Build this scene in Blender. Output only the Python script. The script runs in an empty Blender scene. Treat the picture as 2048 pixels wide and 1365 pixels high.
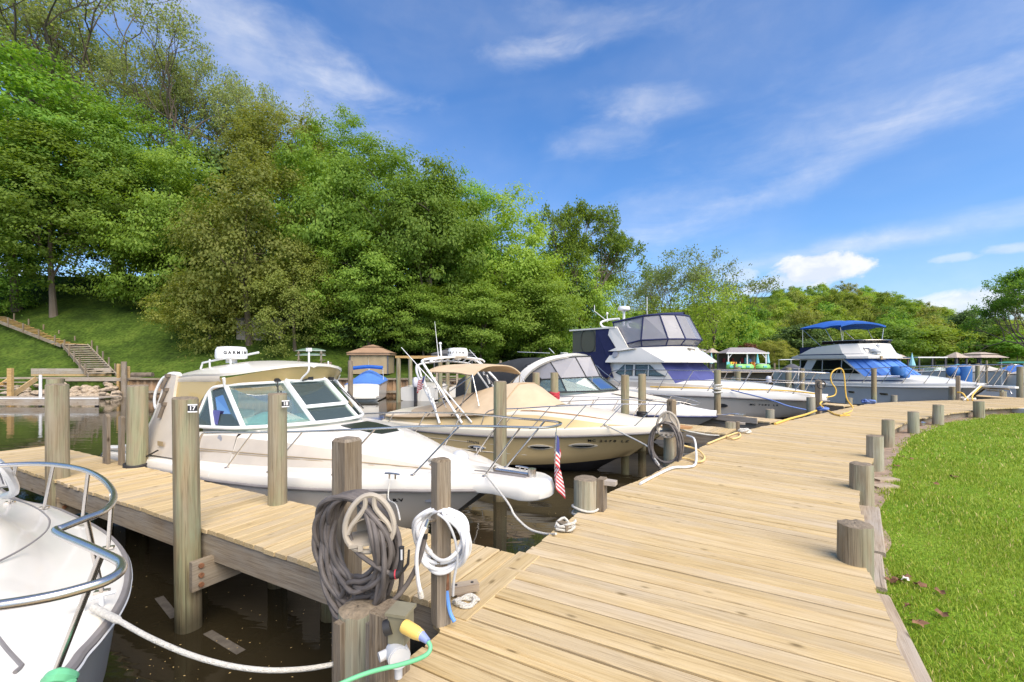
import bpy, math, random
import numpy as np
from mathutils import Vector, Matrix
random.seed(7)
rng = np.random.default_rng(11)
S = bpy.context.scene
COL = S.collection
R = math.radians
PI = math.pi

# ------------------------------------------------------------------ camera
F, H0, HC = 900.0, 725.0, 1.55            # focal length in pixels of a 2048 px frame, horizon row, eye height over the deck
cam_d = bpy.data.cameras.new('camera')
cam = bpy.data.objects.new('camera', cam_d)
COL.objects.link(cam)
cam_d.sensor_width = 36.0
cam_d.lens = F * 36.0 / 2048.0
cam_d.shift_y = (H0 - 682.5) / 2048.0
cam_d.clip_start = 0.05
cam_d.clip_end = 4000
cam.location = (0, 0, HC)
cam.rotation_euler = (R(90), 0, 0)
S.camera = cam

# ------------------------------------------------------------------ light
SUN_EL, SUN_AZ = R(50), R(148)            # azimuth measured from +Y towards +X
world = bpy.data.worlds.new('World')
S.world = world
world.use_nodes = True
sun_d = bpy.data.lights.new('sun', 'SUN')
sun_d.energy = 2.7
sun_d.angle = R(60)
sun_d.color = (1.0, 0.88, 0.70)
sun = bpy.data.objects.new('sun', sun_d)
COL.objects.link(sun)
sd = Vector((math.sin(SUN_AZ) * math.cos(SUN_EL), math.cos(SUN_AZ) * math.cos(SUN_EL), math.sin(SUN_EL)))
sun.rotation_euler = sd.to_track_quat('Z', 'Y').to_euler()
sun.location = (20, -10, 40)
S.view_settings.view_transform = 'Standard'
S.view_settings.look = 'None'
S.view_settings.gamma = 1.0
S.view_settings.use_curve_mapping = False
S.view_settings.exposure = 0.94
SKY_STRENGTH = 0.122


def build_world():
    nt = world.node_tree
    N, Lk = nt.nodes, nt.links
    N.clear()
    out = N.new('ShaderNodeOutputWorld')
    bg = N.new('ShaderNodeBackground')
    bg.inputs['Strength'].default_value = SKY_STRENGTH
    sky = N.new('ShaderNodeTexSky')
    sky.sky_type = 'NISHITA'
    sky.sun_disc = False
    sky.sun_elevation = SUN_EL
    sky.sun_rotation = SUN_AZ
    sky.altitude = 0
    sky.air_density = 1.0
    sky.dust_density = 1.6
    sky.ozone_density = 5.0
    tc = N.new('ShaderNodeTexCoord')
    sep = N.new('ShaderNodeSeparateXYZ')
    Lk.new(tc.outputs['Generated'], sep.inputs[0])

    def m(op, a, b=None, c=None):
        n = N.new('ShaderNodeMath')
        n.operation = op
        for i, x in enumerate((a, b, c)):
            if x is None:
                continue
            if isinstance(x, (int, float)):
                n.inputs[i].default_value = x
            else:
                Lk.new(x, n.inputs[i])
        return n.outputs[0]
    az = m('ARCTAN2', sep.outputs[0], sep.outputs[1])
    el = m('ARCSINE', sep.outputs[2])
    comb = N.new('ShaderNodeCombineXYZ')
    Lk.new(az, comb.inputs[0])
    Lk.new(el, comb.inputs[1])
    # fibres for the cirrus, clumps for the cumulus
    def noise(scale, det, rough, dist, sx, sy, rot):
        mp = N.new('ShaderNodeMapping')
        mp.inputs['Rotation'].default_value = (0, 0, rot)
        mp.inputs['Scale'].default_value = (sx, sy, 1)
        Lk.new(comb.outputs[0], mp.inputs[0])
        n = N.new('ShaderNodeTexNoise')
        n.inputs['Scale'].default_value = scale
        n.inputs['Detail'].default_value = det
        n.inputs['Roughness'].default_value = rough
        n.inputs['Distortion'].default_value = dist
        Lk.new(mp.outputs[0], n.inputs['Vector'])
        return n.outputs[0]
    fib = noise(3.6, 8, 0.62, 0.8, 0.8, 7.0, R(-16))
    soft = noise(2.0, 4, 0.5, 0.4, 1.0, 2.2, R(-10))
    lump = noise(16, 6, 0.6, 0.2, 1.0, 1.5, 0)

    warp = noise(5.5, 5, 0.6, 0.5, 1.0, 2.6, R(-12))

    def blob(u, v, su, sv, rot, w, sharp=1.0, wobble=None, wk=2.4):
        x, z = (u - 1024) / F, (H0 - v) / F
        a0 = math.atan2(x, 1)
        e0 = math.asin(z / math.sqrt(1 + x * x + z * z))
        mp = N.new('ShaderNodeMapping')
        mp.vector_type = 'TEXTURE'
        mp.inputs['Location'].default_value = (a0, e0, 0)
        mp.inputs['Rotation'].default_value = (0, 0, rot)
        mp.inputs['Scale'].default_value = (su / F, sv / F, 1)
        Lk.new(comb.outputs[0], mp.inputs[0])
        ln = N.new('ShaderNodeVectorMath')
        ln.operation = 'LENGTH'
        Lk.new(mp.outputs[0], ln.inputs[0])
        d = ln.outputs['Value']
        if wobble is not None:
            d = m('ADD', d, m('MULTIPLY', m('SUBTRACT', wobble, 0.5), wk))
        mr = N.new('ShaderNodeMapRange')
        mr.interpolation_type = 'SMOOTHSTEP'
        mr.inputs['From Min'].default_value = 1.0 + 0.35 * sharp
        mr.inputs['From Max'].default_value = max(0.0, 1.0 - sharp)
        mr.inputs['To Min'].default_value = 0
        mr.inputs['To Max'].default_value = w
        Lk.new(d, mr.inputs['Value'])
        return mr.outputs[0]
    cir = None
    for b in [(470, 80, 300, 85, -0.34, 0.72), (720, 178, 120, 26, -0.05, 0.75), (1070, 103, 95, 22, 0.0, 0.7), (1300, 205, 115, 30, -0.1, 0.6),
              (1215, 278, 100, 36, 0.05, 0.55), (1720, 300, 560, 30, 0.30, 0.5), (1400, 385, 420, 50, 0.20, 0.30), (1900, 455, 300, 20, 0.08, 0.5),
              (1560, 520, 230, 14, 0.06, 0.5), (1800, 140, 380, 70, 0.25, 0.22), (1190, 45, 150, 34, -0.1, 0.4), (1650, 640, 700, 60, 0.0, 0.08)]:
        o = blob(*b, 1.0, warp, 2.2)
        cir = o if cir is None else m('ADD', cir, o)
    tex = m('ADD', m('MULTIPLY', fib, 0.95), m('MULTIPLY', soft, 0.75))
    tex = m('SUBTRACT', tex, 0.22)
    cir = m('MULTIPLY', m('MULTIPLY', cir, tex), 0.72)
    wide = N.new('ShaderNodeMapRange')
    wide.inputs['From Min'].default_value = 0.40
    wide.inputs['From Max'].default_value = 0.80
    wide.inputs['To Max'].default_value = 0.20
    Lk.new(soft, wide.inputs['Value'])
    cir = m('ADD', cir, wide.outputs[0])
    cu = None
    for b in [(1635, 540, 72, 30, 0.0, 0.92, 0.35, lump, 1.6), (1570, 566, 75, 18, 0.1, 0.7, 0.5, lump, 1.6), (1480, 553, 40, 15, 0.0, 0.5, 0.6, lump), (1960, 608, 80, 26, 0.1, 0.75, 0.5, lump, 1.6),
              (2030, 497, 36, 8, 0.0, 0.45, 0.6, lump, 1.6), (1910, 517, 32, 6, 0.0, 0.4, 0.7, lump), (2190, 600, 110, 35, 0.0, 0.75, 0.5, lump, 1.6), (-150, 560, 150, 40, 0.0, 0.85, 0.5, lump)]:
        o = blob(*b)
        cu = o if cu is None else m('MAXIMUM', cu, o)
    fac = m('MAXIMUM', cir, cu)
    clampn = N.new('ShaderNodeClamp')
    clampn.inputs['Max'].default_value = 0.97
    Lk.new(fac, clampn.inputs[0])
    mix = N.new('ShaderNodeMix')
    mix.data_type = 'RGBA'
    Lk.new(clampn.outputs[0], mix.inputs[0])
    hs = N.new('ShaderNodeHueSaturation')
    hs.inputs['Saturation'].default_value = 1.20
    hs.inputs['Hue'].default_value = 0.504
    Lk.new(sky.outputs[0], hs.inputs['Color'])
    Lk.new(hs.outputs[0], mix.inputs[6])
    cm = N.new('ShaderNodeMix')
    cm.data_type = 'RGBA'
    cmr = N.new('ShaderNodeMapRange')
    cmr.inputs['From Min'].default_value = 0.38
    cmr.inputs['From Max'].default_value = 0.58
    Lk.new(lump, cmr.inputs['Value'])
    Lk.new(cmr.outputs[0], cm.inputs[0])
    cm.inputs[6].default_value = (4.5, 4.5, 4.6, 1)
    cm.inputs[7].default_value = (3.5, 3.75, 4.3, 1)
    Lk.new(cm.outputs[2], mix.inputs[7])
    Lk.new(mix.outputs[2], bg.inputs['Color'])
    Lk.new(bg.outputs[0], out.inputs[0])


build_world()


# ------------------------------------------------------------------ helpers
def at(u, v, z=0.0):
    """world point at height z seen at pixel (u, v) of the 2048 px photograph"""
    D = (HC - z) * F / (v - H0)
    return Vector(((u - 1024) / F * D, D, z))


def atd(u, v, D):
    return Vector(((u - 1024) / F * D, D, HC - (v - H0) * D / F))


def tag(o, label=None, cat=None, group=None, kind=None):
    if label:
        o['label'] = label
    if cat:
        o['category'] = cat
    if group:
        o['group'] = group
    if kind:
        o['kind'] = kind
    return o


def thing(name, label, cat, loc=(0, 0, 0), rz=0.0, group=None, kind=None):
    o = bpy.data.objects.new(name, None)
    o.empty_display_size = 0.2
    COL.objects.link(o)
    o.location = loc
    o.rotation_euler = (0, 0, rz)
    return tag(o, label, cat, group, kind)


def copy_tree(o, parent=None):
    c = o.copy()
    COL.objects.link(c)
    if parent is not None:
        c.parent = parent
    for ch in list(o.children):
        copy_tree(ch, c)
    return c


class MB:
    """collects faces and links them as ONE mesh object"""

    def __init__(s):
        s.v, s.f, s.m, s.s = [], [], [], []

    def add(s, vs, fs, mat=0, smooth=False):
        o = len(s.v)
        s.v += [tuple(p) for p in vs]
        for f in fs:
            s.f.append(tuple(i + o for i in f))
            s.m.append(mat)
            s.s.append(smooth)
        return s

    def box(s, c, d, rz=0.0, mat=0, top=1.0):
        x, y, z = d[0] / 2, d[1] / 2, d[2] / 2
        ca, sa = math.cos(rz), math.sin(rz)
        vs = []
        for dz in (-z, z):
            k = 1.0 if dz < 0 else top
            for dx, dy in ((-x, -y), (x, -y), (x, y), (-x, y)):
                dx, dy = dx * k, dy * k
                vs.append((c[0] + dx * ca - dy * sa, c[1] + dx * sa + dy * ca, c[2] + dz))
        return s.add(vs, [(3, 2, 1, 0), (4, 5, 6, 7), (0, 1, 5, 4), (1, 2, 6, 5), (2, 3, 7, 6), (3, 0, 4, 7)], mat)

    def beam(s, p, q, w, h, mat=0, up=(0, 0, 1), ch=0.0):
        p, q, up = Vector(p), Vector(q), Vector(up)
        d = (q - p).normalized()
        a = d.cross(up)
        if a.length < 1e-4:
            a = d.cross(Vector((1, 0, 0)))
        a.normalize()
        b = a.cross(d).normalized()
        w, h = w / 2, h / 2
        if ch:
            pr = [(-w, -h), (w, -h), (w, h - ch), (w - ch, h), (-w + ch, h), (-w, h - ch)]
        else:
            pr = [(-w, -h), (w, -h), (w, h), (-w, h)]
        n = len(pr)
        vs = [e + a * x + b * y for e in (p, q) for x, y in pr]
        fs = [(i, (i + 1) % n, n + (i + 1) % n, n + i) for i in range(n)] + [tuple(range(n - 1, -1, -1)), tuple(range(n, 2 * n))]
        return s.add(vs, fs, mat)

    def tube(s, path, r, n=8, mat=0, closed=False, caps=True, smooth=True):
        P = [Vector(p) for p in path]
        k = len(P)
        rr = [r] * k if isinstance(r, (int, float)) else list(r)
        vs = []
        prev = None
        for i in range(k):
            if closed:
                t = P[(i + 1) % k] - P[i - 1]
            else:
                t = P[min(i + 1, k - 1)] - P[max(i - 1, 0)]
            if t.length < 1e-9:
                t = Vector((0, 0, 1))
            t.normalize()
            if prev is None:
                a = t.cross(Vector((0, 0, 1)))
                if a.length < 0.05:
                    a = t.cross(Vector((1, 0, 0)))
            else:
                a = prev - t * prev.dot(t)
                if a.length < 1e-5:
                    a = t.cross(Vector((1, 0, 0)))
            a.normalize()
            prev = a
            b = t.cross(a)
            for j in range(n):
                th = 2 * PI * j / n
                vs.append(P[i] + (a * math.cos(th) + b * math.sin(th)) * rr[i])
        fs = []
        for i in range(k if closed else k - 1):
            i2 = (i + 1) % k
            for j in range(n):
                fs.append((i * n + j, i * n + (j + 1) % n, i2 * n + (j + 1) % n, i2 * n + j))
        s.add(vs, fs, mat, smooth)
        if caps and not closed:
            s.add(vs[:n], [tuple(range(n - 1, -1, -1))], mat)
            s.add(vs[-n:], [tuple(range(n))], mat)
        return s

    def loft(s, rings, mat=0, closed=False, smooth=True, mats=None, cap0=False, cap1=False):
        n = len(rings[0])
        vs = [p for r in rings for p in r]
        o = len(s.v)
        s.v += [tuple(p) for p in vs]
        for i in range(len(rings) - 1):
            for j in range(n if closed else n - 1):
                j2 = (j + 1) % n
                s.f.append((o + i * n + j, o + i * n + j2, o + (i + 1) * n + j2, o + (i + 1) * n + j))
                s.m.append(mats[j] if mats else mat)
                s.s.append(smooth)
        if cap0:
            s.add(rings[0], [tuple(range(n - 1, -1, -1))], mat)
        if cap1:
            s.add(rings[-1], [tuple(range(n))], mat)
        return s

    def lathe(s, prof, c=(0, 0, 0), n=16, mat=0, smooth=True, cap=True, jit=0.0, rs=None):
        rings = []
        for r, z in prof:
            rings.append([(c[0] + r * math.cos(2 * PI * j / n) * (1 + jit * (0 if rs is None else rs[j])), c[1] + r * math.sin(2 * PI * j / n) * (1 + jit * (0 if rs is None else rs[j])), c[2] + z) for j in range(n)])
        s.loft(rings, mat, True, smooth)
        if cap:
            s.add(rings[0], [tuple(range(n - 1, -1, -1))], mat)
            s.add(rings[-1], [tuple(range(n))], mat)
        return s

    def prism(s, poly, z0, z1, mat=0):
        n = len(poly)
        vs = [(x, y, z0) for x, y in poly] + [(x, y, z1) for x, y in poly]
        return s.add(vs, [tuple(range(n - 1, -1, -1)), tuple(range(n, 2 * n))] + [(i, (i + 1) % n, n + (i + 1) % n, n + i) for i in range(n)], mat)

    def plate(s, pts, t=0.01, mat=0):
        P = [Vector(p) for p in pts]
        nrm = Vector((0, 0, 0))
        for i in range(len(P)):
            nrm += P[i].cross(P[(i + 1) % len(P)])
        nrm.normalize()
        n = len(P)
        vs = [p - nrm * t / 2 for p in P] + [p + nrm * t / 2 for p in P]
        return s.add(vs, [tuple(range(n - 1, -1, -1)), tuple(range(n, 2 * n))] + [(i, (i + 1) % n, n + (i + 1) % n, n + i) for i in range(n)], mat)

    def ell(s, c, r, nu=12, nv=8, mat=0, v0=-PI / 2, v1=PI / 2):
        rings = []
        for i in range(nv + 1):
            a = v0 + (v1 - v0) * i / nv
            ca = max(math.cos(a), 0.002)
            rings.append([(c[0] + r[0] * ca * math.cos(2 * PI * j / nu), c[1] + r[1] * ca * math.sin(2 * PI * j / nu), c[2] + r[2] * math.sin(a)) for j in range(nu)])
        return s.loft(rings, mat, True, True)

    def mesh(s, name, mats, sharp=38):
        me = bpy.data.meshes.new(name)
        me.from_pydata(s.v, [], s.f)
        if not isinstance(mats, (list, tuple)):
            mats = [mats]
        for x in mats:
            me.materials.append(M[x] if isinstance(x, str) else x)
        me.polygons.foreach_set('material_index', s.m)
        me.polygons.foreach_set('use_smooth', s.s)
        if any(s.s):
            me.set_sharp_from_angle(angle=R(sharp))
        me.update()
        return me

    def build(s, name, mats, parent=None, sharp=38, loc=None, rz=None):
        o = bpy.data.objects.new(name, s.mesh(name, mats, sharp))
        COL.objects.link(o)
        if parent is not None:
            o.parent = parent
        if loc is not None:
            o.location = loc
        if rz is not None:
            o.rotation_euler = (0, 0, rz)
        return o


def smooth_path(pts, n=6, closed=False):
    """Catmull-Rom through the points"""
    P = [Vector(p) for p in pts]
    k = len(P)
    out = []
    rngi = range(k) if closed else range(k - 1)
    for i in rngi:
        if closed:
            a, b, c, d = P[i - 1], P[i], P[(i + 1) % k], P[(i + 2) % k]
        else:
            a, b, c, d = P[max(i - 1, 0)], P[i], P[i + 1], P[min(i + 2, k - 1)]
        for j in range(n):
            t = j / n
            out.append(0.5 * ((2 * b) + (c - a) * t + (2 * a - 5 * b + 4 * c - d) * t * t + (3 * b - a - 3 * c + d) * t ** 3))
    if not closed:
        out.append(P[-1])
    return out


def interp(xs, ys):
    xs, ys = list(xs), list(ys)
    return lambda x: float(np.interp(x, xs, ys))


def text(name, body, size, parent, loc, rot, mat, extrude=0.002, align='CENTER', bold=0.0, sx=1.0):
    c = bpy.data.curves.new(name, 'FONT')
    c.body = body
    c.size = size
    c.align_x = align
    c.align_y = 'CENTER'
    c.extrude = extrude
    c.offset = bold
    c.resolution_u = 3
    c.materials.append(M[mat])
    tmp = bpy.data.objects.new(name, c)
    me = bpy.data.meshes.new_from_object(tmp)
    me.name = name
    bpy.data.objects.remove(tmp)
    bpy.data.curves.remove(c)
    o = bpy.data.objects.new(name, me)
    COL.objects.link(o)
    o.parent = parent
    o.location = loc
    o.rotation_euler = rot
    o.scale = (sx, 1, 1)
    return o


# ------------------------------------------------------------------ materials
M = {}


def new_mat(name):
    m = bpy.data.materials.new(name)
    m.use_nodes = True
    nt = m.node_tree
    b = nt.nodes['Principled BSDF']
    M[name] = m
    return m, nt, b


def plain(name, col, rough=0.5, metal=0.0, spec=0.5, var=0.06, scale=6.0, bump=0.0, bscale=40.0, coat=0.0, sub=None):
    """Principled with a little large-scale mottling and optional fine relief"""
    m, nt, b = new_mat(name)
    b.inputs['Roughness'].default_value = rough
    b.inputs['Metallic'].default_value = metal
    b.inputs['Specular IOR Level'].default_value = spec
    b.inputs['Coat Weight'].default_value = coat
    N, Lk = nt.nodes, nt.links
    tc = N.new('ShaderNodeTexCoord')
    if var:
        n = N.new('ShaderNodeTexNoise')
        n.inputs['Scale'].default_value = scale
        n.inputs['Detail'].default_value = 5
        Lk.new(tc.outputs['Object'], n.inputs['Vector'])
        mr = N.new('ShaderNodeMapRange')
        mr.inputs['From Min'].default_value = 0.3
        mr.inputs['From Max'].default_value = 0.7
        mr.inputs['To Min'].default_value = 1 - var
        mr.inputs['To Max'].default_value = 1 + var
        Lk.new(n.outputs[0], mr.inputs[0])
        mx = N.new('ShaderNodeVectorMath')
        mx.operation = 'SCALE'
        mx.inputs[0].default_value = col[:3]
        Lk.new(mr.outputs[0], mx.inputs['Scale'])
        Lk.new(mx.outputs[0], b.inputs['Base Color'])
    else:
        b.inputs['Base Color'].default_value = (*col[:3], 1)
    if bump:
        n = N.new('ShaderNodeTexNoise')
        n.inputs['Scale'].default_value = bscale
        n.inputs['Detail'].default_value = 4
        Lk.new(tc.outputs['Object'], n.inputs['Vector'])
        bp = N.new('ShaderNodeBump')
        bp.inputs['Strength'].default_value = bump
        bp.inputs['Distance'].default_value = 0.02
        Lk.new(n.outputs[0], bp.inputs['Height'])
        Lk.new(bp.outputs[0], b.inputs['Normal'])
    return m


def wood(name, light, dark, grey, axis='X', green=None, rough=0.85, knots=True, greymix=0.45, gscale=1.0, crack=0.5):
    """weathered timber: grain along one local axis, knots, grey bleaching, each piece different"""
    m, nt, b = new_mat(name)
    N, Lk = nt.nodes, nt.links
    b.inputs['Roughness'].default_value = rough
    b.inputs['Specular IOR Level'].default_value = 0.25
    tc = N.new('ShaderNodeTexCoord')
    oi = N.new('ShaderNodeObjectInfo')
    rv = N.new('ShaderNodeCombineXYZ')
    for i, k in enumerate((37.0, 91.0, 53.0)):
        mm = N.new('ShaderNodeMath')
        mm.operation = 'MULTIPLY'
        mm.inputs[1].default_value = k
        Lk.new(oi.outputs['Random'], mm.inputs[0])
        Lk.new(mm.outputs[0], rv.inputs[i])
    ad = N.new('ShaderNodeVectorMath')
    Lk.new(tc.outputs['Object'], ad.inputs[0])
    Lk.new(rv.outputs[0], ad.inputs[1])

    def noise(scale3, detail=5, dist=0.0, rough_=0.6):
        mp = N.new('ShaderNodeMapping')
        mp.inputs['Scale'].default_value = scale3
        Lk.new(ad.outputs[0], mp.inputs[0])
        n = N.new('ShaderNodeTexNoise')
        n.inputs['Scale'].default_value = 1.0
        n.inputs['Detail'].default_value = detail
        n.inputs['Roughness'].default_value = rough_
        n.inputs['Distortion'].default_value = dist
        Lk.new(mp.outputs[0], n.inputs['Vector'])
        return n.outputs[0]

    def sc(along, across):
        return (along, across, across) if axis == 'X' else (across, across, along)
    g = gscale
    grain = noise(sc(2.2 * g, 85 * g), 6, 1.0)
    broad = noise(sc(0.9 * g, 14 * g), 5, 1.0)
    blotch = noise(sc(1.2, 3.0), 4)

    def ramp(fac, stops):
        r = N.new('ShaderNodeValToRGB')
        e = r.color_ramp.elements
        while len(e) < len(stops):
            e.new(0.5)
        for q, (p, c) in zip(e, stops):
            q.position = p
            q.color = (*c, 1) if len(c) == 3 else c
        Lk.new(fac, r.inputs[0])
        return r.outputs[0]

    def mix(f, a, c, mode='MIX'):
        x = N.new('ShaderNodeMix')
        x.data_type = 'RGBA'
        x.blend_type = mode
        if isinstance(f, (int, float)):
            x.inputs[0].default_value = f
        else:
            Lk.new(f, x.inputs[0])
        for i, q in ((6, a), (7, c)):
            if isinstance(q, tuple):
                x.inputs[i].default_value = (*q, 1)
            else:
                Lk.new(q, x.inputs[i])
        return x.outputs[2]
    mid = tuple((p + q) / 2 for p, q in zip(light, dark))
    c = ramp(broad, [(0.30, dark), (0.48, mid), (0.62, light)])
    gf = ramp(grain, [(0.36, (0.60, 0.55, 0.50)), (0.52, (1, 1, 1))])
    c = mix(0.62 if axis == 'X' else 0.9, c, gf, 'MULTIPLY')
    # per piece: bleached to grey, a little lighter or darker
    pr = N.new('ShaderNodeMath')
    pr.operation = 'MULTIPLY_ADD'
    Lk.new(oi.outputs['Random'], pr.inputs[0])
    pr.inputs[1].default_value = 0.5
    pr.inputs[2].default_value = -0.33
    s2 = N.new('ShaderNodeMath')
    s2.operation = 'ADD'
    s2.use_clamp = True
    Lk.new(pr.outputs[0], s2.inputs[0])
    Lk.new(ramp(blotch, [(0.35, (0, 0, 0)), (0.7, (greymix * 1.6,) * 3)]), s2.inputs[1])
    c = mix(s2.outputs[0], c, mix(0.6, grey, gf, 'MULTIPLY'))
    hv = N.new('ShaderNodeHueSaturation')
    vv = N.new('ShaderNodeMath')
    vv.operation = 'FRACT'
    v2 = N.new('ShaderNodeMath')
    v2.operation = 'MULTIPLY'
    v2.inputs[1].default_value = 17.31
    Lk.new(oi.outputs['Random'], v2.inputs[0])
    Lk.new(v2.outputs[0], vv.inputs[0])
    v3 = N.new('ShaderNodeMapRange')
    v3.inputs['To Min'].default_value = 0.90
    v3.inputs['To Max'].default_value = 1.06
    Lk.new(vv.outputs[0], v3.inputs[0])
    Lk.new(v3.outputs[0], hv.inputs['Value'])
    Lk.new(c, hv.inputs['Color'])
    c = hv.outputs[0]
    if axis == 'Z' and green is not None:
        sx_ = N.new('ShaderNodeSeparateXYZ')
        Lk.new(tc.outputs['Object'], sx_.inputs[0])
        wz = N.new('ShaderNodeMath')
        wz.operation = 'MULTIPLY_ADD'
        Lk.new(blotch, wz.inputs[0])
        wz.inputs[1].default_value = -0.5
        Lk.new(sx_.outputs[2], wz.inputs[2])
        wr = N.new('ShaderNodeMapRange')
        wr.inputs['From Min'].default_value = -1.12
        wr.inputs['From Max'].default_value = -0.85
        wr.inputs['To Min'].default_value = 0.8
        wr.inputs['To Max'].default_value = 0.0
        Lk.new(wz.outputs[0], wr.inputs[0])
        stain = wr.outputs[0]
    else:
        stain = None
    if green is not None:
        gn = noise(sc(1.0, 6.0), 4, 0.3)
        c = mix(ramp(gn, [(0.42, (0, 0, 0)), (0.62, (0.75,) * 3)]), c, mix(0.5, green, gf, 'MULTIPLY'))
    hgt = grain
    if knots:
        mp = N.new('ShaderNodeMapping')
        mp.inputs['Scale'].default_value = sc(5.0, 12.0)
        Lk.new(ad.outputs[0], mp.inputs[0])
        vo = N.new('ShaderNodeTexVoronoi')
        vo.inputs['Scale'].default_value = 1.0
        Lk.new(mp.outputs[0], vo.inputs['Vector'])
        kn = ramp(vo.outputs['Distance'], [(0.07, (1, 1, 1)), (0.13, (0.75,) * 3), (0.20, (0.25,) * 3), (0.27, (0, 0, 0))])
        ks = N.new('ShaderNodeSeparateColor')
        Lk.new(vo.outputs['Color'], ks.inputs[0])
        kg = N.new('ShaderNodeMath')
        kg.operation = 'GREATER_THAN'
        kg.inputs[1].default_value = 0.80
        Lk.new(ks.outputs[0], kg.inputs[0])
        km = N.new('ShaderNodeMath')
        km.operation = 'MULTIPLY'
        Lk.new(kn, km.inputs[0])
        Lk.new(kg.outputs[0], km.inputs[1])
        kn = km.outputs[0]
        c = mix(kn, c, mix(0.8, tuple(x * 0.45 for x in dark), gf, 'MULTIPLY'))
    if crack:
        ck = noise(sc(1.3 * g, 60 * g), 3, 0.8)
        cf = ramp(ck, [(0.30, (crack,) * 3), (0.36, (0, 0, 0))])
        c = mix(cf, c, tuple(x * 0.25 for x in dark))
    if stain is not None:
        c = mix(stain, c, (0.055, 0.05, 0.03))
    Lk.new(c, b.inputs['Base Color'])
    bp = N.new('ShaderNodeBump')
    bp.inputs['Strength'].default_value = 0.5 if axis == 'X' else 0.9
    bp.inputs['Distance'].default_value = 0.006 if axis == 'X' else 0.012
    Lk.new(hgt, bp.inputs['Height'])
    Lk.new(bp.outputs[0], b.inputs['Normal'])
    return m


wood('deck_wood', (0.59, 0.455, 0.25), (0.50, 0.365, 0.175), (0.53, 0.445, 0.33), 'X', greymix=0.36, crack=0.45)
wood('beam_wood', (0.36, 0.29, 0.20), (0.20, 0.15, 0.10), (0.34, 0.31, 0.26), 'X', greymix=0.7)
wood('pile_wood', (0.37, 0.295, 0.175), (0.20, 0.15, 0.085), (0.33, 0.29, 0.21), 'Z', green=(0.28, 0.31, 0.19), greymix=0.6, gscale=0.5, knots=False, crack=0.85)
wood('stub_wood', (0.42, 0.35, 0.24), (0.24, 0.19, 0.12), (0.40, 0.37, 0.29), 'Z', green=(0.32, 0.33, 0.23), greymix=0.9, gscale=0.5, knots=False, crack=0.6)
wood('post_wood', (0.31, 0.245, 0.165), (0.18, 0.135, 0.09), (0.29, 0.255, 0.21), 'Z', greymix=0.6, gscale=1.0, crack=0.7)
wood('edge_wood', (0.46, 0.38, 0.28), (0.28, 0.21, 0.15), (0.42, 0.37, 0.31), 'X', greymix=0.9, crack=0.8)
wood('new_wood', (0.62, 0.42, 0.18), (0.45, 0.28, 0.11), (0.5, 0.4, 0.26), 'X', greymix=0.3)
wood('teak', (0.52, 0.28, 0.12), (0.36, 0.18, 0.07), (0.45, 0.3, 0.18), 'X', greymix=0.2, knots=False, crack=0.2)
plain('end_grain', (0.22, 0.175, 0.12), 0.9, var=0.3, scale=30, bump=0.6, bscale=60)
plain('gel_white', (0.80, 0.765, 0.69), 0.22, spec=0.5, var=0.03, scale=2.5, coat=0.2)
plain('gel_cream', (0.76, 0.69, 0.55), 0.28, spec=0.5, var=0.03, scale=2.5)
plain('nonskid', (0.56, 0.50, 0.42), 0.6, var=0.05, scale=4, bump=0.25, bscale=150)
plain('hull_shade_taupe', (0.76, 0.69, 0.59), 0.3, var=0.06, scale=1.5, coat=0.15)  # whitish hull below the rub rail; its shade is partly put into this colour
plain('hull_tan', (0.66, 0.50, 0.25), 0.25, var=0.05, scale=1.5, coat=0.2)
plain('hull_pale', (0.84, 0.78, 0.69), 0.3, var=0.05, scale=1.5)
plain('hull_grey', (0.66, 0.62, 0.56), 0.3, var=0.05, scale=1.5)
plain('rub_grey', (0.23, 0.21, 0.20), 0.5, var=0.1)
plain('bottom_black', (0.03, 0.03, 0.035), 0.5, var=0.2)
plain('line_tan', (0.36, 0.27, 0.15), 0.5, var=0)
plain('navy_stripe', (0.03, 0.04, 0.12), 0.4, var=0)
plain('steel', (0.64, 0.60, 0.55), 0.27, metal=0.95, var=0.05, scale=20)
plain('alu', (0.78, 0.78, 0.78), 0.38, metal=0.8, var=0.05, scale=20)
plain('white_paint', (0.80, 0.80, 0.78), 0.35, var=0.04, scale=8)
plain('canvas_tan', (0.56, 0.43, 0.28), 0.9, var=0.08, scale=3, bump=0.35, bscale=9)
plain('canvas_tan_dark', (0.42, 0.31, 0.19), 0.9, var=0.08, scale=3, bump=0.35, bscale=9)
plain('canvas_beige', (0.62, 0.56, 0.46), 0.85, var=0.05, scale=3, bump=0.3, bscale=7)
plain('canvas_black', (0.03, 0.032, 0.035), 0.85, var=0.15, scale=3, bump=0.35, bscale=8)
plain('canvas_navy', (0.018, 0.024, 0.085), 0.85, var=0.1, scale=3, bump=0.3, bscale=8)
plain('canvas_purple', (0.06, 0.07, 0.22), 0.85, var=0.08, scale=3, bump=0.3, bscale=6)
plain('canvas_blue', (0.012, 0.10, 0.42), 0.75, var=0.1, scale=3, bump=0.35, bscale=7)
plain('canvas_blue_light', (0.08, 0.21, 0.58), 0.8, var=0.1, scale=3, bump=0.35, bscale=7)
plain('canvas_green', (0.02, 0.18, 0.12), 0.85, var=0.1)
plain('black_rubber', (0.025, 0.024, 0.024), 0.55, var=0.15, scale=20)
plain('hose_black', (0.125, 0.108, 0.098), 0.6, var=0.3, scale=9, bump=0.15, bscale=30)
plain('hose_white', (0.76, 0.76, 0.76), 0.45, var=0.08, scale=12)
plain('hose_blue', (0.12, 0.30, 0.75), 0.45, var=0.05)
plain('cord_green', (0.16, 0.52, 0.26), 0.5, var=0.05)
plain('cord_yellow', (0.78, 0.50, 0.09), 0.5, var=0.12, scale=9)
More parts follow.
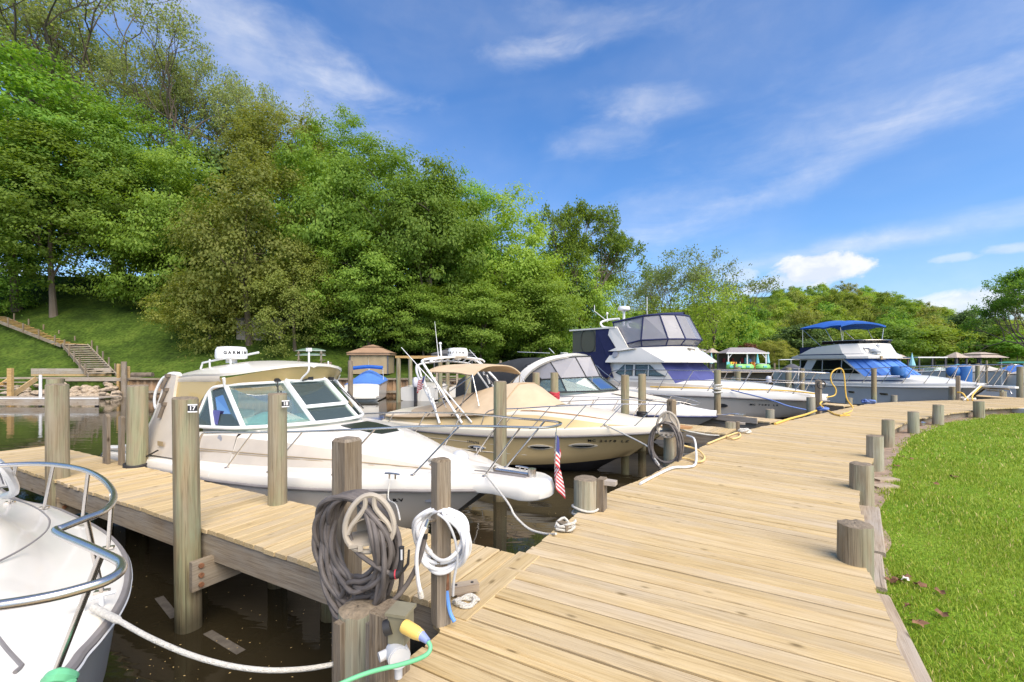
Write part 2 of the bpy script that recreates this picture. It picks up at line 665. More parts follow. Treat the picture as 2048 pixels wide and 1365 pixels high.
plain('holder_plastic', (0.42, 0.37, 0.30), 0.55, var=0.12, scale=8)
plain('rope_white', (0.74, 0.71, 0.63), 0.9, var=0.12, scale=60, bump=0.9, bscale=160)
plain('rope_yellow', (0.72, 0.52, 0.22), 0.9, var=0.12, scale=40)
plain('rope_blue', (0.14, 0.22, 0.50), 0.9, var=0.12, scale=40)
plain('rope_red', (0.50, 0.05, 0.07), 0.9, var=0.15, scale=40, bump=0.5)
plain('box_olive', (0.22, 0.20, 0.13), 0.6, var=0.15, scale=10)
plain('plastic_grey', (0.55, 0.56, 0.57), 0.5, var=0.05)
plain('plug_yellow', (0.82, 0.55, 0.14), 0.45, var=0.05)
plain('plug_blue', (0.28, 0.34, 0.62), 0.45, var=0.1)
plain('rust', (0.22, 0.10, 0.05), 0.9, var=0.4, scale=30)
plain('ink', (0.02, 0.02, 0.022), 0.5, var=0)
plain('tag_white', (0.8, 0.8, 0.8), 0.5, var=0)
plain('grey_print', (0.35, 0.36, 0.4), 0.5, var=0)
plain('sticker_blue', (0.09, 0.09, 0.28), 0.4, var=0.2, scale=60)
plain('flag_red', (0.62, 0.05, 0.06), 0.8, var=0.1)
plain('flag_white', (0.78, 0.76, 0.74), 0.8, var=0.05)
plain('flag_blue', (0.07, 0.08, 0.24), 0.8, var=0.1)
plain('cloth_cyan', (0.30, 0.60, 0.66), 0.9, var=0.08, bump=0.4, bscale=6)
plain('dark_interior', (0.12, 0.11, 0.10), 0.8, var=0.2)
plain('drum_blue', (0.035, 0.15, 0.42), 0.5, var=0.1)
plain('engine_silver', (0.68, 0.68, 0.74), 0.25, var=0.04)
plain('lime', (0.22, 0.55, 0.14), 0.35, var=0.08)
plain('aqua', (0.16, 0.55, 0.60), 0.5, var=0.08)
plain('orange', (0.80, 0.34, 0.06), 0.6, var=0.1)
plain('yellow', (0.80, 0.60, 0.08), 0.6, var=0.1)
plain('red_cloth', (0.35, 0.04, 0.05), 0.8, var=0.2)
plain('roof_grey', (0.27, 0.25, 0.26), 0.9, var=0.15, scale=6)
plain('roof_tan', (0.33, 0.21, 0.13), 0.9, var=0.12, scale=1.2)
plain('roof_thatch', (0.40, 0.33, 0.27), 0.95, var=0.2, scale=5)
plain('mesh_tan', (0.36, 0.28, 0.17), 0.9, var=0.06, scale=2)
plain('charcoal', (0.10, 0.10, 0.11), 0.85, var=0.1)
plain('siding', (0.42, 0.38, 0.36), 0.8, var=0.06)
plain('canoe_green', (0.12, 0.20, 0.14), 0.5, var=0.1)
plain('sheet_steel', (0.40, 0.26, 0.15), 0.9, var=0.3, scale=1.2)
plain('wet_board', (0.13, 0.115, 0.095), 0.6, var=0.3, scale=20)
plain('stone', (0.40, 0.32, 0.23), 0.9, var=0.3, scale=3, bump=0.8, bscale=6)
plain('dirt', (0.30, 0.22, 0.16), 0.95, var=0.3, scale=9, bump=0.6, bscale=30)
plain('bark', (0.15, 0.12, 0.09), 0.95, var=0.35, scale=4, bump=0.9, bscale=8)
plain('dry_leaf', (0.20, 0.10, 0.05), 0.8, var=0.35, scale=30)
plain('pale_chip', (0.7, 0.66, 0.58), 0.8, var=0.1)


def glass(name, tint, refl_rough=0.02, opaque=0.25, back=(0.05, 0.06, 0.06)):
    """thin pane: tinted see-through, some of it milky, mirror reflection by Fresnel"""
    m = bpy.data.materials.new(name)
    m.use_nodes = True
    nt = m.node_tree
    N, Lk = nt.nodes, nt.links
    N.clear()
    out = N.new('ShaderNodeOutputMaterial')
    tr = N.new('ShaderNodeBsdfTransparent')
    tr.inputs[0].default_value = (*tint, 1)
    df = N.new('ShaderNodeBsdfDiffuse')
    df.inputs[0].default_value = (*back, 1)
    gl = N.new('ShaderNodeBsdfGlossy')
    gl.inputs['Roughness'].default_value = refl_rough
    m1 = N.new('ShaderNodeMixShader')
    m1.inputs[0].default_value = opaque
    Lk.new(tr.outputs[0], m1.inputs[1])
    Lk.new(df.outputs[0], m1.inputs[2])
    fr = N.new('ShaderNodeFresnel')
    fr.inputs[0].default_value = 1.28 if 'vinyl' in name else 1.45
    m2 = N.new('ShaderNodeMixShader')
    Lk.new(fr.outputs[0], m2.inputs[0])
    Lk.new(m1.outputs[0], m2.inputs[1])
    Lk.new(gl.outputs[0], m2.inputs[2])
    Lk.new(m2.outputs[0], out.inputs[0])
    M[name] = m


glass('glass_tint', (0.78, 0.88, 0.84), opaque=0.16, back=(0.35, 0.48, 0.48))
glass('glass_pale', (0.70, 0.82, 0.80), opaque=0.25, back=(0.35, 0.48, 0.50))
glass('vinyl', (0.82, 0.82, 0.84), 0.16, opaque=0.38, back=(0.62, 0.61, 0.64))
glass('vinyl_tan', (0.62, 0.52, 0.30), 0.12, opaque=0.85, back=(0.56, 0.43, 0.20))
glass('mesh_screen', (0.55, 0.55, 0.45), 0.4, opaque=0.5, back=(0.20, 0.20, 0.14))
plain('glass_dark', (0.012, 0.013, 0.014), 0.06, var=0)
plain('glass_hatch', (0.03, 0.032, 0.034), 0.25, var=0.3, scale=120)

# ------------------------------------------------------------------ setting: water, banks, lawn
ZW = -0.9                                  # water level; deck boards are at 0
ZL = -0.22                                 # lawn


def water_material():
    m, nt, b = new_mat('water')
    N, Lk = nt.nodes, nt.links
    b.inputs['Base Color'].default_value = (0.030, 0.024, 0.013, 1)
    b.inputs['Roughness'].default_value = 0.03
    b.inputs['IOR'].default_value = 1.33
    b.inputs['Specular IOR Level'].default_value = 0.5
    tc = N.new('ShaderNodeTexCoord')
    mp = N.new('ShaderNodeMapping')
    mp.inputs['Scale'].default_value = (0.7, 2.4, 1)
    Lk.new(tc.outputs['Object'], mp.inputs[0])
    n = N.new('ShaderNodeTexNoise')
    n.inputs['Scale'].default_value = 1.3
    n.inputs['Detail'].default_value = 3
    n.inputs['Distortion'].default_value = 0.4
    Lk.new(mp.outputs[0], n.inputs['Vector'])
    bp = N.new('ShaderNodeBump')
    bp.inputs['Strength'].default_value = 0.10
    bp.inputs['Distance'].default_value = 0.05
    Lk.new(n.outputs[0], bp.inputs['Height'])
    Lk.new(bp.outputs[0], b.inputs['Normal'])


water_material()


def ground_material(name, stops, scale, fine=60.0, bump=0.6):
    m, nt, b = new_mat(name)
    N, Lk = nt.nodes, nt.links
    b.inputs['Roughness'].default_value = 0.95
    b.inputs['Specular IOR Level'].default_value = 0.1
    tc = N.new('ShaderNodeTexCoord')
    n = N.new('ShaderNodeTexNoise')
    n.inputs['Scale'].default_value = scale
    n.inputs['Detail'].default_value = 7
    n.inputs['Roughness'].default_value = 0.65
    Lk.new(tc.outputs['Object'], n.inputs['Vector'])
    r = N.new('ShaderNodeValToRGB')
    e = r.color_ramp.elements
    while len(e) < len(stops):
        e.new(0.5)
    for q, (p, c) in zip(e, stops):
        q.position, q.color = p, (*c, 1)
    Lk.new(n.outputs[0], r.inputs[0])
    n2 = N.new('ShaderNodeTexNoise')
    n2.inputs['Scale'].default_value = fine
    n2.inputs['Detail'].default_value = 4
    Lk.new(tc.outputs['Object'], n2.inputs['Vector'])
    mr = N.new('ShaderNodeMapRange')
    mr.inputs['From Min'].default_value = 0.3
    mr.inputs['From Max'].default_value = 0.7
    mr.inputs['To Min'].default_value = 0.55
    mr.inputs['To Max'].default_value = 1.35
    Lk.new(n2.outputs[0], mr.inputs[0])
    mx = N.new('ShaderNodeVectorMath')
    mx.operation = 'SCALE'
    Lk.new(r.outputs[0], mx.inputs[0])
    Lk.new(mr.outputs[0], mx.inputs['Scale'])
    Lk.new(mx.outputs[0], b.inputs['Base Color'])
    bp = N.new('ShaderNodeBump')
    bp.inputs['Strength'].default_value = bump
    bp.inputs['Distance'].default_value = 0.1
    Lk.new(n2.outputs[0], bp.inputs['Height'])
    Lk.new(bp.outputs[0], b.inputs['Normal'])


ground_material('hill_grass', [(0.32, (0.032, 0.055, 0.010)), (0.5, (0.058, 0.098, 0.014)), (0.68, (0.095, 0.14, 0.022))], 0.55, 5.0)  # grass tone lowered to carry the shade of the trees in its colour
ground_material('lawn_turf', [(0.3, (0.105, 0.19, 0.015)), (0.5, (0.16, 0.27, 0.022)), (0.7, (0.21, 0.31, 0.035))], 0.9, 40.0, 0.4)


def leafy(name, stops, trans=0.3, rough=0.6, tint_rand=0.25, tcol=(1.25, 1.2, 0.5)):
    """leaf material: every leaf its own shade, light passes through"""
    m = bpy.data.materials.new(name)
    m.use_nodes = True
    M[name] = m
    nt = m.node_tree
    N, Lk = nt.nodes, nt.links
    N.clear()
    out = N.new('ShaderNodeOutputMaterial')
    geo = N.new('ShaderNodeNewGeometry')
    oi = N.new('ShaderNodeObjectInfo')
    r = N.new('ShaderNodeValToRGB')
    e = r.color_ramp.elements
    while len(e) < len(stops):
        e.new(0.5)
    for q, (p, c) in zip(e, stops):
        q.position, q.color = p, (*c, 1)
    Lk.new(geo.outputs['Random Per Island'], r.inputs[0])
    hs = N.new('ShaderNodeHueSaturation')
    mr = N.new('ShaderNodeMapRange')
    mr.inputs['To Min'].default_value = 1 - tint_rand
    mr.inputs['To Max'].default_value = 1 + tint_rand
    Lk.new(oi.outputs['Random'], mr.inputs[0])
    Lk.new(mr.outputs[0], hs.inputs['Value'])
    mul = N.new('ShaderNodeMath')
    mul.operation = 'MULTIPLY'
    mul.inputs[1].default_value = 7.77
    Lk.new(oi.outputs['Random'], mul.inputs[0])
    fr = N.new('ShaderNodeMath')
    fr.operation = 'FRACT'
    Lk.new(mul.outputs[0], fr.inputs[0])
    mh = N.new('ShaderNodeMapRange')
    mh.inputs['To Min'].default_value = 0.485
    mh.inputs['To Max'].default_value = 0.515
    Lk.new(fr.outputs[0], mh.inputs[0])
    Lk.new(mh.outputs[0], hs.inputs['Hue'])
    Lk.new(r.outputs[0], hs.inputs['Color'])
    df = N.new('ShaderNodeBsdfPrincipled')
    df.inputs['Roughness'].default_value = rough
    df.inputs['Specular IOR Level'].default_value = 0.25
    Lk.new(hs.outputs[0], df.inputs['Base Color'])
    tl = N.new('ShaderNodeBsdfTranslucent')
    tv = N.new('ShaderNodeVectorMath')
    tv.operation = 'MULTIPLY'
    tv.inputs[1].default_value = tcol
    Lk.new(hs.outputs[0], tv.inputs[0])
    Lk.new(tv.outputs[0], tl.inputs[0])
    mx = N.new('ShaderNodeMixShader')
    mx.inputs[0].default_value = trans
    Lk.new(df.outputs[0], mx.inputs[1])
    Lk.new(tl.outputs[0], mx.inputs[2])
    Lk.new(mx.outputs[0], out.inputs[0])


leafy('grass_blade', [(0.0, (0.145, 0.247, 0.026)), (0.5, (0.261, 0.388, 0.046)), (0.92, (0.389, 0.477, 0.083)), (1.0, (0.737, 0.559, 0.291))], 0.3)
leafy('leaf_maple', [(0.0, (0.160, 0.282, 0.046)), (0.5, (0.211, 0.358, 0.055)), (1.0, (0.294, 0.438, 0.072))], 0.52)
leafy('leaf_olive', [(0.0, (0.195, 0.240, 0.052)), (0.5, (0.262, 0.302, 0.066)), (1.0, (0.345, 0.365, 0.095))], 0.52)
leafy('leaf_pale', [(0.0, (0.246, 0.328, 0.129)), (0.5, (0.315, 0.402, 0.164)), (1.0, (0.384, 0.465, 0.212))], 0.52)
leafy('leaf_lime', [(0.0, (0.208, 0.304, 0.044)), (0.5, (0.268, 0.377, 0.054)), (1.0, (0.344, 0.440, 0.080))], 0.52)
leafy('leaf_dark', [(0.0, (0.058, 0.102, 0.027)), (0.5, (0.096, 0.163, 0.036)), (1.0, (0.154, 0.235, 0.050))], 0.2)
leafy('leaf_rust', [(0.0, (0.13, 0.05, 0.03)), (0.5, (0.20, 0.09, 0.05)), (1.0, (0.24, 0.15, 0.07))], 0.3)


def shore(x):
    return float(np.interp(x, [-80, -40, -26, -2, 8, 20, 32, 60, 200, 400], [31, 31.5, 32.2, 32.2, 38, 56, 69.5, 69.5, 72, 80]))


def land(x, y):
    """height of the far banks"""
    ys = shore(x)
    d = y - ys
    if d < -0.1:
        return -2.2
    z = 0.38
    left = max(0.0, min(1.0, (-9 - x) / 12.0))
    left = left * left * (3 - 2 * left)
    h = float(np.interp(d, [0, 2.4, 7, 10, 14, 20, 30, 60], [0, 0.15, 2.6, 4.9, 7.0, 11.0, 12.5, 14]))
    mid = float(np.interp(d, [0, 6, 14, 30, 60], [0, 0.2, 2.0, 5, 8])) * max(0, min(1, (14 - x) / 14))
    z += h * left + mid * (1 - left)
    if x > 10:
        q = math.exp(-((x - 150) / 85.0) ** 2 * (1.0 if x > 150 else 0.55)) * 30 * max(0, min(1, (y - 120) / 110.0)) ** 1.1
        z += q
        z += 6 * max(0, min(1, (x - 10) / 40)) * max(0, min(1, (y - 95) / 120))
    return z + 0.10 * math.sin(x * 0.9) * math.cos(y * 1.1) * min(1, max(0, d - 2) / 6)


xs = np.concatenate([np.linspace(-400, -90, 12), np.linspace(-80, 40, 150), np.linspace(42, 420, 90)])
ts = np.concatenate([np.linspace(0, 20, 45), np.linspace(21, 60, 30), np.linspace(66, 600, 45)])
vs, fs = [], []
for x in xs:
    vs.append((x, shore(x), -2.2))
    for t in ts:
        vs.append((x, shore(x) + t, land(x, shore(x) + t)))
nt_ = len(ts) + 1
for i in range(len(xs) - 1):
    for j in range(nt_ - 1):
        fs.append((i * nt_ + j, (i + 1) * nt_ + j, (i + 1) * nt_ + j + 1, i * nt_ + j + 1))
mb = MB()
mb.add(vs, fs, 0, True)
tag(mb.build('hillside', 'hill_grass'), kind='structure')
mb = MB()
mb.add([(-900, -200, ZW), (1500, -200, ZW), (1500, 1500, ZW), (-900, 1500, ZW)], [(0, 1, 2, 3)])
tag(mb.build('water', 'water'), kind='structure')
mb = MB()
mb.add([(-2500, -500, -2.6), (3500, -500, -2.6), (3500, 3500, -2.6), (-2500, 3500, -2.6)], [(0, 1, 2, 3)])
tag(mb.build('ground', 'dirt'), kind='structure')

# ------------------------------------------------------------------ boardwalk
def line_px(pts):
    return [Vector((p.x, p.y)) for p in (at(u, v) for u, v in pts)]


Lw = [Vector((-3.25, -2.0))] + line_px([(787, 1342), (862, 1246), (1045, 1112), (1105, 1065), (1150, 1030), (1208, 990), (1300, 951), (1386, 904), (1450, 872), (1514, 856), (1560, 846), (1650, 826), (1741, 808), (1815, 803.5), (1893, 801), (1961, 799), (2048, 796)]) + [Vector((34, 22.5))]
Rw = [Vector((-0.3, -2.0))] + line_px([(1810, 1365), (1776, 1264), (1734, 1174), (1711, 1120), (1711, 1075), (1714, 1033), (1716, 973), (1745, 908), (1772, 868), (1819, 845), (1868, 831), (1947, 822), (2048, 814)]) + [Vector((36, 19.5))]


def resample(P, step):
    out = [P[0]]
    acc = 0
    for a, b in zip(P[:-1], P[1:]):
        L = (b - a).length
        d = step - acc
        while d <= L:
            out.append(a + (b - a) * d / L)
            d += step
        acc = (acc + L) % step if L < step - acc or True else 0
        acc = L - (d - step)
    return out


def smooth2(P, n):
    return [Vector((p.x, p.y)) for p in smooth_path([Vector((p.x, p.y, 0)) for p in P], n)]


Ls = resample(smooth2(Lw, 6), 0.142)
Rs = smooth2(Rw, 8)


def cross_ray(p, d, poly, start):
    """first crossing of the ray p + t d with the polyline, from segment start on"""
    best = None
    for i in range(max(0, start - 3), len(poly) - 1):
        a, b = poly[i], poly[i + 1]
        e = b - a
        den = d.x * e.y - d.y * e.x
        if abs(den) < 1e-9:
            continue
        w = a - p
        t = (w.x * e.y - w.y * e.x) / den
        s_ = (w.x * d.y - w.y * d.x) / den
        if t > 0 and -1e-6 <= s_ <= 1 + 1e-6:
            if best is None or t < best[0]:
                best = (t, i, a + e * s_)
    return best


dirs = []
for i in range(len(Ls)):
    a, b = Ls[max(0, i - 14)], Ls[min(len(Ls) - 1, i + 14)]
    t = (b - a).normalized()
    dirs.append(Vector((t.y, -t.x)))
for _ in range(12):
    dirs = [(dirs[max(0, i - 1)] + dirs[i] + dirs[min(len(dirs) - 1, i + 1)]).normalized() for i in range(len(dirs))]
rp, last = [], 0
for p, d in zip(Ls, dirs):
    h = cross_ray(p, d, Rs, last)
    if h is None:
        rp.append(None)
    else:
        last = h[1]
        rp.append(h[2])
boardwalk = thing('boardwalk', None, None, kind='structure')
n_planks = 0
rows = [(a, b) for a, b in zip(Ls, rp) if b is not None]
# steps of the lawn-side edge: short groups of boards share one cut line
cut = 0.0
for i in range(len(rows) - 1):
    a0, b0 = rows[i]
    a1, b1 = rows[i + 1]
    near = (a0.length < 14)
    if i % 14 == 0:
        cut = random.uniform(-0.05, 0.06)
    d = (b0 - a0).normalized()
    ext = cut + random.uniform(-0.006, 0.006)
    exl = random.uniform(-0.008, 0.012)
    A0, B0 = a0 - d * exl, b0 + d * ext
    A1, B1 = a1 - d * exl, b1 + d * ext
    gap = random.uniform(0.009, 0.017) if a0.length < 20 else 0.014
    ga, gb = (A1 - A0), (B1 - B0)
    A0g, A1g = A0 + ga.normalized() * gap / 2, A1 - ga.normalized() * gap / 2
    B0g, B1g = B0 + gb.normalized() * gap / 2, B1 - gb.normalized() * gap / 2
    o = (A0g + A1g) / 2
    rz = math.atan2((B0g + B1g - A0g - A1g).y, (B0g + B1g - A0g - A1g).x)
    ca, sa = math.cos(-rz), math.sin(-rz)

    def loc2(p):
        q = p - o
        return (q.x * ca - q.y * sa, q.x * sa + q.y * ca)
    z1 = random.uniform(-0.0035, 0.0035)
    tilt = random.uniform(-0.0025, 0.0025)
    c4 = [loc2(p) for p in (A0g, B0g, B1g, A1g)]
    k = 0.006
    ring = []
    for (p0, p1) in ((c4[0], c4[3]), (c4[1], c4[2])):
        y0, y1 = p0[1], p1[1]
        x0, x1 = p0[0], p1[0]
        up = 1 if y1 > y0 else -1
        ring.append([(x0, y0, -0.04), (x0, y0, z1 - tilt - k), (x0, y0 + up * k, z1 - tilt), (x1, y1 - up * k, z1 + tilt), (x1, y1, z1 + tilt - k), (x1, y1, -0.04)])
    m_ = MB()
    m_.loft(ring, 0, True, False, cap0=True, cap1=True)
    m_.build('plank', 'deck_wood', boardwalk, loc=(o.x, o.y, 0), rz=rz)
    n_planks += 1
# stringers under the water-side edge (fascia) and under the lawn-side edge
mb = MB()
for P, dz in (([a for a, b in rows[::6]], 1), ([b for a, b in rows[::6]], -1)):
    for p, q in zip(P[:-1], P[1:]):
        t = (q - p).normalized()
        nrm = Vector((t.y, -t.x)) * (0.05 if dz > 0 else -0.16)
        mb.beam((p.x + nrm.x, p.y + nrm.y, -0.16), (q.x + nrm.x, q.y + nrm.y, -0.16), 0.05, 0.22)
mb.build('stringer', 'beam_wood', boardwalk)


# ------------------------------------------------------------------ finger docks
def finger(label, near0, far0, d, length, plank_w=0.145, boards=True, fascia=0.24, endpiles=()):
    """deck between two parallel edges that start at near0 / far0 and run along d"""
    d = Vector(d).normalized()
    o = (near0 + far0) / 2
    rz = math.atan2(d.y, d.x)
    t = thing('finger_dock', label, 'dock', (o.x, o.y, 0), rz, 'finger docks off the boardwalk')
    n = Vector((-d.y, d.x))
    w = abs((far0 - near0).dot(n))
    k = int(length / plank_w)
    x = 0.0
    for i in range(k):
        pw = plank_w - random.uniform(0.007, 0.013)
        e0, e1 = random.uniform(-.008, .012), random.uniform(-.008, .012)
        z1 = random.uniform(-.003, .003) - 0.002
        y0, y1 = -w / 2 - e0, w / 2 + e1
        c = 0.006
        m_ = MB()
        # length of each board along its own x axis: object turned 90 degrees
        h = pw / 2
        ring = []
        for xx in (y0, y1):
            ring.append([(xx, -h, -.04), (xx, -h, z1 - c), (xx, -h + c, z1), (xx, h - c, z1), (xx, h, z1 - c), (xx, h, -.04)])
        m_.loft(ring, 0, True, False, cap0=True, cap1=True)
        p = m_.build('plank', 'deck_wood', t)
        p.location = (x + plank_w / 2, 0, 0)
        p.rotation_euler = (0, 0, PI / 2)
        x += plank_w
    for sgn in (-1, 1):
        m_ = MB()
        m_.beam((0, 0, 0), (length - 0.02, 0, 0), 0.045, fascia)
        f_ = m_.build('side_beam', 'beam_wood', t)
        f_.location = (0.0, sgn * (w / 2 - 0.035), -0.042 - fascia / 2)
    m_ = MB()
    xx = 0.9
    while xx < length:
        m_.beam((xx, -w / 2 + .06, -0.15), (xx, w / 2 - .06, -0.15), 0.05, 0.18)
        xx += 1.2
    m_.build('joists', 'beam_wood', t)
    return t, w


FD = Vector((-0.876, 0.482)).normalized()
FN = Vector((0.482, 0.876)).normalized()
f1n = at(855, 1203)
f1f = at(1036, 1108)
f1n2, f1f2 = Vector((f1n.x, f1n.y)), Vector((f1f.x, f1f.y))
base = f1f2 - FD * 0.0
f1w = (f1f2 - f1n2).dot(FN)
near0 = base - FN * f1w
dock1, w1 = finger('long finger dock of pale boards in the foreground, carrying the number 18 piling', near0 + FD * 0.02, base + FD * 0.02, FD, 10.0)

D2 = Vector((-0.79, 0.62)).normalized()
N2 = Vector((0.62, 0.79)).normalized()
q = at(1452, 868)
q2 = Vector((q.x, q.y))
dock2, w2 = finger('pale finger dock between the tan boat and the white boat with the black canopy', q2, q2 + N2 * 1.0, D2, 8.5)
D3 = Vector((-0.62, 0.785)).normalized()
N3 = Vector((0.785, 0.62)).normalized()
q = at(1545, 846)
q3 = Vector((q.x, q.y)) + D3 * 0.1
dock3, w3 = finger('narrow finger dock with a long grey side rail beside the blue canvas motor yacht', q3 + N3 * 0.1, q3 + N3 * 0.9, D3, 8.5, fascia=0.3)
m_ = MB()
m_.beam((0.3, 0, 0), (7.6, 0, 0), 0.05, 0.15)
rl = m_.build('side_rail', 'edge_wood', dock3)
rl.location = (0, w3 / 2 + 0.035, 0.0)
D4 = Vector((-0.40, 0.917)).normalized()
N4 = Vector((0.917, 0.40)).normalized()
q = at(1690, 813)
q4 = Vector((q.x, q.y)) + D4 * 0.1
dock4, w4 = finger('finger dock at the bow of the blue canvas motor yacht, yellow hose beside it', q4 + N4 * 0.1, q4 + N4 * 0.9, D4, 8.0)
q = at(2010, 797)
q5 = Vector((q.x, q.y)) + Vector((-.1, 1)) * 0.1
dock5, w5 = finger('far finger dock at the right beyond the long white bow pulpit', q5, q5 + Vector((1.0, 0)), Vector((-.05, 1)), 9.0)

# border board where the first finger meets the boardwalk
mb = MB()
L_ = (base - near0).length
mb.beam((0, 0, 0), (L_ + 0.1, 0, 0), 0.19, 0.04, ch=0.006)
bb = mb.build('border_plank', 'deck_wood', dock1)
bb.location = (-0.10, -w1 / 2 - 0.04, -0.016)
bb.rotation_euler = (0, 0, PI / 2)


# ------------------------------------------------------------------ piles
def pile(label, x, y, ztop, r, zbot=-2.4, mat='pile_wood', group='tall mooring pilings', lean=(0, 0), name='mooring_piling', cat='piling', dome=0.015, n=18):
    t = thing(name, label, cat, (x, y, 0), random.uniform(0, 6), group)
    m_ = MB()
    rs = [1 + random.uniform(-.045, .035) for _ in range(n)]
    zt_ = [random.uniform(-.012, .004) for _ in range(n)]
    rings = []
    H = ztop - zbot
    for k in range(9):
        s_ = k / 8
        z = zbot + H * s_
        rr = r * (1.04 - 0.06 * s_)
        rings.append([((rr * rs[j]) * math.cos(2 * PI * j / n) + lean[0] * (z - 0), (rr * rs[j]) * math.sin(2 * PI * j / n) + lean[1] * z, z + (zt_[j] if k == 8 else 0)) for j in range(n)])
    m_.loft(rings, 0, True, True)
    m_.build('shaft', mat, t)
    m_ = MB()
    lx, ly = lean[0] * ztop, lean[1] * ztop
    ra = [[((r * .98 * f * rs[j]) * math.cos(2 * PI * j / n) + lx, (r * .98 * f * rs[j]) * math.sin(2 * PI * j / n) + ly, ztop + dz + (zt_[j] if f > .9 else 0)) for j in range(n)] for f, dz in ((1.0, 0.0), (.93, dome * .7), (.5, dome), (.05, dome))]
    m_.loft(ra, 0, True, True)
    m_.build('cut_top', 'end_grain', t)
    return t


def pile_px(label, u, vtop, D, wpx, **kw):
    p = atd(u, vtop, D)
    th = math.atan2(u - 1024, F)
    r = wpx * D / F * math.cos(th) / 2
    return pile(label, p.x, p.y, p.z, r, **kw)


T1 = pile_px('thick green grey piling in front of the first finger dock, farthest left', 115, 770, 6.05, 52, lean=(-.004, 0))
T1b = pile_px('grey piling almost hidden behind the thick piling at the far left', 110, 758, 6.9, 38)
T2 = pile_px('green grey piling with a black strap round its foot on the first finger dock', 275, 772, 6.75, 47, lean=(.004, 0))
T3 = pile_px('weathered piling with the number 17 tag, standing in the water', 375, 797, 4.15, 56, lean=(.012, 0))
T4 = pile_px('green grey piling with the number 18 tag on the first finger dock', 555, 789, 4.95, 40)
T7 = pile_px('slim piling in the water between the white hardtop boat and the tan boat', 1000, 764, 8.0, 27)
T8 = pile_px('left of two plain pilings standing close together on the second finger dock', 1250, 751, 12.7, 16.5)
T9 = pile_px('piling with a black band at its foot on the second finger dock', 1284, 749, 12.5, 16)
T10 = pile_px('piling half in front of the white arch of the black canopy boat', 1072, 746, 13.4, 15.5)
T11 = pile_px('piling with red hose wound round it beside the black canopy boat', 1109, 746, 13.2, 16)
T12 = pile_px('piling with a white rope knot in front of the blue canvas motor yacht', 1435, 741, 15.4, 14)
T13 = pile_px('piling in front of the hull of the blue bimini boat', 1748, 738, 17.8, 11.5)
T14 = pile_px('piling at the right edge of the view under the green boat cover', 2040, 734, 21.5, 15)
T15 = pile_px('left of two pilings at the stern of the blue bimini boat', 1577, 736, 21.0, 13)
T16 = pile_px('right of two pilings at the stern of the blue bimini boat', 1604, 738, 20.5, 11)
T17 = pile_px('pale piling seen between the two big motor yachts above the bow rail', 1476, 735, 27, 11)
T18 = pile_px('left piling behind the tan bimini, over the dark water', 936, 746, 16, 13)
T19 = pile_px('right piling behind the tan bimini, over the dark water', 966, 742, 17, 13)
T20 = pile_px('pale piling beyond the rail of the blue bimini boat', 1897, 736, 30, 12)
T21 = pile_px('thick pale piling beyond the bow rail of the blue bimini boat', 1955, 728, 30, 9.5)
T22 = pile_px('thin dark piling beyond the bow rail of the blue bimini boat', 1973, 722, 31, 5)

# short stubs along the lawn edge
stubs = [(1710, 1047, 1122, 75, 'nearest and widest of the round stub posts along the lawn edge'), (1723, 928, 978, 51, 'second round stub post from the viewer along the lawn edge, split on its face'),
         (1750, 872, 915, 36, 'third round stub post from the viewer along the lawn edge'), (1776, 840, 874, 27, 'fourth round stub post from the viewer along the lawn edge'), (1827, 824, 850, 25, 'fifth round stub post from the viewer along the lawn edge'),
         (1876, 810, 835, 24, 'sixth round stub post from the viewer along the lawn edge'), (1958, 803, 823, 25, 'farthest of the round stub posts along the lawn edge, tilted outward')]
for i, (u, vt, vb, w, lab) in enumerate(stubs):
    D = HC * F / (vb - H0)
    pile_px(lab, u, vt, D, w, zbot=-0.6, mat='stub_wood', group='stub posts along the lawn edge', name='stub_post', cat='post', dome=0.006, n=20, lean=(random.uniform(-.02, .02), 0))
# short pilings on the water side
wst = [(1171, 957, 4.75, 49, 'short piling with two turns of white rope beside the boardwalk'), (1338, 870, 7.4, 22, 'short round piling inside the far black hose coil'), (1461, 844, 10.6, 22, 'short piling at the foot of the second finger dock'),
       (1540, 819, 13.2, 19, 'short piling at the foot of the third finger dock'), (1622, 795, 14.9, 19, 'green short piling beside the yellow power cords'), (1698, 796, 18.0, 15, 'short piling behind the tall loop of yellow hose'),
       (1788, 791, 18.9, 14, 'short square topped piling below the hull of the blue bimini boat'), (1904, 774, 18.9, 15, 'short piling with a grey outlet box near the white bow pulpit'), (2006, 783, 20.5, 15, 'short piling under the tip of the long white bow pulpit')]
WST = []
for u, vt, D, w, lab in wst:
    WST.append(pile_px(lab, u, vt, D, w, mat='stub_wood', group='short pilings on the water side of the boardwalk', name='short_piling', cat='piling', dome=0.006))

# lawn
Rl = [Vector((p.x, p.y)) for p in Rs]
edge = []
for i in range(len(Rl)):
    a, b = Rl[max(0, i - 2)], Rl[min(len(Rl) - 1, i + 2)]
    t = (b - a).normalized()
    edge.append(Rl[i] + Vector((t.y, -t.x)) * 0.02)
lawn_edge_in = [p for p in edge]
vs, fs = [], []
steps = [0, 0.15, .4, 1, 2.5, 6, 14, 30, 60]
for i, p in enumerate(edge):
    a, b = edge[max(0, i - 3)], edge[min(len(edge) - 1, i + 3)]
    t = (b - a).normalized()
    nrm = Vector((1, -0.25)).normalized()
    for s_ in steps:
        q = p + nrm * s_
        vs.append((q.x, q.y, ZL + min(.12, 0.012 * s_) - (0.05 if s_ < .1 else 0)))
k = len(steps)
for i in range(len(edge) - 1):
    for j in range(k - 1):
        fs.append((i * k + j, i * k + j + 1, (i + 1) * k + j + 1, (i + 1) * k + j))
mb = MB()
mb.add(vs, fs, 0, True)
tag(mb.build('lawn', 'lawn_turf'), kind='structure')

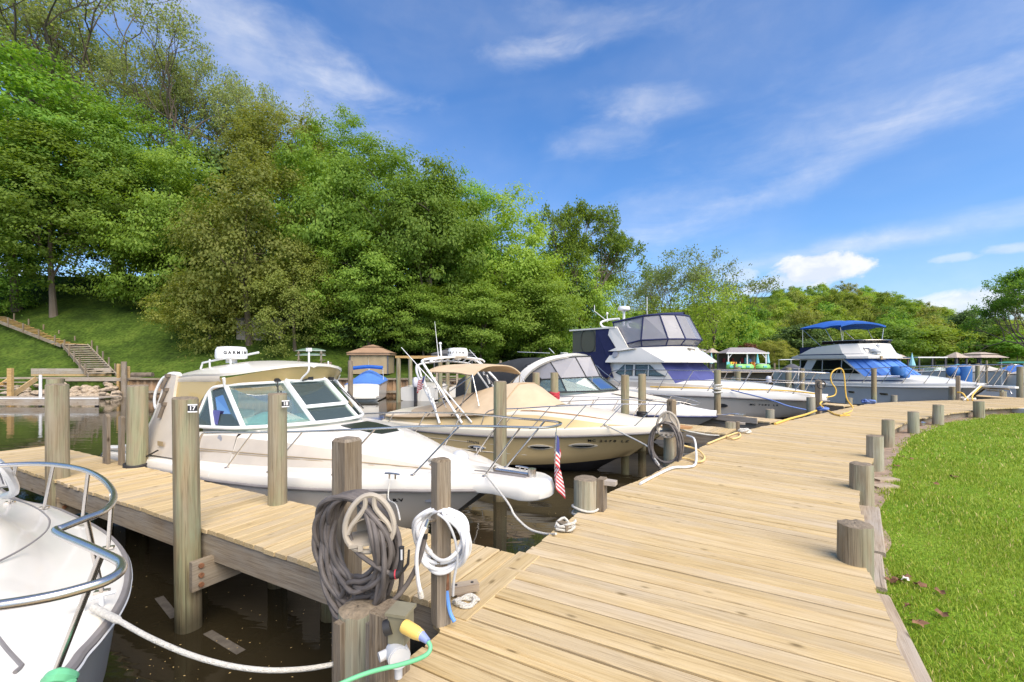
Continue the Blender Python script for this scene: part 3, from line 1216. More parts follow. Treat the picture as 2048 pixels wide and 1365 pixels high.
# bare soil strip between the boards and the grass, as in a worn lawn edge
soilw = interp([0, 3.4, 3.9, 5.2, 7.5, 9.5, 13, 16, 40], [0.05, .05, .20, .22, .26, .25, .26, .10, .05])
mb = MB()
ring = []
for i, p in enumerate(edge):
    a, b = edge[max(0, i - 3)], edge[min(len(edge) - 1, i + 3)]
    t = (b - a).normalized()
    nrm = Vector((t.y, -t.x))
    wv = soilw(p.y) * (1 + 0.18 * math.sin(i * .55))
    q0, q1 = p - nrm * 0.5, p + nrm * wv
    ring.append([(q0.x, q0.y, ZL - .02), (p.x, p.y, ZL + .004), ((p.x + q1.x) / 2, (p.y + q1.y) / 2, ZL + .012), (q1.x, q1.y, ZL + .006)])
mb.loft(ring, 0)
tag(mb.build('soil_strip', 'dirt'), kind='structure')


def blades():
    """individual blades of grass, thinning with distance"""
    P = np.array([[p.x, p.y] for p in edge])
    V, T = [], []
    tot = 0
    out = []
    for (r0, r1, dens, hh, ww) in ((1.5, 3.6, 13000, .030, .0021), (3.6, 6.5, 6500, .032, .0028), (6.5, 11, 2600, .040, .0045), (11, 24, 700, .045, .008)):
        a = (math.radians(62))
        # polar sampling to the right of straight ahead
        area = 0.5 * (r1 ** 2 - r0 ** 2) * math.radians(64)
        n = int(area * dens)
        rr = np.sqrt(rng.uniform(r0 ** 2, r1 ** 2, n))
        th = rng.uniform(math.radians(20), math.radians(84), n)
        x, y = rr * np.sin(th), rr * np.cos(th)
        ex = np.interp(y, P[:, 1], P[:, 0])
        so = np.array([soilw(q) for q in y]) * (1.0 + .3 * np.sin(y * 9))
        clump = np.sin(x * 3.1 + 1.3 * np.sin(y * 2.3)) * np.cos(y * 2.7 + np.sin(x * 1.9))
        keep = (x > ex + so * 0.95 + rng.uniform(-.03, .04, n)) & (x / y < 6) & (rng.uniform(0, 1, n) < 0.78 + 0.22 * clump)
        x, y = x[keep], y[keep]
        n = len(x)
        h = hh * rng.uniform(.45, 1.25, n) * (1 + .25 * clump[keep])
        an = rng.uniform(0, 2 * PI, n)
        lean = rng.uniform(.1, .9, n) * h
        la = rng.uniform(0, 2 * PI, n)
        w = ww * rng.uniform(.7, 1.4, n)
        s_ = x - np.interp(y, P[:, 1], P[:, 0])
        z0 = ZL + np.minimum(.12, .012 * np.maximum(s_, 0)) - .004
        wx, wy = w * np.cos(an), w * np.sin(an)
        a_ = np.stack([x - wx, y - wy, z0], 1)
        b_ = np.stack([x + wx, y + wy, z0], 1)
        mx = x + lean * .35 * np.cos(la)
        my = y + lean * .35 * np.sin(la)
        c_ = np.stack([mx + wx * .7, my + wy * .7, z0 + h * .6], 1)
        d_ = np.stack([mx - wx * .7, my - wy * .7, z0 + h * .6], 1)
        e_ = np.stack([x + lean * np.cos(la), y + lean * np.sin(la), z0 + h], 1)
        out.append(np.stack([a_, b_, c_, d_, e_], 1))
    A = np.concatenate(out)
    n = len(A)
    me = bpy.data.meshes.new('grass')
    me.vertices.add(n * 5)
    me.vertices.foreach_set('co', A.reshape(-1))
    idx = np.arange(n)[:, None] * 5
    loops = np.concatenate([idx + np.array([[0, 1, 2, 3]]), idx + np.array([[3, 2, 4]])], 1).reshape(-1)
    me.loops.add(len(loops))
    me.loops.foreach_set('vertex_index', loops)
    me.polygons.add(2 * n)
    st = np.stack([np.arange(n) * 7, np.arange(n) * 7 + 4], 1).reshape(-1)
    me.polygons.foreach_set('loop_start', st)
    me.update(calc_edges=True)
    me.materials.append(M['grass_blade'])
    o = bpy.data.objects.new('grass', me)
    COL.objects.link(o)
    tag(o, kind='stuff')
    return n


print('blades', blades(), 'planks', n_planks)

# ------------------------------------------------------------------ trees
def leaf_mesh(name, centers, normals, size, mat, asp=0.62):
    """one small bent leaf blade per centre"""
    n = len(centers)
    nr = normals / np.linalg.norm(normals, axis=1, keepdims=True)
    a = np.cross(nr, rng.normal(size=(n, 3)))
    a /= np.linalg.norm(a, axis=1, keepdims=True) + 1e-9
    b = np.cross(nr, a)
    s = (size * rng.uniform(.65, 1.35, n))[:, None]
    a, b = a * s * .5, b * s * .5 * asp
    dr = nr * s * .12
    q = np.stack([centers - a - dr, centers - b * 1.0 + a * .1, centers + a - dr, centers + b + a * .1], 1)
    me = bpy.data.meshes.new(name)
    me.vertices.add(4 * n)
    me.vertices.foreach_set('co', q.reshape(-1))
    me.loops.add(4 * n)
    me.loops.foreach_set('vertex_index', np.arange(4 * n))
    me.polygons.add(n)
    me.polygons.foreach_set('loop_start', np.arange(n) * 4)
    me.update(calc_edges=True)
    me.materials.append(M[mat])
    return me


def crown_mesh(mat, nclump=150, per=110, leaf=.055, flat=.45, cl=(.14, .26), shell=.55, top=1.0, low=.75, droop=0.0, lobes=5, upw=.75):
    """unit crown (half width 1, half height 1): clumps of leaves spread through an uneven volume"""
    lob = rng.normal(size=(lobes, 3))
    lob /= np.linalg.norm(lob, axis=1, keepdims=True)
    la = rng.uniform(.05, .28, lobes)
    C, NRM = [], []
    i = 0
    while i < nclump:
        d = rng.normal(size=3)
        d /= np.linalg.norm(d)
        r = (shell ** 3 + (1 - shell ** 3) * rng.uniform()) ** (1 / 3) if rng.uniform() < .8 else rng.uniform(.2, shell)
        k = 0.80 + sum(float(a * max(0, d @ q) ** 3) for a, q in zip(la, lob))
        p = d * r * k
        wz = np.interp(p[2], [-1, -.5, 0, .5, 1], [low, low + .2, 1.0, .86 * top, .5])
        p = p * np.array([wz, wz, 1.0])
        rc = rng.uniform(*cl)
        m_ = int(per * rng.uniform(.6, 1.4) * (rc / .2) ** 1.5)
        off = rng.normal(size=(m_, 3)) * np.array([rc, rc, rc * flat]) * .55
        off[:, 2] -= droop * (off[:, 0] ** 2 + off[:, 1] ** 2) / rc
        C.append(p + off)
        o = off / (np.linalg.norm(off, axis=1, keepdims=True) + 1e-6)
        NRM.append(np.array([0, 0, upw]) + .6 * o + .4 * d + .30 * rng.normal(size=(m_, 3)))
        i += 1
    return leaf_mesh('crown', np.concatenate(C), np.concatenate(NRM), leaf, mat)


def limb_path(p, q, n=5, wob=.03):
    p, q = np.array(p, float), np.array(q, float)
    L = np.linalg.norm(q - p)
    return [tuple(p + (q - p) * t + np.array([0, 0, 1]) * L * .12 * math.sin(PI * t) + (rng.normal(size=3) * wob * L if 0 < t < 1 else 0)) for t in np.linspace(0, 1, n)]


def trunk_mesh(nl=7, spread=.26, top=.85, r=.017, fork=.35):
    m_ = MB()
    lean = rng.normal(size=2) * .02
    sp = [(lean[0] * math.sin(3 * t), lean[1] * math.sin(2.2 * t), t * top) for t in np.linspace(0, 1, 9)]
    sp[0] = (sp[0][0], sp[0][1], -.06)
    m_.tube(sp, [r * (1.35 if i == 0 else 1.0) * (1 - .85 * (i / 8) ** 1.2) for i in range(9)], 8)
    for i in range(nl):
        t0 = rng.uniform(fork, .8)
        a = rng.uniform(0, 2 * PI)
        z = t0 * top
        ln = spread * rng.uniform(.6, 1.1)
        k = min(8, int(t0 * 8))
        p = sp[k]
        q = (p[0] + ln * math.cos(a), p[1] + ln * math.sin(a), p[2] + ln * rng.uniform(.5, 1.2))
        pa = limb_path(p, q)
        m_.tube(pa, [r * .45 * (1 - .8 * j / 4) for j in range(5)], 5)
        for _ in range(2):
            e = np.array(pa[rng.integers(2, 4)])
            q2 = e + rng.normal(size=3) * ln * .35 + np.array([0, 0, ln * .3])
            m_.tube(limb_path(e, q2, 4), [r * .2, r * .15, r * .1, r * .05], 4)
    return m_.mesh('trunk', 'bark')


def sparse_meshes(mat, stems=5, leaf=.022, per=26, seed_spread=.5, depth=4, rr=.012, start=.18, narrow=.75, tuft=.026):
    """open tree of total height 1: ascending stems, visible branches, leaf tufts at the ends"""
    m_ = MB()
    tips = []

    def grow(p, d, L, r, lev):
        d = d / np.linalg.norm(d)
        mid = p + d * L * .5 + rng.normal(size=3) * L * .06
        q = p + d * L + rng.normal(size=3) * L * .05
        m_.tube([tuple(p), tuple(mid), tuple(q)], [r, r * .82, r * .64], 6 if lev < 2 else 4, caps=False)
        if lev >= depth:
            tips.append(q)
            tips.append(mid)
            return
        if lev >= depth - 1:
            tips.append(q)
        k = 2 if rng.uniform() < .55 else 3
        for _ in range(k):
            nd = d + rng.normal(size=3) * (.42 if lev else .3) + np.array([0, 0, .22 * narrow])
            grow(q, nd, L * rng.uniform(.62, .85), r * .62, lev + 1)
    base = np.array([0, 0, -.05])
    m_.tube([tuple(base), (0, 0, start * .5), (.004, 0, start)], [rr * 1.6, rr * 1.3, rr * 1.15], 8)
    for _ in range(stems):
        grow(np.array([.004, 0, start]), np.array([rng.normal() * seed_spread, rng.normal() * seed_spread, 1.0]), rng.uniform(.17, .25), rr * .75, 0)
    tips = np.array(tips)
    zmax = tips[:, 2].max()
    C = np.repeat(tips, per, 0) + rng.normal(size=(len(tips) * per, 3)) * np.array([tuft, tuft, tuft * .8])
    NR = rng.normal(size=C.shape) + np.array([0, 0, .5])
    cm = leaf_mesh('crown', C, NR, leaf, mat)
    return m_.mesh('trunk', 'bark'), cm, zmax


CR = {
    'maple_big': [crown_mesh('leaf_maple', 430, 150, .031, .34, cl=(.08, .17), lobes=7) for _ in range(3)],
    'maple': [crown_mesh('leaf_maple', 190, 240, .037, .36, cl=(.12, .23), lobes=6) for _ in range(4)],
    'olive': [crown_mesh('leaf_olive', 220, 200, .034, .45, cl=(.10, .19), droop=.3) for _ in range(2)],
    'lime': [crown_mesh('leaf_lime', 170, 150, .042, .38, shell=.5) for _ in range(2)],
    'pale': [crown_mesh('leaf_pale', 110, 70, .050, .6, cl=(.10, .2)) for _ in range(1)],
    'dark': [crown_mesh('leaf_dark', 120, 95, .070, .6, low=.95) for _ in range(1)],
    'rust': [crown_mesh('leaf_rust', 60, 70, .10, .6)],
    'far': [crown_mesh('leaf_maple', 75, 75, .085, .55, cl=(.15, .27), low=.95, top=1.1) for _ in range(3)],
    'farlime': [crown_mesh('leaf_lime', 75, 75, .085, .55, cl=(.15, .27), low=.95, top=1.1) for _ in range(2)],
    'farolive': [crown_mesh('leaf_olive', 70, 70, .085, .55, cl=(.15, .27), low=.95, top=1.1)],
    'willow': [crown_mesh('leaf_lime', 210, 42, .050, 1.3, cl=(.10, .22), droop=.5, low=.95, upw=.2)],
}
TR = [trunk_mesh() for _ in range(4)]


def link(name, me, parent=None):
    o = bpy.data.objects.new(name, me)
    COL.objects.link(o)
    if parent is not None:
        o.parent = parent
    return o


TN = [0]


def tree(label, u, D, vtop, vbot, wpx, kind='maple', group='trees on the far bank', name='leafy_tree', cat='tree', trunk=True, dx=0.0, i=None, depth=None):
    x = (u - 1024) / F * D
    zt = HC - (vtop - H0) * D / F
    zb = HC - (vbot - H0) * D / F
    zg = land(x, D)
    if zg < -1:
        zg = 0.0
    w = wpx * D / F / 2
    TN[0] += 1
    t = thing(name, label, cat, (x, D, zg), random.uniform(0, 6.28), group)
    if kind == 'maple' and w > 6.3:
        kind = 'maple_big'
    me = CR[kind][(TN[0] if i is None else i) % len(CR[kind])]
    c = link('crown', me, t)
    c.location = (0, 0, (zt + zb) / 2 - zg)
    c.scale = (w / .95, (depth or w) / .95, (zt - zb) / 2 / .95)
    if trunk:
        h = zt - zg
        k = link('trunk', TR[TN[0] % len(TR)], t)
        k.scale = (h * .85, h * .85, h * .84)
    return t


G1 = 'maples and other leafy trees on the far bank'
# front row on the bank, left to right
tree('big bright maple at the far left edge above the hill stairs', 35, 44, 60, 500, 440, 'maple', G1)
tree('broad bright maple with two bare trunks showing above the grass slope', 108, 42.5, 230, 560, 360, 'maple', G1)
tree('maple low at the left edge with its branches nearly on the slope', -60, 42, 340, 640, 300, 'maple', G1)
tree('tall maple behind the broad maple above the stairs', 235, 47, 170, 520, 300, 'maple', G1)
tree('dark maple in the shade between the bright maples and the olive tree', 345, 45, 285, 640, 240, 'maple', G1)
tree('olive yellow tree hanging over the bank behind the radar dome', 500, 39.5, 285, 690, 290, 'olive', G1)
tree('low olive tree leaning out at the foot of the slope', 420, 40, 520, 700, 200, 'olive', G1)
tree('low olive yellow tree spreading over the canoe rack', 590, 38.8, 480, 695, 190, 'olive', G1)
tree('green tree directly right of the olive tree', 655, 43, 250, 690, 240, 'maple', G1)
tree('tallest green tree above the tan gazebo', 770, 44, 256, 640, 300, 'maple', G1)
tree('wide green tree above the grey roofed gazebo', 860, 42, 288, 690, 250, 'maple', G1)
tree('lower green tree with boughs just over the tan gazebo', 740, 40.5, 430, 695, 220, 'maple', G1)
tree('green tree at the right shoulder of the tall grove', 920, 46, 338, 680, 180, 'maple', G1)
tree('yellow green tree with a rounded top right of the tall grove', 1010, 46, 395, 700, 230, 'lime', G1)
tree('lower yellow green tree with flat sprays above the black canopy boat', 1080, 43, 520, 720, 190, 'lime', G1)
tree('green bush like tree at the end of the grove by the motor yacht', 1170, 52, 500, 725, 150, 'lime', G1)
tree('dark green tree in the notch behind the bimini frame', 960, 41, 540, 715, 190, 'maple', G1)
tree('small green tree above the outboard boat', 850, 40, 560, 705, 170, 'maple', G1)
# second row, higher on the slope
G2 = 'trees of the second row up the slope'
for u, D, vt, vb, w, k, lab in [(570, 58, 205, 420, 250, 'olive', 'yellowish tree whose top shows above the olive tree'), (470, 62, 175, 420, 210, 'pale', 'pale tree between the tall bare limbed tree and the yellowish top'),
                                (690, 57, 240, 500, 240, 'maple', 'hidden tree filling the crest behind the grove'), (620, 55, 300, 600, 260, 'maple', 'tree in shade behind the olive tree'),
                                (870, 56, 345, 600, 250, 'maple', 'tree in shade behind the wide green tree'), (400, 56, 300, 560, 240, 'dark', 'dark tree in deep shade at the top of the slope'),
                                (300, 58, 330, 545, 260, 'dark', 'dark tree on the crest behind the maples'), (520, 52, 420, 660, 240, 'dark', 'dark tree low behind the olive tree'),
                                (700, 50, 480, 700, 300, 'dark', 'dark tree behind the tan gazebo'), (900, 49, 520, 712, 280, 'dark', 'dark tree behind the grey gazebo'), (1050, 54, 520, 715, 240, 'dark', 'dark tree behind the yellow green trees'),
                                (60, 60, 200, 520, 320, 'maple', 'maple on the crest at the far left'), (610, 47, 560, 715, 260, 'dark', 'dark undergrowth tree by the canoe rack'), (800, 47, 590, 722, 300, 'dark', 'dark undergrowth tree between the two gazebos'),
                                (1000, 48, 600, 722, 220, 'dark', 'dark undergrowth tree behind the tan bimini'), (1110, 58, 480, 720, 150, 'maple', 'green tree behind the crooked dark tree')]:
    tree(lab, u, D, vt, vb, w, k, G2)

# open crowned trees
SP = [sparse_meshes('leaf_pale', 6, .0085, 15, .42, 5, .011, tuft=.013) for _ in range(2)]
SPD = sparse_meshes('leaf_maple', 5, .016, 17, .36, 5, .015, .22, tuft=.018)
SPG = sparse_meshes('leaf_pale', 7, .012, 8, .55, 5, .009, .1, tuft=.016)


def open_tree(label, u, D, vtop, wscale, sm, group, name='open_tree', rz=None):
    x = (u - 1024) / F * D
    zg = land(x, D)
    h = (HC - (vtop - H0) * D / F - zg) / sm[2]
    t = thing(name, label, 'tree', (x, D, zg), random.uniform(0, 6.28) if rz is None else rz, group)
    a, b = link('trunk', sm[0], t), link('crown', sm[1], t)
    for o in (a, b):
        o.scale = (h * wscale, h * wscale, h)
    return t


G3 = 'open crowned trees with bare limbs'
open_tree('tall pale tree with bare limbs against the sky, left one', 235, 60, 5, 1.0, SP[0], G3)
open_tree('tall pale tree with bare limbs against the sky, right one', 350, 58, 70, 1.0, SP[1], G3, rz=1.1)
open_tree('thin pale tree on the shoulder right of the bare limbed pair', 430, 62, 150, .8, SP[0], G3, rz=2.2)
open_tree('pale tree top peeping out at the far left', 60, 64, 40, .9, SP[1], G3, rz=4)
open_tree('crooked dark tree with a limb reaching out over the motor yacht', 1150, 50, 395, .8, SPD, G3, rz=.5)
open_tree('open bare topped tree left of the willow like tree', 1320, 92, 520, 1.0, SPG, G3)
open_tree('open bare topped tree behind the willow like tree', 1420, 96, 522, 1.0, SPG, G3, rz=2.5)
open_tree('sparse tree cut off by the right edge of the view', 2085, 58, 535, .9, SPD, G3, rz=2)

# right of the channel
G4 = 'trees behind the marina'
tree('feathery willow like tree behind the motor yacht flybridge', 1425, 80, 545, 712, 165, 'willow', G4)
tree('second feathery tree to the left of the flybridge canopy', 1320, 84, 590, 715, 150, 'willow', G4)
tree('green tree beside the feathery tree', 1478, 92, 590, 712, 70, 'far', G4)
tree('low green tree behind the radar mast of the motor yacht', 1240, 80, 605, 725, 120, 'far', G4)
tree('small olive tree beside the paddle craft hut', 1548, 76, 672, 730, 75, 'olive', G4)
tree('rust coloured shrub behind the hut roof', 1497, 78, 684, 715, 45, 'rust', G4, name='shrub', cat='shrub', trunk=False)
tree('dark pyramid shaped tree left of the tall radar mast', 1940, 112, 622, 712, 95, 'dark', G4)
tree('dark reddish tree by the house on the hill', 1990, 130, 640, 705, 60, 'rust', G4)
tree('round green tree at the right edge above the green cover', 2035, 100, 662, 715, 85, 'far', G4)
tree('bright green tree with flat sprays left of the dark pyramid tree', 1870, 105, 640, 722, 120, 'farlime', G4)
tree('green tree with flat sprays behind the blue bimini', 1780, 102, 645, 722, 120, 'far', G4)
tree('bright green tree behind the radar of the blue bimini boat', 1700, 104, 655, 722, 110, 'farlime', G4)
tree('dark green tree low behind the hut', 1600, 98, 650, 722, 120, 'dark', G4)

# the wooded hill: every crown its own tree
hill = []
tries = 0
while len(hill) < 230 and tries < 9000:
    tries += 1
    y = random.uniform(104, 264)
    x = random.uniform(18, 320)
    u = 1024 + x / y * F
    if not (1190 < u < 2130):
        continue
    z = land(x, y)
    if all((x - a) ** 2 + (y - b) ** 2 > 5.6 ** 2 for a, b, _ in hill):
        hill.append((x, y, z))
sil = interp([1190, 1300, 1480, 1560, 1640, 1720, 1850, 1950, 2050, 2130], [645, 625, 596, 578, 567, 573, 606, 628, 642, 650])
for j, (x, y, z) in enumerate(hill):
    k = random.choice(('far', 'far', 'farlime', 'farlime', 'farolive'))
    me = random.choice(CR[k])
    t = link('hill_tree', me)
    h = random.uniform(9.5, 14)
    w = random.uniform(4.6, 6.4)
    h = min(h, HC + (H0 - sil(1024 + x / y * F) + random.uniform(-16, 5)) * y / F - z)
    if h < 4:
        bpy.data.objects.remove(t)
        continue
    w *= min(1, h / 9)
    t.location = (x, y, z + h * .52)
    t.scale = (w, w, h * .58)
    t.rotation_euler = (0, 0, random.uniform(0, 6))
    tag(t, 'leafy green tree among many on the wooded hill behind the marina', 'tree', 'trees covering the wooded hill')

# understory along the bank
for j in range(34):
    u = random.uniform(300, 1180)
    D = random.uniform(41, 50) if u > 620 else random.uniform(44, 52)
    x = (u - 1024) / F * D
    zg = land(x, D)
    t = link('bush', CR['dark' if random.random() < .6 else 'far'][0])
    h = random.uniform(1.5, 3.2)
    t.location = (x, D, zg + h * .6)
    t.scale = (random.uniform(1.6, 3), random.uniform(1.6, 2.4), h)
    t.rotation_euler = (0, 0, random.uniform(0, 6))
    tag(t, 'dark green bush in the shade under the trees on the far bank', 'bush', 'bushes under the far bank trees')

# ------------------------------------------------------------------ boats
class Hull:
    """planing hull: deck line, flared topsides, chine, keel, raked stem"""

    def __init__(s, x0, L, bd, zd, rake, zc0=.08, zc1=.5, zk=-.35, flare=.955, n=26):
        s.x0, s.L, s.rake, s.zc0, s.zc1, s.zk, s.flare, s.n = x0, L, rake, zc0, zc1, zk, flare, n
        s.bd, s.zd = interp(*zip(*bd)), interp(*zip(*zd))
        s.us = [1 - (1 - i / (n - 1)) ** 1.35 for i in range(n)]

    def row(s, u):
        x = s.x0 + u * (s.L - s.x0)
        b, z = s.bd(x), s.zd(x)
        w = u ** 3
        xc, xk = x - s.rake * .6 * w, x - s.rake * w
        bc = b * (s.flare - .48 * u ** 4)
        zc = s.zc0 + (s.zc1 - s.zc0) * u ** 3
        zk = s.zk + (min(zc, z * .5) - s.zk - .02) * u ** 9
        pts = []
        for t in (0, .12, .35, .65, 1.0):
            fl = t ** .8
            pts.append((x + (xc - x) * t, b + (bc - b) * fl, z + (zc - z) * t))
        pts.append((xk, 0.0, zk))
        return pts

    def y(s, x, z):
        u = (x - s.x0) / (s.L - s.x0)
        best = 0
        for _ in range(4):
            p = s.row(min(1, max(0, u)))
            ys = interp([q[2] for q in reversed(p[:5])], [q[1] for q in reversed(p[:5])])
            xsft = interp([q[2] for q in reversed(p[:5])], [q[0] for q in reversed(p[:5])])
            u += (x - xsft(z)) / (s.L - s.x0)
            best = ys(z)
        return best

    def build(s, parent, mats, name='hull', split=4):
        m_ = MB()
        rings = []
        for u in s.us:
            p = s.row(u)
            rings.append([(a, b, c) for a, b, c in p] + [(a, -b, c) for a, b, c in reversed(p[:-1])])
        k = len(rings[0]) - 1
        mt = [0 if (j < split or j >= k - split) else 1 for j in range(k)]
        m_.loft(rings, 0, False, True, mats=mt)
        m_.add(rings[0], [tuple(range(len(rings[0]) - 1, -1, -1))], 0)
        return m_.build(name, mats, parent, sharp=50)

    def edge(s, dz=0.0, dy=0.0, x1=None):
        """deck edge path, starboard stern round the stem to port stern"""
        a = [(x, -(s.bd(x) + dy), s.zd(x) + dz) for x in (s.x0 + u * (s.L - s.x0) for u in s.us)]
        b = [(x, -y, z) for x, y, z in reversed(a)]
        return a + b[1:] if abs(a[-1][1]) < .02 else a + b

    def rub(s, parent, mat, r=.022, name='rub_rail', dz=0.0):
        m_ = MB()
        m_.tube(s.edge(dz, .004), r, 8)
        return m_.build(name, mat, parent)


def deckloft(parent, name, xs_, prof, mats, strips, sharp=35, cap=None):
    m_ = MB()
    rings = []
    for x in xs_:
        p = prof(x)
        rings.append([(x, -y, z) for y, z in p] + [(x, y, z) for y, z in reversed(p[:-1])])
    k = len(rings[0]) - 1
    st = list(strips) + list(reversed(strips))
    m_.loft(rings, 0, False, True, mats=st[:k])
    if cap is not None:
        m_.add(rings[0], [tuple(range(len(rings[0])))], cap)
    return m_.build(name, mats, parent, sharp)


def mirror(p):
    return [(x, -y, z) for x, y, z in reversed(p)]


def rail(parent, half, posts, r=.014, pr=.011, mat='steel', both=True, closed_bow=True, lower=None):
    """half: starboard rail path ending at the bow; posts: (base, top) pairs, mirrored to port"""
    m_ = MB()
    full = smooth_path(half + (mirror(half)[(1 if abs(half[-1][1]) < 1e-3 else 0):] if both else []), 5)
    m_.tube(full, r, 8)
    m_.build('bow_rail', mat, parent)
    if lower:
        m_ = MB()
        m_.tube(smooth_path(lower + (mirror(lower)[(1 if abs(lower[-1][1]) < 1e-3 else 0):] if both else []), 5), r * .8, 8)
        m_.build('lower_rail', mat, parent)
    for b, t in posts:
        for sg in ((1, -1) if both else (1,)):
            m_ = MB()
            m_.tube([(b[0], b[1] * sg, b[2]), (t[0], t[1] * sg, t[2])], pr, 8)
            m_.lathe([(pr * 2.6, 0), (pr * 2.6, .012), (pr * 1.3, .02)], (b[0], b[1] * sg, b[2] - .004), 10)
            m_.build('stanchion', mat, parent)


def cleat(parent, x, y, z, rz=0.0, L=.2, mat='steel'):
    m_ = MB()
    c, s_ = math.cos(rz), math.sin(rz)
    m_.tube([(x - c * L / 2, y - s_ * L / 2, z + .05), (x - c * L / 4, y - s_ * L / 4, z + .055), (x + c * L / 4, y + s_ * L / 4, z + .055), (x + c * L / 2, y + s_ * L / 2, z + .05)], .011, 8)
    for k in (-.2, .2):
        m_.tube([(x + c * L * k, y + s_ * L * k, z - .005), (x + c * L * k, y + s_ * L * k, z + .05)], .012, 8)
    return m_.build('cleat', mat, parent)


def pane(parent, pts, mat, frame=None, fr=.02, name='window', t=.008):
    """one pane, with its own frame as the part and the glass as its sub-part"""
    if frame:
        m_ = MB()
        P = [Vector(p) for p in pts]
        c = sum(P, Vector()) / len(P)
        for i in range(len(P)):
            a, b = P[i], P[(i + 1) % len(P)]
            nrm = (P[1] - P[0]).cross(P[2] - P[0]).normalized()
            m_.beam(a, b, fr * 2, fr * 1.5, up=nrm)
        f = m_.build(name, frame, parent)
        m2 = MB()
        m2.plate(pts, t)
        m2.build('pane', mat, f)
        return f
    m2 = MB()
    m2.plate(pts, t)
    return m2.build(name, mat, parent)


def flag(parent, w, h, nx=14, ny=13, drape=.35, union=True):
    """hanging flag, stripes and union as faces; origin at the top of the hoist"""
    m_ = MB()
    for i in range(nx + 1):
        for j in range(ny + 1):
            s_, t_ = i / nx, j / ny
            x = w * s_ * (1 - drape) + .02 * math.sin(s_ * 7)
            y = .05 * math.sin(s_ * 9 + t_ * 2) * s_ + .02 * math.sin(s_ * 17)
            z = -h * t_ - drape * 1.6 * w * s_ ** 1.3 * (1 - .1 * t_)
            m_.v.append((x, y, z))
    for i in range(nx):
        for j in range(ny):
            a = i * (ny + 1) + j
            m_.f.append((a, a + 1, a + ny + 2, a + ny + 1))
            m_.m.append(2 if (i < nx * .4 and j < 7) else (0 if j % 2 == 0 else 1))
            m_.s.append(True)
    return m_.build('flag', ['flag_red', 'flag_white', 'flag_blue'], parent)


def boat_thing(label, tip, h, L, name='motor_boat', cat='boat', group='motor boats moored along the boardwalk'):
    h = Vector(h).normalized()
    o = Vector((tip[0], tip[1])) - h * L
    return thing(name, label, cat, (o.x, o.y, ZW), math.atan2(h.y, h.x), group)


def radome(parent, c, r, h, txt=None, txsize=.1, txaz=0.0, mat='white_paint', name='radar_dome'):
    m_ = MB()
    m_.lathe([(r * .80, 0), (r * .97, h * .06), (r, h * .25), (r * .97, h * .72), (r * .86, h * .95), (r * .5, h), (.01, h)], (0, 0, 0), 28)
    m_.lathe([(r * .35, -h * .3), (r * .35, .01)], (0, 0, 0), 12)
    d = m_.build(name, mat, parent, loc=c)
    if txt:
        # lettering wrapped round the dome, one character per small arc
        n = len(txt)
        for i, ch in enumerate(txt):
            a = txaz + (i - (n - 1) / 2) * txsize * .86 / r
            text('lettering', ch, txsize, d, ((r + .004) * math.cos(a), (r + .004) * math.sin(a), h * .5), (PI / 2, 0, a + PI / 2), 'ink', .001, bold=.002)
    return d


def hull_text(parent, H, s_, x, z, size, mat='ink'):
    """registration lettering that follows the curve of the starboard topside, one piece per character"""
    for ch in s_:
        if ch != ' ':
            y0, y1 = H.y(x - .08, z), H.y(x + .08, z)
            yl, yh = H.y(x, z - .06), H.y(x, z + .06)
            text('lettering', ch, size, parent, (x, -(H.y(x, z) + .010), z), (R(90) + math.atan2(yh - yl, .12), 0, math.atan2(y0 - y1, .16)), mat, .001, bold=.003)
        x += size * (.74 if ch != ' ' else .5)


# ---- boat 1: white hardtop cruiser beside the first finger
tip1 = at(1103, 995)
b1 = boat_thing('white cabin boat with a hardtop, radar dome and long bow pulpit in the nearest slip', tip1, (.876, -.482), 9.2)
H1 = Hull(1.6, 8.45, [(1.6, 1.40), (3, 1.48), (5, 1.48), (6, 1.40), (6.8, 1.2), (7.4, .95), (7.9, .68), (8.25, .44), (8.45, .30)], [(1.6, .80), (3.4, .86), (5, .90), (6.6, .95), (7.6, .97), (8.45, .95)], 1.15, zc1=.42)
H1.build(b1, ['hull_shade_taupe', 'bottom_black'])
xs1 = [1.62, 2.2, 2.8, 3.4, 4.0, 4.6, 4.95]
zc1_ = interp([1.6, 2.6, 3.4, 4.2, 5, 5.8, 6.6, 7.2, 7.7, 8.05, 8.45], [.97, 1.04, 1.30, 1.46, 1.48, 1.46, 1.39, 1.31, 1.21, 1.12, 1.06])
yc1 = interp([1.6, 4, 5, 5.8, 6.6, 7.2, 7.7, 8.05, 8.45], [1.20, 1.20, 1.10, .98, .74, .52, .30, .18, .1])


def prof1(x, aft=False):
    b, z = H1.bd(x), H1.zd(x)
    c, zc = yc1(x), zc1_(x)
    c = min(c, b - .1)
    zi = z + .165
    zc = max(zc, zi + .01)
    side = min(b - .20, c + .12) if b > .45 else b * .6
    p = [(b, z + .01), (b + .012, z + .05), (b - .01, z + .125), (b - .05, z + .15), (max(b - .17, .05), zi - .005), (max(side, .045), zi)]
    if aft:
        return p + [(c + .02, zc - .05), (c - .02, zc), (c - .10, zc), (c - .12, zc - .03), (c - .13, .45), (0, .45)]
    return p + [(max(c + .01, .04), zc - .07), (max(c - .10, .03), zc - .005), (max(c * .5, .02), zc + .045), (0, zc + .06)]


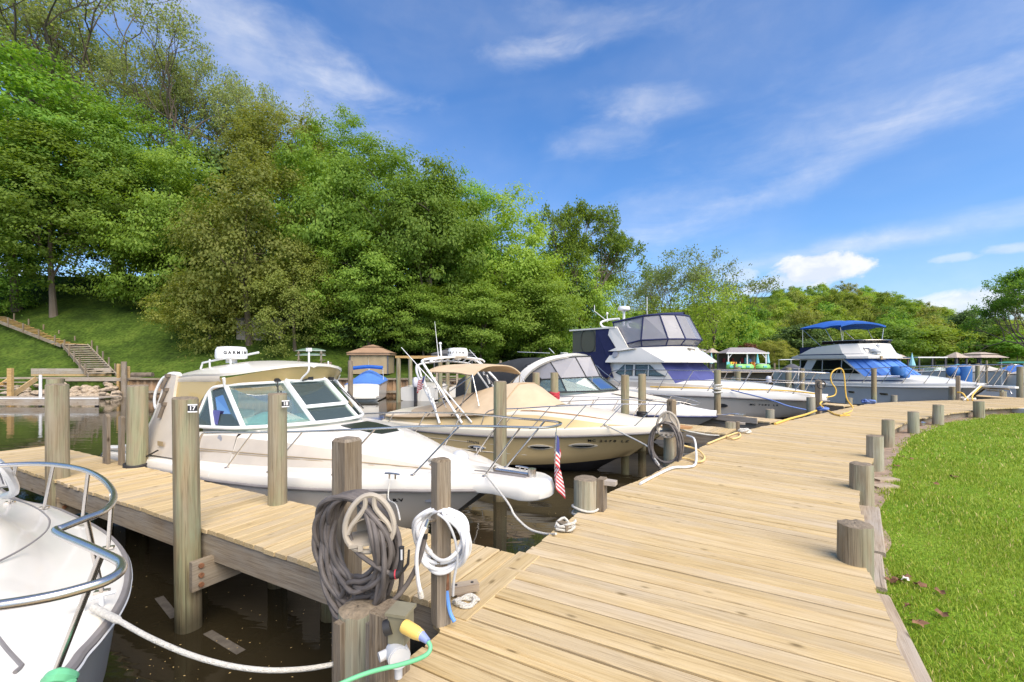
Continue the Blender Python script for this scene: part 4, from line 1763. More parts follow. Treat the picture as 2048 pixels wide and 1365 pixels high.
deckloft(b1, 'cockpit', xs1, lambda x: prof1(x, True), ['gel_white', 'nonskid', 'dark_interior'], [0, 0, 0, 0, 0, 1, 0, 0, 0, 2, 2], cap=0)
deckloft(b1, 'cabin_deck', [4.95, 5.3, 5.7, 6.1, 6.5, 6.9, 7.25, 7.5, 7.75, 7.95, 8.15, 8.3, 8.44], prof1, ['gel_white', 'nonskid'], [0, 0, 0, 0, 0, 1, 0, 0, 0])
m_ = MB()
m_.plate([(4.95, y, z) for y, z in prof1(4.95)] + [(4.95, -y, z) for y, z in reversed(prof1(4.95)[:-1])], .02)
m_.build('bulkhead', 'gel_white', b1)
H1.rub(b1, 'rub_grey', .020)
# moulded lines along the cabin side
m_ = MB()
for sg in (-1, 1):
    for dz in (.0, .028):
        pts = []
        for x in np.linspace(4.0, 7.75, 24):
            pr = prof1(float(x), x < 4.95)
            f = .46
            a, bq = pr[5], pr[6]
            pts.append((float(x), sg * (a[0] + (bq[0] - a[0]) * f + .006), a[1] + (bq[1] - a[1]) * f - dz))
        m_.tube(pts, .006, 5)
m_.build('accent_line', 'line_tan', b1)
# pulpit with anchor slot
m_ = MB()
out, inn = [], []
for k in range(25):
    a = -PI / 2 + PI * k / 24
    out.append((8.93 + .27 * math.cos(a), .30 * math.sin(a)))
op = [(8.0, -.50), (8.3, -.38), (8.6, -.315)] + out + [(8.6, .315), (8.3, .38), (8.0, .50)]
rings = []
for f, z in ((.97, .93), (1.0, .95), (1.01, 1.0), (.97, 1.075), (.90, 1.10), (.75, 1.105)):
    rings.append([(8.5 + (x - 8.5) * (f if x > 8.5 else 1), y * f, z - (.03 if x > 8.6 and z < 1.0 else 0)) for x, y in op])
m_.loft(rings, 0, False, True)
m_.add(rings[-1], [tuple(range(len(op)))], 0)
m_.add(rings[0], [tuple(range(len(op) - 1, -1, -1))], 0)
m_.build('pulpit', 'gel_white', b1)
m_ = MB()
m_.box((8.55, 0, 1.108), (.72, .17, .016))
m_.build('anchor_slot', 'rub_grey', b1)
m_ = MB()
m_.tube([(8.2, 0, 1.13), (8.6, 0, 1.135), (8.9, 0, 1.13)], .018, 8)
m_.lathe([(.05, -.06), (.05, .06)], (8.95, 0, 1.14), 12)
m_.build('anchor_roller', 'steel', b1)
m_ = MB()
m_.ell((7.83, .12, 1.19), (.13, .10, .10), 14, 8)
m_.build('windlass', 'plastic_grey', b1)
m_ = MB()
m_.lathe([(.09, 0), (.09, .05), (.05, .06), (.05, .09), (.085, .10), (.085, .115)], (7.68, -.22, 1.12), 16)
m_.build('deck_fitting', 'steel', b1)
for x, y in ((7.62, -.93), (8.72, .2), (3.0, -1.36), (7.62, .93)):
    cleat(b1, x, y * (.99 if abs(y) < .9 else 1) if abs(y) < .5 else y * .97, (1.10 if x > 8.5 else H1.zd(x) + .155), .15 if y < 0 else -.15)
# hatch
m_ = MB()
hp = [(5.95, -.30), (6.1, -.34), (6.62, -.30), (6.78, -.2), (6.78, .2), (6.62, .30), (6.1, .34), (5.95, .30)]
zz = lambda x: prof1(x)[-1][1] + .005
m_.loft([[(x, y, zz(x) - .03) for x, y in hp], [(x, y, zz(x) + .02) for x, y in hp], [(6.36 + (x - 6.36) * .88, y * .86, zz(x) + .028) for x, y in hp]], 0, True, False)
h_ = m_.build('deck_hatch', 'gel_white', b1)
m_ = MB()
hq = [(6.36 + (x - 6.36) * .87, y * .84, zz(x) + .03) for x, y in hp]
m_.plate(hq, .008)
m_.build('hatch_lens', 'glass_hatch', h_)
# windshield: base and top of every mullion, port half mirrored
B_ = [(3.75, -1.20, 1.50), (4.45, -1.16, 1.52), (5.0, -1.06, 1.54), (5.62, -.40, 1.57)]
T_ = [(4.02, -1.16, 1.66), (4.16, -1.07, 2.02), (4.42, -.98, 2.11), (4.88, -.36, 2.15)]
ws = thing
m_ = MB()
top = T_ + mirror(T_)
bot = B_ + mirror(B_)
m_.tube(smooth_path([B_[0]] + T_ + mirror(T_) + [mirror(B_)[-1]], 4), .022, 8)
m_.tube(smooth_path(bot, 4), .024, 8)
for a, b in list(zip(B_, T_))[1:] + list(zip(mirror(B_), mirror(T_)))[:-1]:
    m_.beam(a, b, .05, .035, up=(0, a[1], .3) if abs(a[1]) > .8 else (1, 0, .5))
m_.build('windshield_frame', 'white_paint', b1)
sets = []
for P, Q in ((B_, T_), (mirror(B_), mirror(T_))):
    for i in range(3):
        sets.append([P[i], P[i + 1], Q[i + 1], Q[i]])
sets.append([B_[3], mirror(B_)[0], mirror(T_)[0], T_[3]])
for s_ in sets:
    m_ = MB()
    m_.plate(s_, .006)
    m_.build('windshield_pane', 'glass_tint', b1)
# opening centre light and its inner frame
a, b, c, d = [Vector(p) for p in (B_[3], mirror(B_)[0], mirror(T_)[0], T_[3])]
m_ = MB()
lo = .34
p0, p1 = a + (d - a) * lo, b + (c - b) * lo
out_ = Vector((.03, 0, .02))
for e0, e1 in ((p0, p1), (p1, c), (c, d), (d, p0)):
    m_.beam(e0 + out_, e1 + out_, .05, .03, up=(1, 0, .6))
m_.build('opening_light', 'white_paint', b1)
# wipers
for (p, q) in (((4.80, -.45, 2.16), (5.10, -.65, 1.86)), ((4.88, .05, 2.17), (4.90, -.1, 2.15)), ((4.80, .52, 2.15), (5.18, .72, 1.74))):
    m_ = MB()
    p, q = Vector(p) + Vector((.04, 0, .02)), Vector(q) + Vector((.06, 0, .02))
    m_.tube([p, q], .008, 6)
    m_.box(p, (.07, .09, .05))
    dq = (q - p) * .5
    m_.tube([q - dq * .9 + Vector((0, .05, 0)), q + dq * .5 + Vector((0, .02, 0))], .012, 6)
    m_.build('wiper', 'black_rubber', b1)
# dash with a pale cloth over it, helm seat
m_ = MB()
m_.box((4.55, 0, 1.35), (1.2, 1.9, .30))
m_.box((3.55, -.45, 1.2), (.5, .55, .9))
m_.box((3.3, -.45, 1.72), (.12, .52, .5))
m_.build('dash', 'gel_white', b1)
m_ = MB()
g = []
for i in range(13):
    r_ = []
    for j in range(13):
        x, y = 4.02 + .95 * i / 12, -.95 + 1.55 * j / 12
        zed = 1.53 + .14 * math.exp(-((x - 4.45) ** 2 / .06 + (y + .35) ** 2 / .12)) + .012 * math.sin(9 * x + 5 * y)
        r_.append((x, y, zed))
    g.append(r_)
m_.loft(g, 0, False, True)
m_.build('dash_cloth', 'cloth_cyan', b1)
# hardtop
HB = interp([2.95, 3.2, 4.3, 4.5, 4.7, 4.9, 5.03, 5.1], [1.02, 1.07, 1.07, 1.02, .90, .66, .36, .02])


def hz(x, f):
    y = HB(x) * f / 1.07
    return 2.19 + .03 * min(1, max(0, (x - 2.95) / .6)) + .06 * math.sin(PI * min(1, max(0, (x - 2.95) / 2.3))) + .20 * (1 - y * y)


m_ = MB()
rings = []
for x in [2.95, 3.1, 3.4, 3.8, 4.15, 4.4, 4.6, 4.78, 4.92, 5.03, 5.09]:
    b = HB(x)
    r_ = []
    for f in np.linspace(-1, 1, 17):
        r_.append((x, b * f, hz(x, f)))
    for f in np.linspace(1, -1, 9):
        r_.append((x, b * f * .985, hz(x, f) - .04 - .03 * (1 - abs(f))))
    rings.append(r_)
m_.loft(rings, 0, True, True, cap0=True, cap1=True)
m_.build('hardtop', 'gel_white', b1, sharp=45)
for sg in (-1, 1):
    m_ = MB()
    m_.loft([[(x, sg * (HB(x) + .004), hz(x, 1) - .035), (x, sg * (HB(x) + .012), hz(x, 1) - .075), (x, sg * (HB(x) - .01), hz(x, 1) - .12)] for x in (2.97, 3.2, 3.5, 3.8, 4.1, 4.4)], 0, False, True)
    m_.build('valance', 'canvas_beige', b1)
# swept radar arch wings and cockpit coaming
for sg in (-1, 1):
    m_ = MB()
    ol = [(1.6, 1.0), (2.2, 1.06), (2.65, 1.22), (2.88, 1.5), (2.95, 1.85), (2.95, 2.15), (3.0, 2.25), (3.25, 2.25), (3.3, 2.0), (3.4, 1.7), (3.5, 1.52), (4.1, 1.48), (4.1, 1.05)]
    m_.plate([(x, sg * (1.36 - .25 * (z - 1.0)), z) for x, z in ol], .07)
    m_.build('arch_wing', 'nonskid', b1)
    m_ = MB()
    m_.tube(smooth_path([(x - .01, sg * (1.36 - .25 * (z - 1.0)), z) for x, z in ol[:8]], 3), .045, 8)
    m_.build('arch_edge', 'gel_white', b1)
    m_ = MB()
    m_.plate([(3.24, sg * 1.05, 2.22), (4.42, sg * 1.03, 2.22), (4.38, sg * .995, 2.12), (4.14, sg * 1.08, 2.03), (3.78, sg * 1.2, 1.56), (3.42, sg * 1.22, 1.53)], .006)
    m_.build('side_curtain', 'vinyl_tan', b1)
    m_ = MB()
    m_.tube([(4.46, sg * 1.03, 2.22), (4.42, sg * .99, 2.10)], .022, 8)
    m_.build('hardtop_post', 'white_paint', b1)
fr = []
for k in range(21):
    f = -1 + 2 * k / 20
    xt = interp([0, .35, .62, .86, 1.0], [5.06, 5.0, 4.88, 4.68, 4.45])(abs(f))
    xb = interp([0, .35, .95, 1], [4.90, 4.88, 4.46, 4.43])(abs(f))
    yb = f * 1.0
    yt = f * 1.03
    fr.append([(xt, yt, 2.23 + .20 * (1 - (yt / 1.07) ** 2) - .03), (xb + .02, yb, 2.16 - .035 * abs(f))])
m_ = MB()
m_.loft(fr, 0, False, True)
m_.build('front_curtain', 'vinyl_tan', b1)
# roof rail, radar, antenna
m_ = MB()
pts = [(3.02, -.62, 2.34), (3.08, -.62, 2.44), (3.6, -.62, 2.50), (4.3, -.62, 2.56), (4.6, -.60, 2.60)]
m_.tube(pts, .016, 8)
for x in (3.3, 3.9):
    m_.tube([(x, -.62, 2.34), (x, -.62, 2.50)], .014, 8)
m_.build('roof_rail', 'white_paint', b1)
radome(b1, (3.62, -.45, 2.50), .235, .21, 'GARMIN', .072, -.22)
for x, y in ((4.0, -.1), (4.7, .2)):
    m_ = MB()
    m_.ell((x, y, 2.42), (.06, .06, .03), 12, 6)
    m_.build('cabin_light', 'white_paint', b1)
m_ = MB()
m_.lathe([(.03, 0), (.03, .07), (.012, .08), (.012, .13)], (4.5, .75, 2.34), 10)
m_.build('nav_light', 'white_paint', b1)
m_ = MB()
m_.tube(smooth_path([(5.15, -.28, 2.17), (5.2, -.28, 2.22), (5.32, -.27, 2.32), (5.33, -.27, 2.45), (5.33, -.27, 2.62)], 4), .014, 8)
m_.box((5.33, -.27, 2.64), (.06, .06, .05))
m_.build('antenna_mast', 'white_paint', b1)
m_ = MB()
m_.tube(smooth_path([(3.0, -1.08, 2.24), (2.88, -1.12, 2.18), (2.80, -1.18, 1.95), (2.84, -1.2, 1.75), (2.95, -1.2, 1.68)], 4), .02, 8)
m_.build('grab_rail', 'white_paint', b1)
# folded ladder struts at the arch
for k in range(3):
    m_ = MB()
    p, q = Vector((3.06 + .06 * k, -1.12 - .05 * k, 2.24 - .22 * k)), Vector((3.0 + .08 * k, -1.18 - .05 * k, 2.03 - .22 * k))
    m_.tube([p, q], .026, 8)
    m_.box(p, (.06, .06, .05))
    m_.build('rod_holder', 'bark', b1)
# swim platform
m_ = MB()
ol = [(.95, -1.15), (1.1, -1.35), (1.7, -1.42), (1.7, 1.42), (1.1, 1.35), (.95, 1.15)]
m_.prism(ol, .34, .50)
m_.build('swim_platform', 'gel_white', b1)
m_ = MB()
m_.tube(smooth_path([(1.3, -1.38, .5), (1.32, -1.36, .82), (1.5, -1.34, .9), (1.9, -1.34, .9)], 4), .016, 8)
m_.build('boarding_rail', 'steel', b1)
# bow rail
half = [(4.35, -1.33, 1.12), (4.42, -1.31, 1.42), (4.7, -1.30, 1.475), (5.8, -1.27, 1.56), (6.9, -1.06, 1.64), (7.8, -.68, 1.70), (8.5, -.42, 1.72), (9.0, -.32, 1.73), (9.22, -.22, 1.73), (9.28, 0, 1.73)]
rl_ = interp([p[0] for p in half], [p[1] for p in half])
rz_ = interp([p[0] for p in half], [p[2] for p in half])
posts = []
for xb, dx in ((5.15, .42), (5.95, .45), (6.85, .48), (7.72, .55), (8.45, .52)):
    yb = -(H1.bd(xb) - .10) if xb < 8.2 else -.26
    xt = min(xb + dx, 9.2)
    posts.append(((xb, yb, (H1.zd(xb) + .155) if xb < 8.2 else 1.105), (xt, rl_(xt), rz_(xt))))
rail(b1, half, posts, .0145, .011)
# staff with a flag hanging from the pulpit rail
fs_ = thing('bow_flag', 'small striped flag hanging limp from the bow pulpit rail of the white hardtop boat', 'flag', group='flags on the boats')
p = b1.matrix_basis @ Vector((9.27, -.02, 1.70))
fs_.location = p
fs_.rotation_euler = (0, R(5), 1.0)
m_ = MB()
m_.tube([(0, 0, .05), (0, 0, -.46)], .006, 6)
m_.build('staff', 'steel', fs_)
fl = flag(fs_, .40, .30, drape=.60)
fl.location = (0, 0, -.03)
fl.scale = (.9, 1, 1.2)
# lettering and stickers
hull_text(b1, H1, 'RV', 7.52, .82, .085)
m_ = MB()
m_.box((0, 0, 0), (.10, .004, .05))
s_ = m_.build('sticker', 'grey_print', b1)
s_.location = (7.86, -(H1.y(7.86, .81) + .008), .81)
s_.rotation_euler = (R(22), 0, R(28))
m_ = MB()
m_.plate([(4.36, -1.157, 1.56), (4.52, -1.145, 1.56), (4.52, -1.11, 1.76), (4.36, -1.12, 1.76)], .004)
m_.build('sticker', 'sticker_blue', b1)
m_ = MB()
m_.lathe([(.055, 0), (.055, .004), (.001, .0045)], (0, 0, 0), 18)
e = m_.build('emblem', 'grey_print', b1)
e.location = (4.62, -(prof1(4.62, True)[6][0] + .012), 1.37)
e.rotation_euler = (R(86), 0, 0)
m_ = MB()
m_.box((0, 0, 0), (.16, .004, .07))
e = m_.build('badge', 'line_tan', b1)
e.location = (3.42, -1.377, 1.23)
m_ = MB()
pv = []
for k in range(20):
    a = 2 * PI * k / 20
    pv.append((6.15 + .34 * math.cos(a), -(H1.y(6.15, .68) + .012), .66 + .055 * math.sin(a)))
m_.plate(pv, .01)
m_.build('porthole', 'glass_dark', b1)
# dark mooring line from the quarter
m_ = MB()
m_.tube(smooth_path([(3.45, -1.42, 1.14), (3.2, -1.48, 1.02), (3.0, -1.52, .92), (3.15, -1.6, .86), (3.6, -1.62, .84), (4.2, -1.6, .86)], 5), .012, 6)
m_.build('stern_line', 'black_rubber', b1)

# ---- boat 0: open bow runabout at the lower left, seen from above
b0o = Vector((-2.6, 2.6, 0))
b0 = thing('motor_boat', 'white boat at the lower left corner, seen from above with its steel bow rail', 'boat', b0o, 0, 'motor boats moored along the boardwalk')


def w0(u, v, z):
    return at(u, v, z) - b0o


Z0 = .15
ed = [w0(u, v, Z0) for u, v in ((36, 1001), (104, 1016), (144, 1032), (187, 1053), (222, 1077), (246, 1107), (254, 1139), (249, 1182), (227, 1227), (187, 1278), (160, 1307), (131, 1345))]
hd, nd = Vector((.876, -.482, 0)), Vector((.482, .876, 0))
cen = .2


def hn(p):
    q = p + b0o
    return q.x * hd.x + q.y * hd.y, q.x * nd.x + q.y * nd.y


def from_hn(h, n, z):
    return hd * h + nd * n + Vector((0, 0, z)) - b0o


prof0 = [hn(p) for p in ed]
prof0 = [(-12, cen + 1.42), (-9, cen + 1.46), (-7.5, 1.63)] + prof0 + [(-2.50, .56), (-2.32, .38), (-2.22, cen)]
portpts = [from_hn(h, n, Z0) for h, n in prof0]
stbd = [from_hn(h, 2 * cen - n, Z0) for h, n in reversed(prof0[:-1])]
outline = smooth_path(portpts + stbd, 5)


def inset(P, k, z):
    """outline pulled towards the boat's centreline"""
    out = []
    for p in P:
        h, n = hn(p)
        d = n - cen
        L_ = abs(d)
        hh = h - k * max(0, (1 - L_ / 1.45)) * 1.0
        if h > -3.6:
            hh = h - k * .8 * min(1, (h + 3.6) / 1.2)
        out.append(from_hn(hh, cen + d * max(0, (L_ - k)) / max(L_, 1e-3), z))
    return out


m_ = MB()
rings = [inset(outline, k, z) for k, z in ((.75, -1.1), (.30, -.80), (.10, -.35), (.03, Z0 - .06), (.0, Z0 - .02))]
m_.loft(rings, 0, False, True)
m_.build('hull', 'gel_white', b0)
m_ = MB()
m_.loft([inset(outline, k, z) for k, z in ((.0, Z0 - .05), (-.018, Z0 - .04), (-.022, Z0 - .005), (-.012, Z0 + .012), (.012, Z0 + .014))], 0, False, True)
m_.build('rub_rail', 'rub_grey', b0)
m_ = MB()
m_.loft([inset(outline, k, z) for k, z in ((-.024, Z0 - .03), (-.029, Z0 - .022), (-.024, Z0 - .012))], 0, False, True)
m_.build('rub_insert', 'white_paint', b0)
m_ = MB()
rings = [inset(outline, k, z) for k, z in ((.012, Z0 + .012), (.035, Z0 + .03), (.16, Z0 + .045), (.34, Z0 + .055), (.42, Z0 + .10), (.50, Z0 + .17), (.60, Z0 + .20), (1.0, Z0 + .225), (1.40, Z0 + .235))]
m_.loft(rings, 0, False, True)
m_.build('deck', 'gel_white', b0, sharp=60)
m_ = MB()
pts = [w0(u, v, Z0 + .21) for u, v in ((-60, 1150), (0, 1122), (50, 1095), (85, 1070), (98, 1052), (96, 1035), (70, 1015), (30, 1000), (-40, 985))]
m_.tube(smooth_path(pts, 6), .006, 6)
m_.build('hatch_seam', 'rub_grey', b0)
m_ = MB()
pts = [w0(u, v, Z0 + .24) for u, v in ((-10, 1268), (15, 1300), (38, 1325), (43, 1333), (30, 1345))]
m_.tube(smooth_path(pts, 5), .008, 6)
m_.build('deck_trim', 'rub_grey', b0)
zr = .80
RP = [(-160, 960), (-60, 937), (40, 929), (100, 929), (160, 938), (200, 955), (224, 980), (226, 1003), (205, 1024), (165, 1040), (125, 1056)]
RP2 = [(111, 1061), (122, 1070), (165, 1088), (205, 1106), (232, 1119), (243, 1129), (239, 1145), (215, 1161), (170, 1176), (100, 1194), (0, 1211), (-120, 1225), (-300, 1240)]
m_ = MB()
m_.tube(smooth_path([w0(u, v, zr) for u, v in RP + RP2], 5), .0165, 10)
m_.build('bow_rail', 'steel', b0)
for (ub, vb, ut, vt) in ((88, 1016, 107, 930), (164, 1047, 177, 943), (216, 1096, 225, 990), (204, 1184, 172, 1036), (107, 1356, 204, 1107), (20, 1005, 32, 929)):
    m_ = MB()
    p, q = w0(ub, vb, Z0 + .05), w0(ut, vt, zr)
    m_.tube([p, q], .0125, 10)
    m_.box((p.x, p.y, p.z + .002), (.07, .035, .016), .4)
    m_.build('stanchion', 'steel', b0)
cl = w0(184, 1214, Z0 + .05)
cleat(b0, cl.x, cl.y, cl.z - .01, 1.0, .2, 'white_paint')
m_ = MB()
m_.tube(smooth_path([w0(-40, 900, .9), w0(5, 935, .75), w0(25, 965, .6), w0(28, 985, .5), w0(10, 992, .45)], 5), .03, 8)
m_.build('windshield_frame', 'alu', b0)
m_ = MB()
m_.plate([w0(-60, 940, .8), w0(5, 945, .7), w0(18, 975, .5), w0(-60, 985, .42)], .006)
m_.build('windshield_pane', 'glass_tint', b0)
m_ = MB()
m_.tube(smooth_path([w0(100, 1362, .25), w0(115, 1352, .28), w0(140, 1358, .24), w0(120, 1370, .24)], 5, True), .03, 8, closed=True)
m_.build('bow_line_coil', 'cord_green', b0)
mooring = thing('mooring_rope', 'thick white rope from the bow of the lower left boat to the near piling', 'rope', (0, 0, 0), 0, 'mooring ropes')
m_ = MB()
pth = [at(186, 1214, .22), at(210, 1228, .2), atd(240, 1243, 2.35), atd(300, 1276, 2.25), atd(380, 1310, 2.2), atd(460, 1332, 2.18), atd(540, 1341, 2.18), atd(620, 1337, 2.3), atd(690, 1324, 2.42)]
m_.tube(smooth_path(pth, 8), [.019 if i < 16 else .0125 for i in range(len(smooth_path(pth, 8)))], 10)
m_.build('rope', 'rope_white', mooring)

# ---- boat 2: tan express cruiser under a canvas cover
tip2 = at(1385, 866, .15)
b2 = boat_thing('tan hulled express boat under a beige cockpit cover with a bimini and white radar hoop', tip2, (.8, -.6), 8.8)
H2 = Hull(.7, 8.3, [(.7, 1.36), (2.5, 1.46), (4.5, 1.46), (5.6, 1.36), (6.6, 1.10), (7.3, .82), (7.8, .54), (8.1, .32), (8.3, .12)], [(.7, .66), (3, .69), (5, .78), (6.6, .90), (8.3, 1.04)], 1.3, zc0=.06, zc1=.45)
H2.build(b2, ['hull_tan', 'bottom_black'])
H2.rub(b2, 'rub_grey', .026)
yc2 = interp([.7, 5, 6, 7, 7.8, 8.25], [1.2, 1.18, 1.04, .76, .40, .14])
zc2 = interp([.7, 2, 4.8, 5.6, 6.6, 7.5, 8.25], [1.02, 1.08, 1.28, 1.36, 1.30, 1.20, 1.12])


def prof2(x):
    b, z = H2.bd(x), H2.zd(x)
    c = min(yc2(x), b - .12 if b > .3 else b * .6)
    zc = max(zc2(x), z + .2)
    return [(b, z + .01), (b + .01, z + .05), (b - .01, z + .14), (max(b - .05, .05), z + .16), (max(b - .14, c + .02), z + .17), (max(c, .04), zc - .06), (max(c - .08, .03), zc), (max(c * .5, .02), zc + .06), (0, zc + .08)]


deckloft(b2, 'deck', [.72, 1.4, 2.2, 3, 4, 4.8, 5.3, 5.8, 6.3, 6.8, 7.3, 7.7, 8.0, 8.28], prof2, ['gel_cream', 'hull_tan'], [0, 0, 0, 0, 1, 0, 0, 0], cap=0)
m_ = MB()
for sg in (-1, 1):
    m_.tube([(x, sg * (H2.y(x, .35) + .01), .30 + .02 * x) for x in np.linspace(.8, 7.0, 14)], .012, 6)
    m_.tube([(x, sg * (H2.y(x, .55) + .006), .50 + .018 * x) for x in np.linspace(.8, 7.3, 14)], .006, 6)
m_.build('hull_stripe', 'gel_cream', b2)
# ports on the starboard and port topsides
for sg in (-1, 1):
    for x, z in ((4.35, .47), (5.95, .62), (6.82, .70)):
        pts, pin = [], []
        for k in range(18):
            a = 2 * PI * k / 18
            xx, zz_ = .27 * math.cos(a), .055 * math.sin(a) * (1 - .4 * math.cos(a) ** 2)
            pts.append((x + xx, sg * (H2.y(x + xx, z + zz_) + .008), z + zz_ + .03 * xx))
            pin.append((x + xx * .8, sg * (H2.y(x + xx * .8, z) + .016), z + zz_ * .62 + .03 * xx))
        m_ = MB()
        m_.plate(pts, .012)
        f = m_.build('porthole', 'gel_cream', b2)
        m_ = MB()
        m_.plate(pin, .01)
        m_.build('porthole_glass', 'glass_dark', f)
# cover: ridge line and eaves
CX = [.72, 1.1, 1.6, 2.3, 3.1, 3.8, 4.35, 4.7, 5.0, 5.4, 5.75]
ze = interp([.7, 2, 3.5, 5, 5.75], [.93, 1.0, 1.13, 1.30, 1.40])
zt2 = interp([.7, 1.1, 1.6, 2.3, 3.1, 3.8, 4.35, 4.7, 5.0, 5.4, 5.75], [1.0, 1.12, 1.22, 1.40, 1.62, 1.79, 1.92, 1.95, 1.85, 1.63, 1.44])
hw2 = interp([.7, 1, 4.2, 5.0, 5.4, 5.75], [1.2, 1.32, 1.27, 1.06, .80, .42])
def cover(x, f, up=0.0):
    b, a, t = hw2(x), ze(x), zt2(x)
    sag = .035 * math.sin(PI * abs(f)) * (1 + .6 * math.sin(x * 6))
    return (x, b * f, a + (t - a) * min(1, (1 - abs(f)) * 1.45) ** .8 - sag * (t - a) + up)


m_ = MB()
m_.loft([[cover(float(x), f) for f in np.linspace(-1, 1, 15)] for x in np.linspace(.72, 5.75, 30)], 0, False, True)
m_.build('cockpit_cover', 'canvas_tan', b2)
for sg in (-1, 1):
    m_ = MB()
    m_.tube([(x, sg * (hw2(x) + .012), ze(x) - .01) for x in np.linspace(.75, 5.7, 20)], .016, 6)
    m_.build('cover_hem', 'canvas_tan_dark', b2)
for x, w in ((4.78, .016), (3.4, .018), (2.55, .014)):
    m_ = MB()
    m_.tube([cover(x, f, .006) for f in np.linspace(-1, 1, 21)], w, 6)
    m_.build('cover_seam', 'canvas_tan_dark' if x > 4 else 'canvas_black', b2)
# bimini
m_ = MB()
rings = []
for x in np.linspace(2.25, 3.88, 16):
    x = float(x)
    s_ = (x - 2.25) / 1.63
    zb = 2.20 - .06 * math.exp(-((s_ - .95) / .2) ** 2)
    zt = 2.38 + .03 * math.sin(PI * s_)
    b = 1.06 - .06 * s_
    r_ = [(x, b * f, zb + (zt - zb) * (1 - abs(f) ** 3)) for f in np.linspace(-1, 1, 15)]
    r_ += [(x, b * f * .98, zb - .03 + (zt - zb) * (1 - abs(f) ** 3)) for f in np.linspace(1, -1, 15)]
    rings.append(r_)
m_.loft(rings, 0, True, True, cap0=True, cap1=True)
m_.build('bimini_top', 'canvas_tan', b2, sharp=50)
for sg in (-1, 1):
    for (p, q) in (((3.85, 1.0, 2.12), (3.6, 1.22, 1.22)), ((3.85, 1.0, 2.12), (2.9, 1.25, 1.5)), ((3.85, 1.0, 2.14), (4.2, 1.15, 1.4)), ((2.4, 1.04, 2.2), (3.2, 1.25, 1.3))):
        m_ = MB()
        m_.tube([(p[0], sg * p[1], p[2]), (q[0], sg * q[1], q[2])], .013, 8)
        m_.build('bimini_pole', 'steel', b2)
# hoop tower
for sg in (-1, 1):
    for path in ([(3.80, 1.32, .98), (3.0, 1.25, 1.75), (2.25, 1.15, 2.40), (2.1, 1.05, 2.50)], [(3.05, 1.34, .92), (2.75, 1.28, 1.35), (2.1, 1.22, 2.1), (1.95, 1.12, 2.38)], [(4.1, 1.30, 1.02), (3.1, 1.22, 1.75)]):
        m_ = MB()
        m_.tube(smooth_path([(x, sg * y, z) for x, y, z in path], 5), .03 if len(path) > 2 else .018, 8)
        m_.build('tower_leg', 'white_paint', b2)
m_ = MB()
for x, z in ((2.1, 2.5), (1.95, 2.38), (2.45, 2.50)):
    m_.tube(smooth_path([(x, -1.10, z - .04), (x, -.9, z + .04), (x, 0, z + .10), (x, .9, z + .04), (x, 1.10, z - .04)], 6), .026, 8)
m_.build('tower_top', 'white_paint', b2)
for y in np.linspace(-.9, .9, 9):
    m_ = MB()
    zz_ = 2.52 + .07 * (1 - (y / .9) ** 2)
    m_.tube([(1.95, y, zz_ - .1), (2.1, y, zz_), (2.45, y, zz_)], .02, 8)
    m_.build('rung', 'white_paint', b2)
for k in range(4):
    for sg in (-1, 1):
        m_ = MB()
        p = Vector((2.9 - .2 * k, sg * (1.33 - .02 * k), 1.25 + .27 * k))
        m_.tube([p, p + Vector((-.12, -sg * .0, .27))], .028, 8)
        m_.build('rod_holder', 'white_paint', b2)
for sg in (-1, 1):
    m_ = MB()
    m_.tube([(2.75, sg * 1.30, 1.95), (1.6, sg * 1.36, 2.85)], [.014, .008], 6)
    m_.build('whip_antenna', 'white_paint', b2)
m_ = MB()
m_.tube([(2.1, -.35, 2.55), (2.05, -.35, 2.95)], .022, 8)
m_.tube([(2.05, -.42, 2.6), (1.9, -.42, 3.6)], [.012, .005], 6)
m_.ell((2.05, -.35, 2.98), (.045, .045, .04), 10, 6)
m_.build('light_mast', 'white_paint', b2)
radome(b2, (2.35, .05, 2.60), .29, .26, 'marine', .11, -1.1)
half = [(4.4, -1.30, 1.0), (4.6, -1.26, 1.32), (5.4, -1.18, 1.42), (6.4, -.98, 1.52), (7.3, -.68, 1.58), (8.0, -.36, 1.60), (8.45, -.2, 1.60), (8.52, 0, 1.60)]
ry, rzf = interp([p[0] for p in half], [p[1] for p in half]), interp([p[0] for p in half], [p[2] for p in half])
rail(b2, half, [((x, -(H2.bd(x) - .08), H2.zd(x) + .16), (x + .38, ry(x + .38), rzf(x + .38))) for x in (5.0, 5.75, 6.5, 7.2, 7.8)], .012, .009)
m_ = MB()
m_.prism([(7.95, -.22), (8.6, -.16), (8.78, -.08), (8.78, .08), (8.6, .16), (7.95, .22)], 1.13, 1.165)
m_.build('bow_plank', 'teak', b2)
for sg in (-1, 1):
    m_ = MB()
    zf = lambda x: prof2(x)[6][1] + .012
    m_.loft([[(x, sg * (yc2(x) - .12), zf(x)), (x, sg * (yc2(x) - .19), zf(x) + .012)] for x in np.linspace(5.3, 7.4, 10)], 0, False, True)
    m_.build('deck_strip', 'teak', b2)
hull_text(b2, H2, 'MC 2470 LZ', 6.98, .82, .105)
hull_text(b2, H2, '199696', 4.1, .58, .085)
cleat(b2, 7.2, -.66, 1.1, .4, .18)
fg = thing('stern_flag', 'striped flag flying by the tower leg of the tan boat', 'flag', group='flags on the boats')
fg.location = b2.matrix_basis @ Vector((2.55, -1.36, 2.1))
fg.rotation_euler = (0, R(-25), 2.3)
m_ = MB()
m_.tube([(0, 0, .03), (0, 0, -.75)], .008, 6)
m_.build('staff', 'white_paint', fg)
flag(fg, .40, .38, drape=.45)

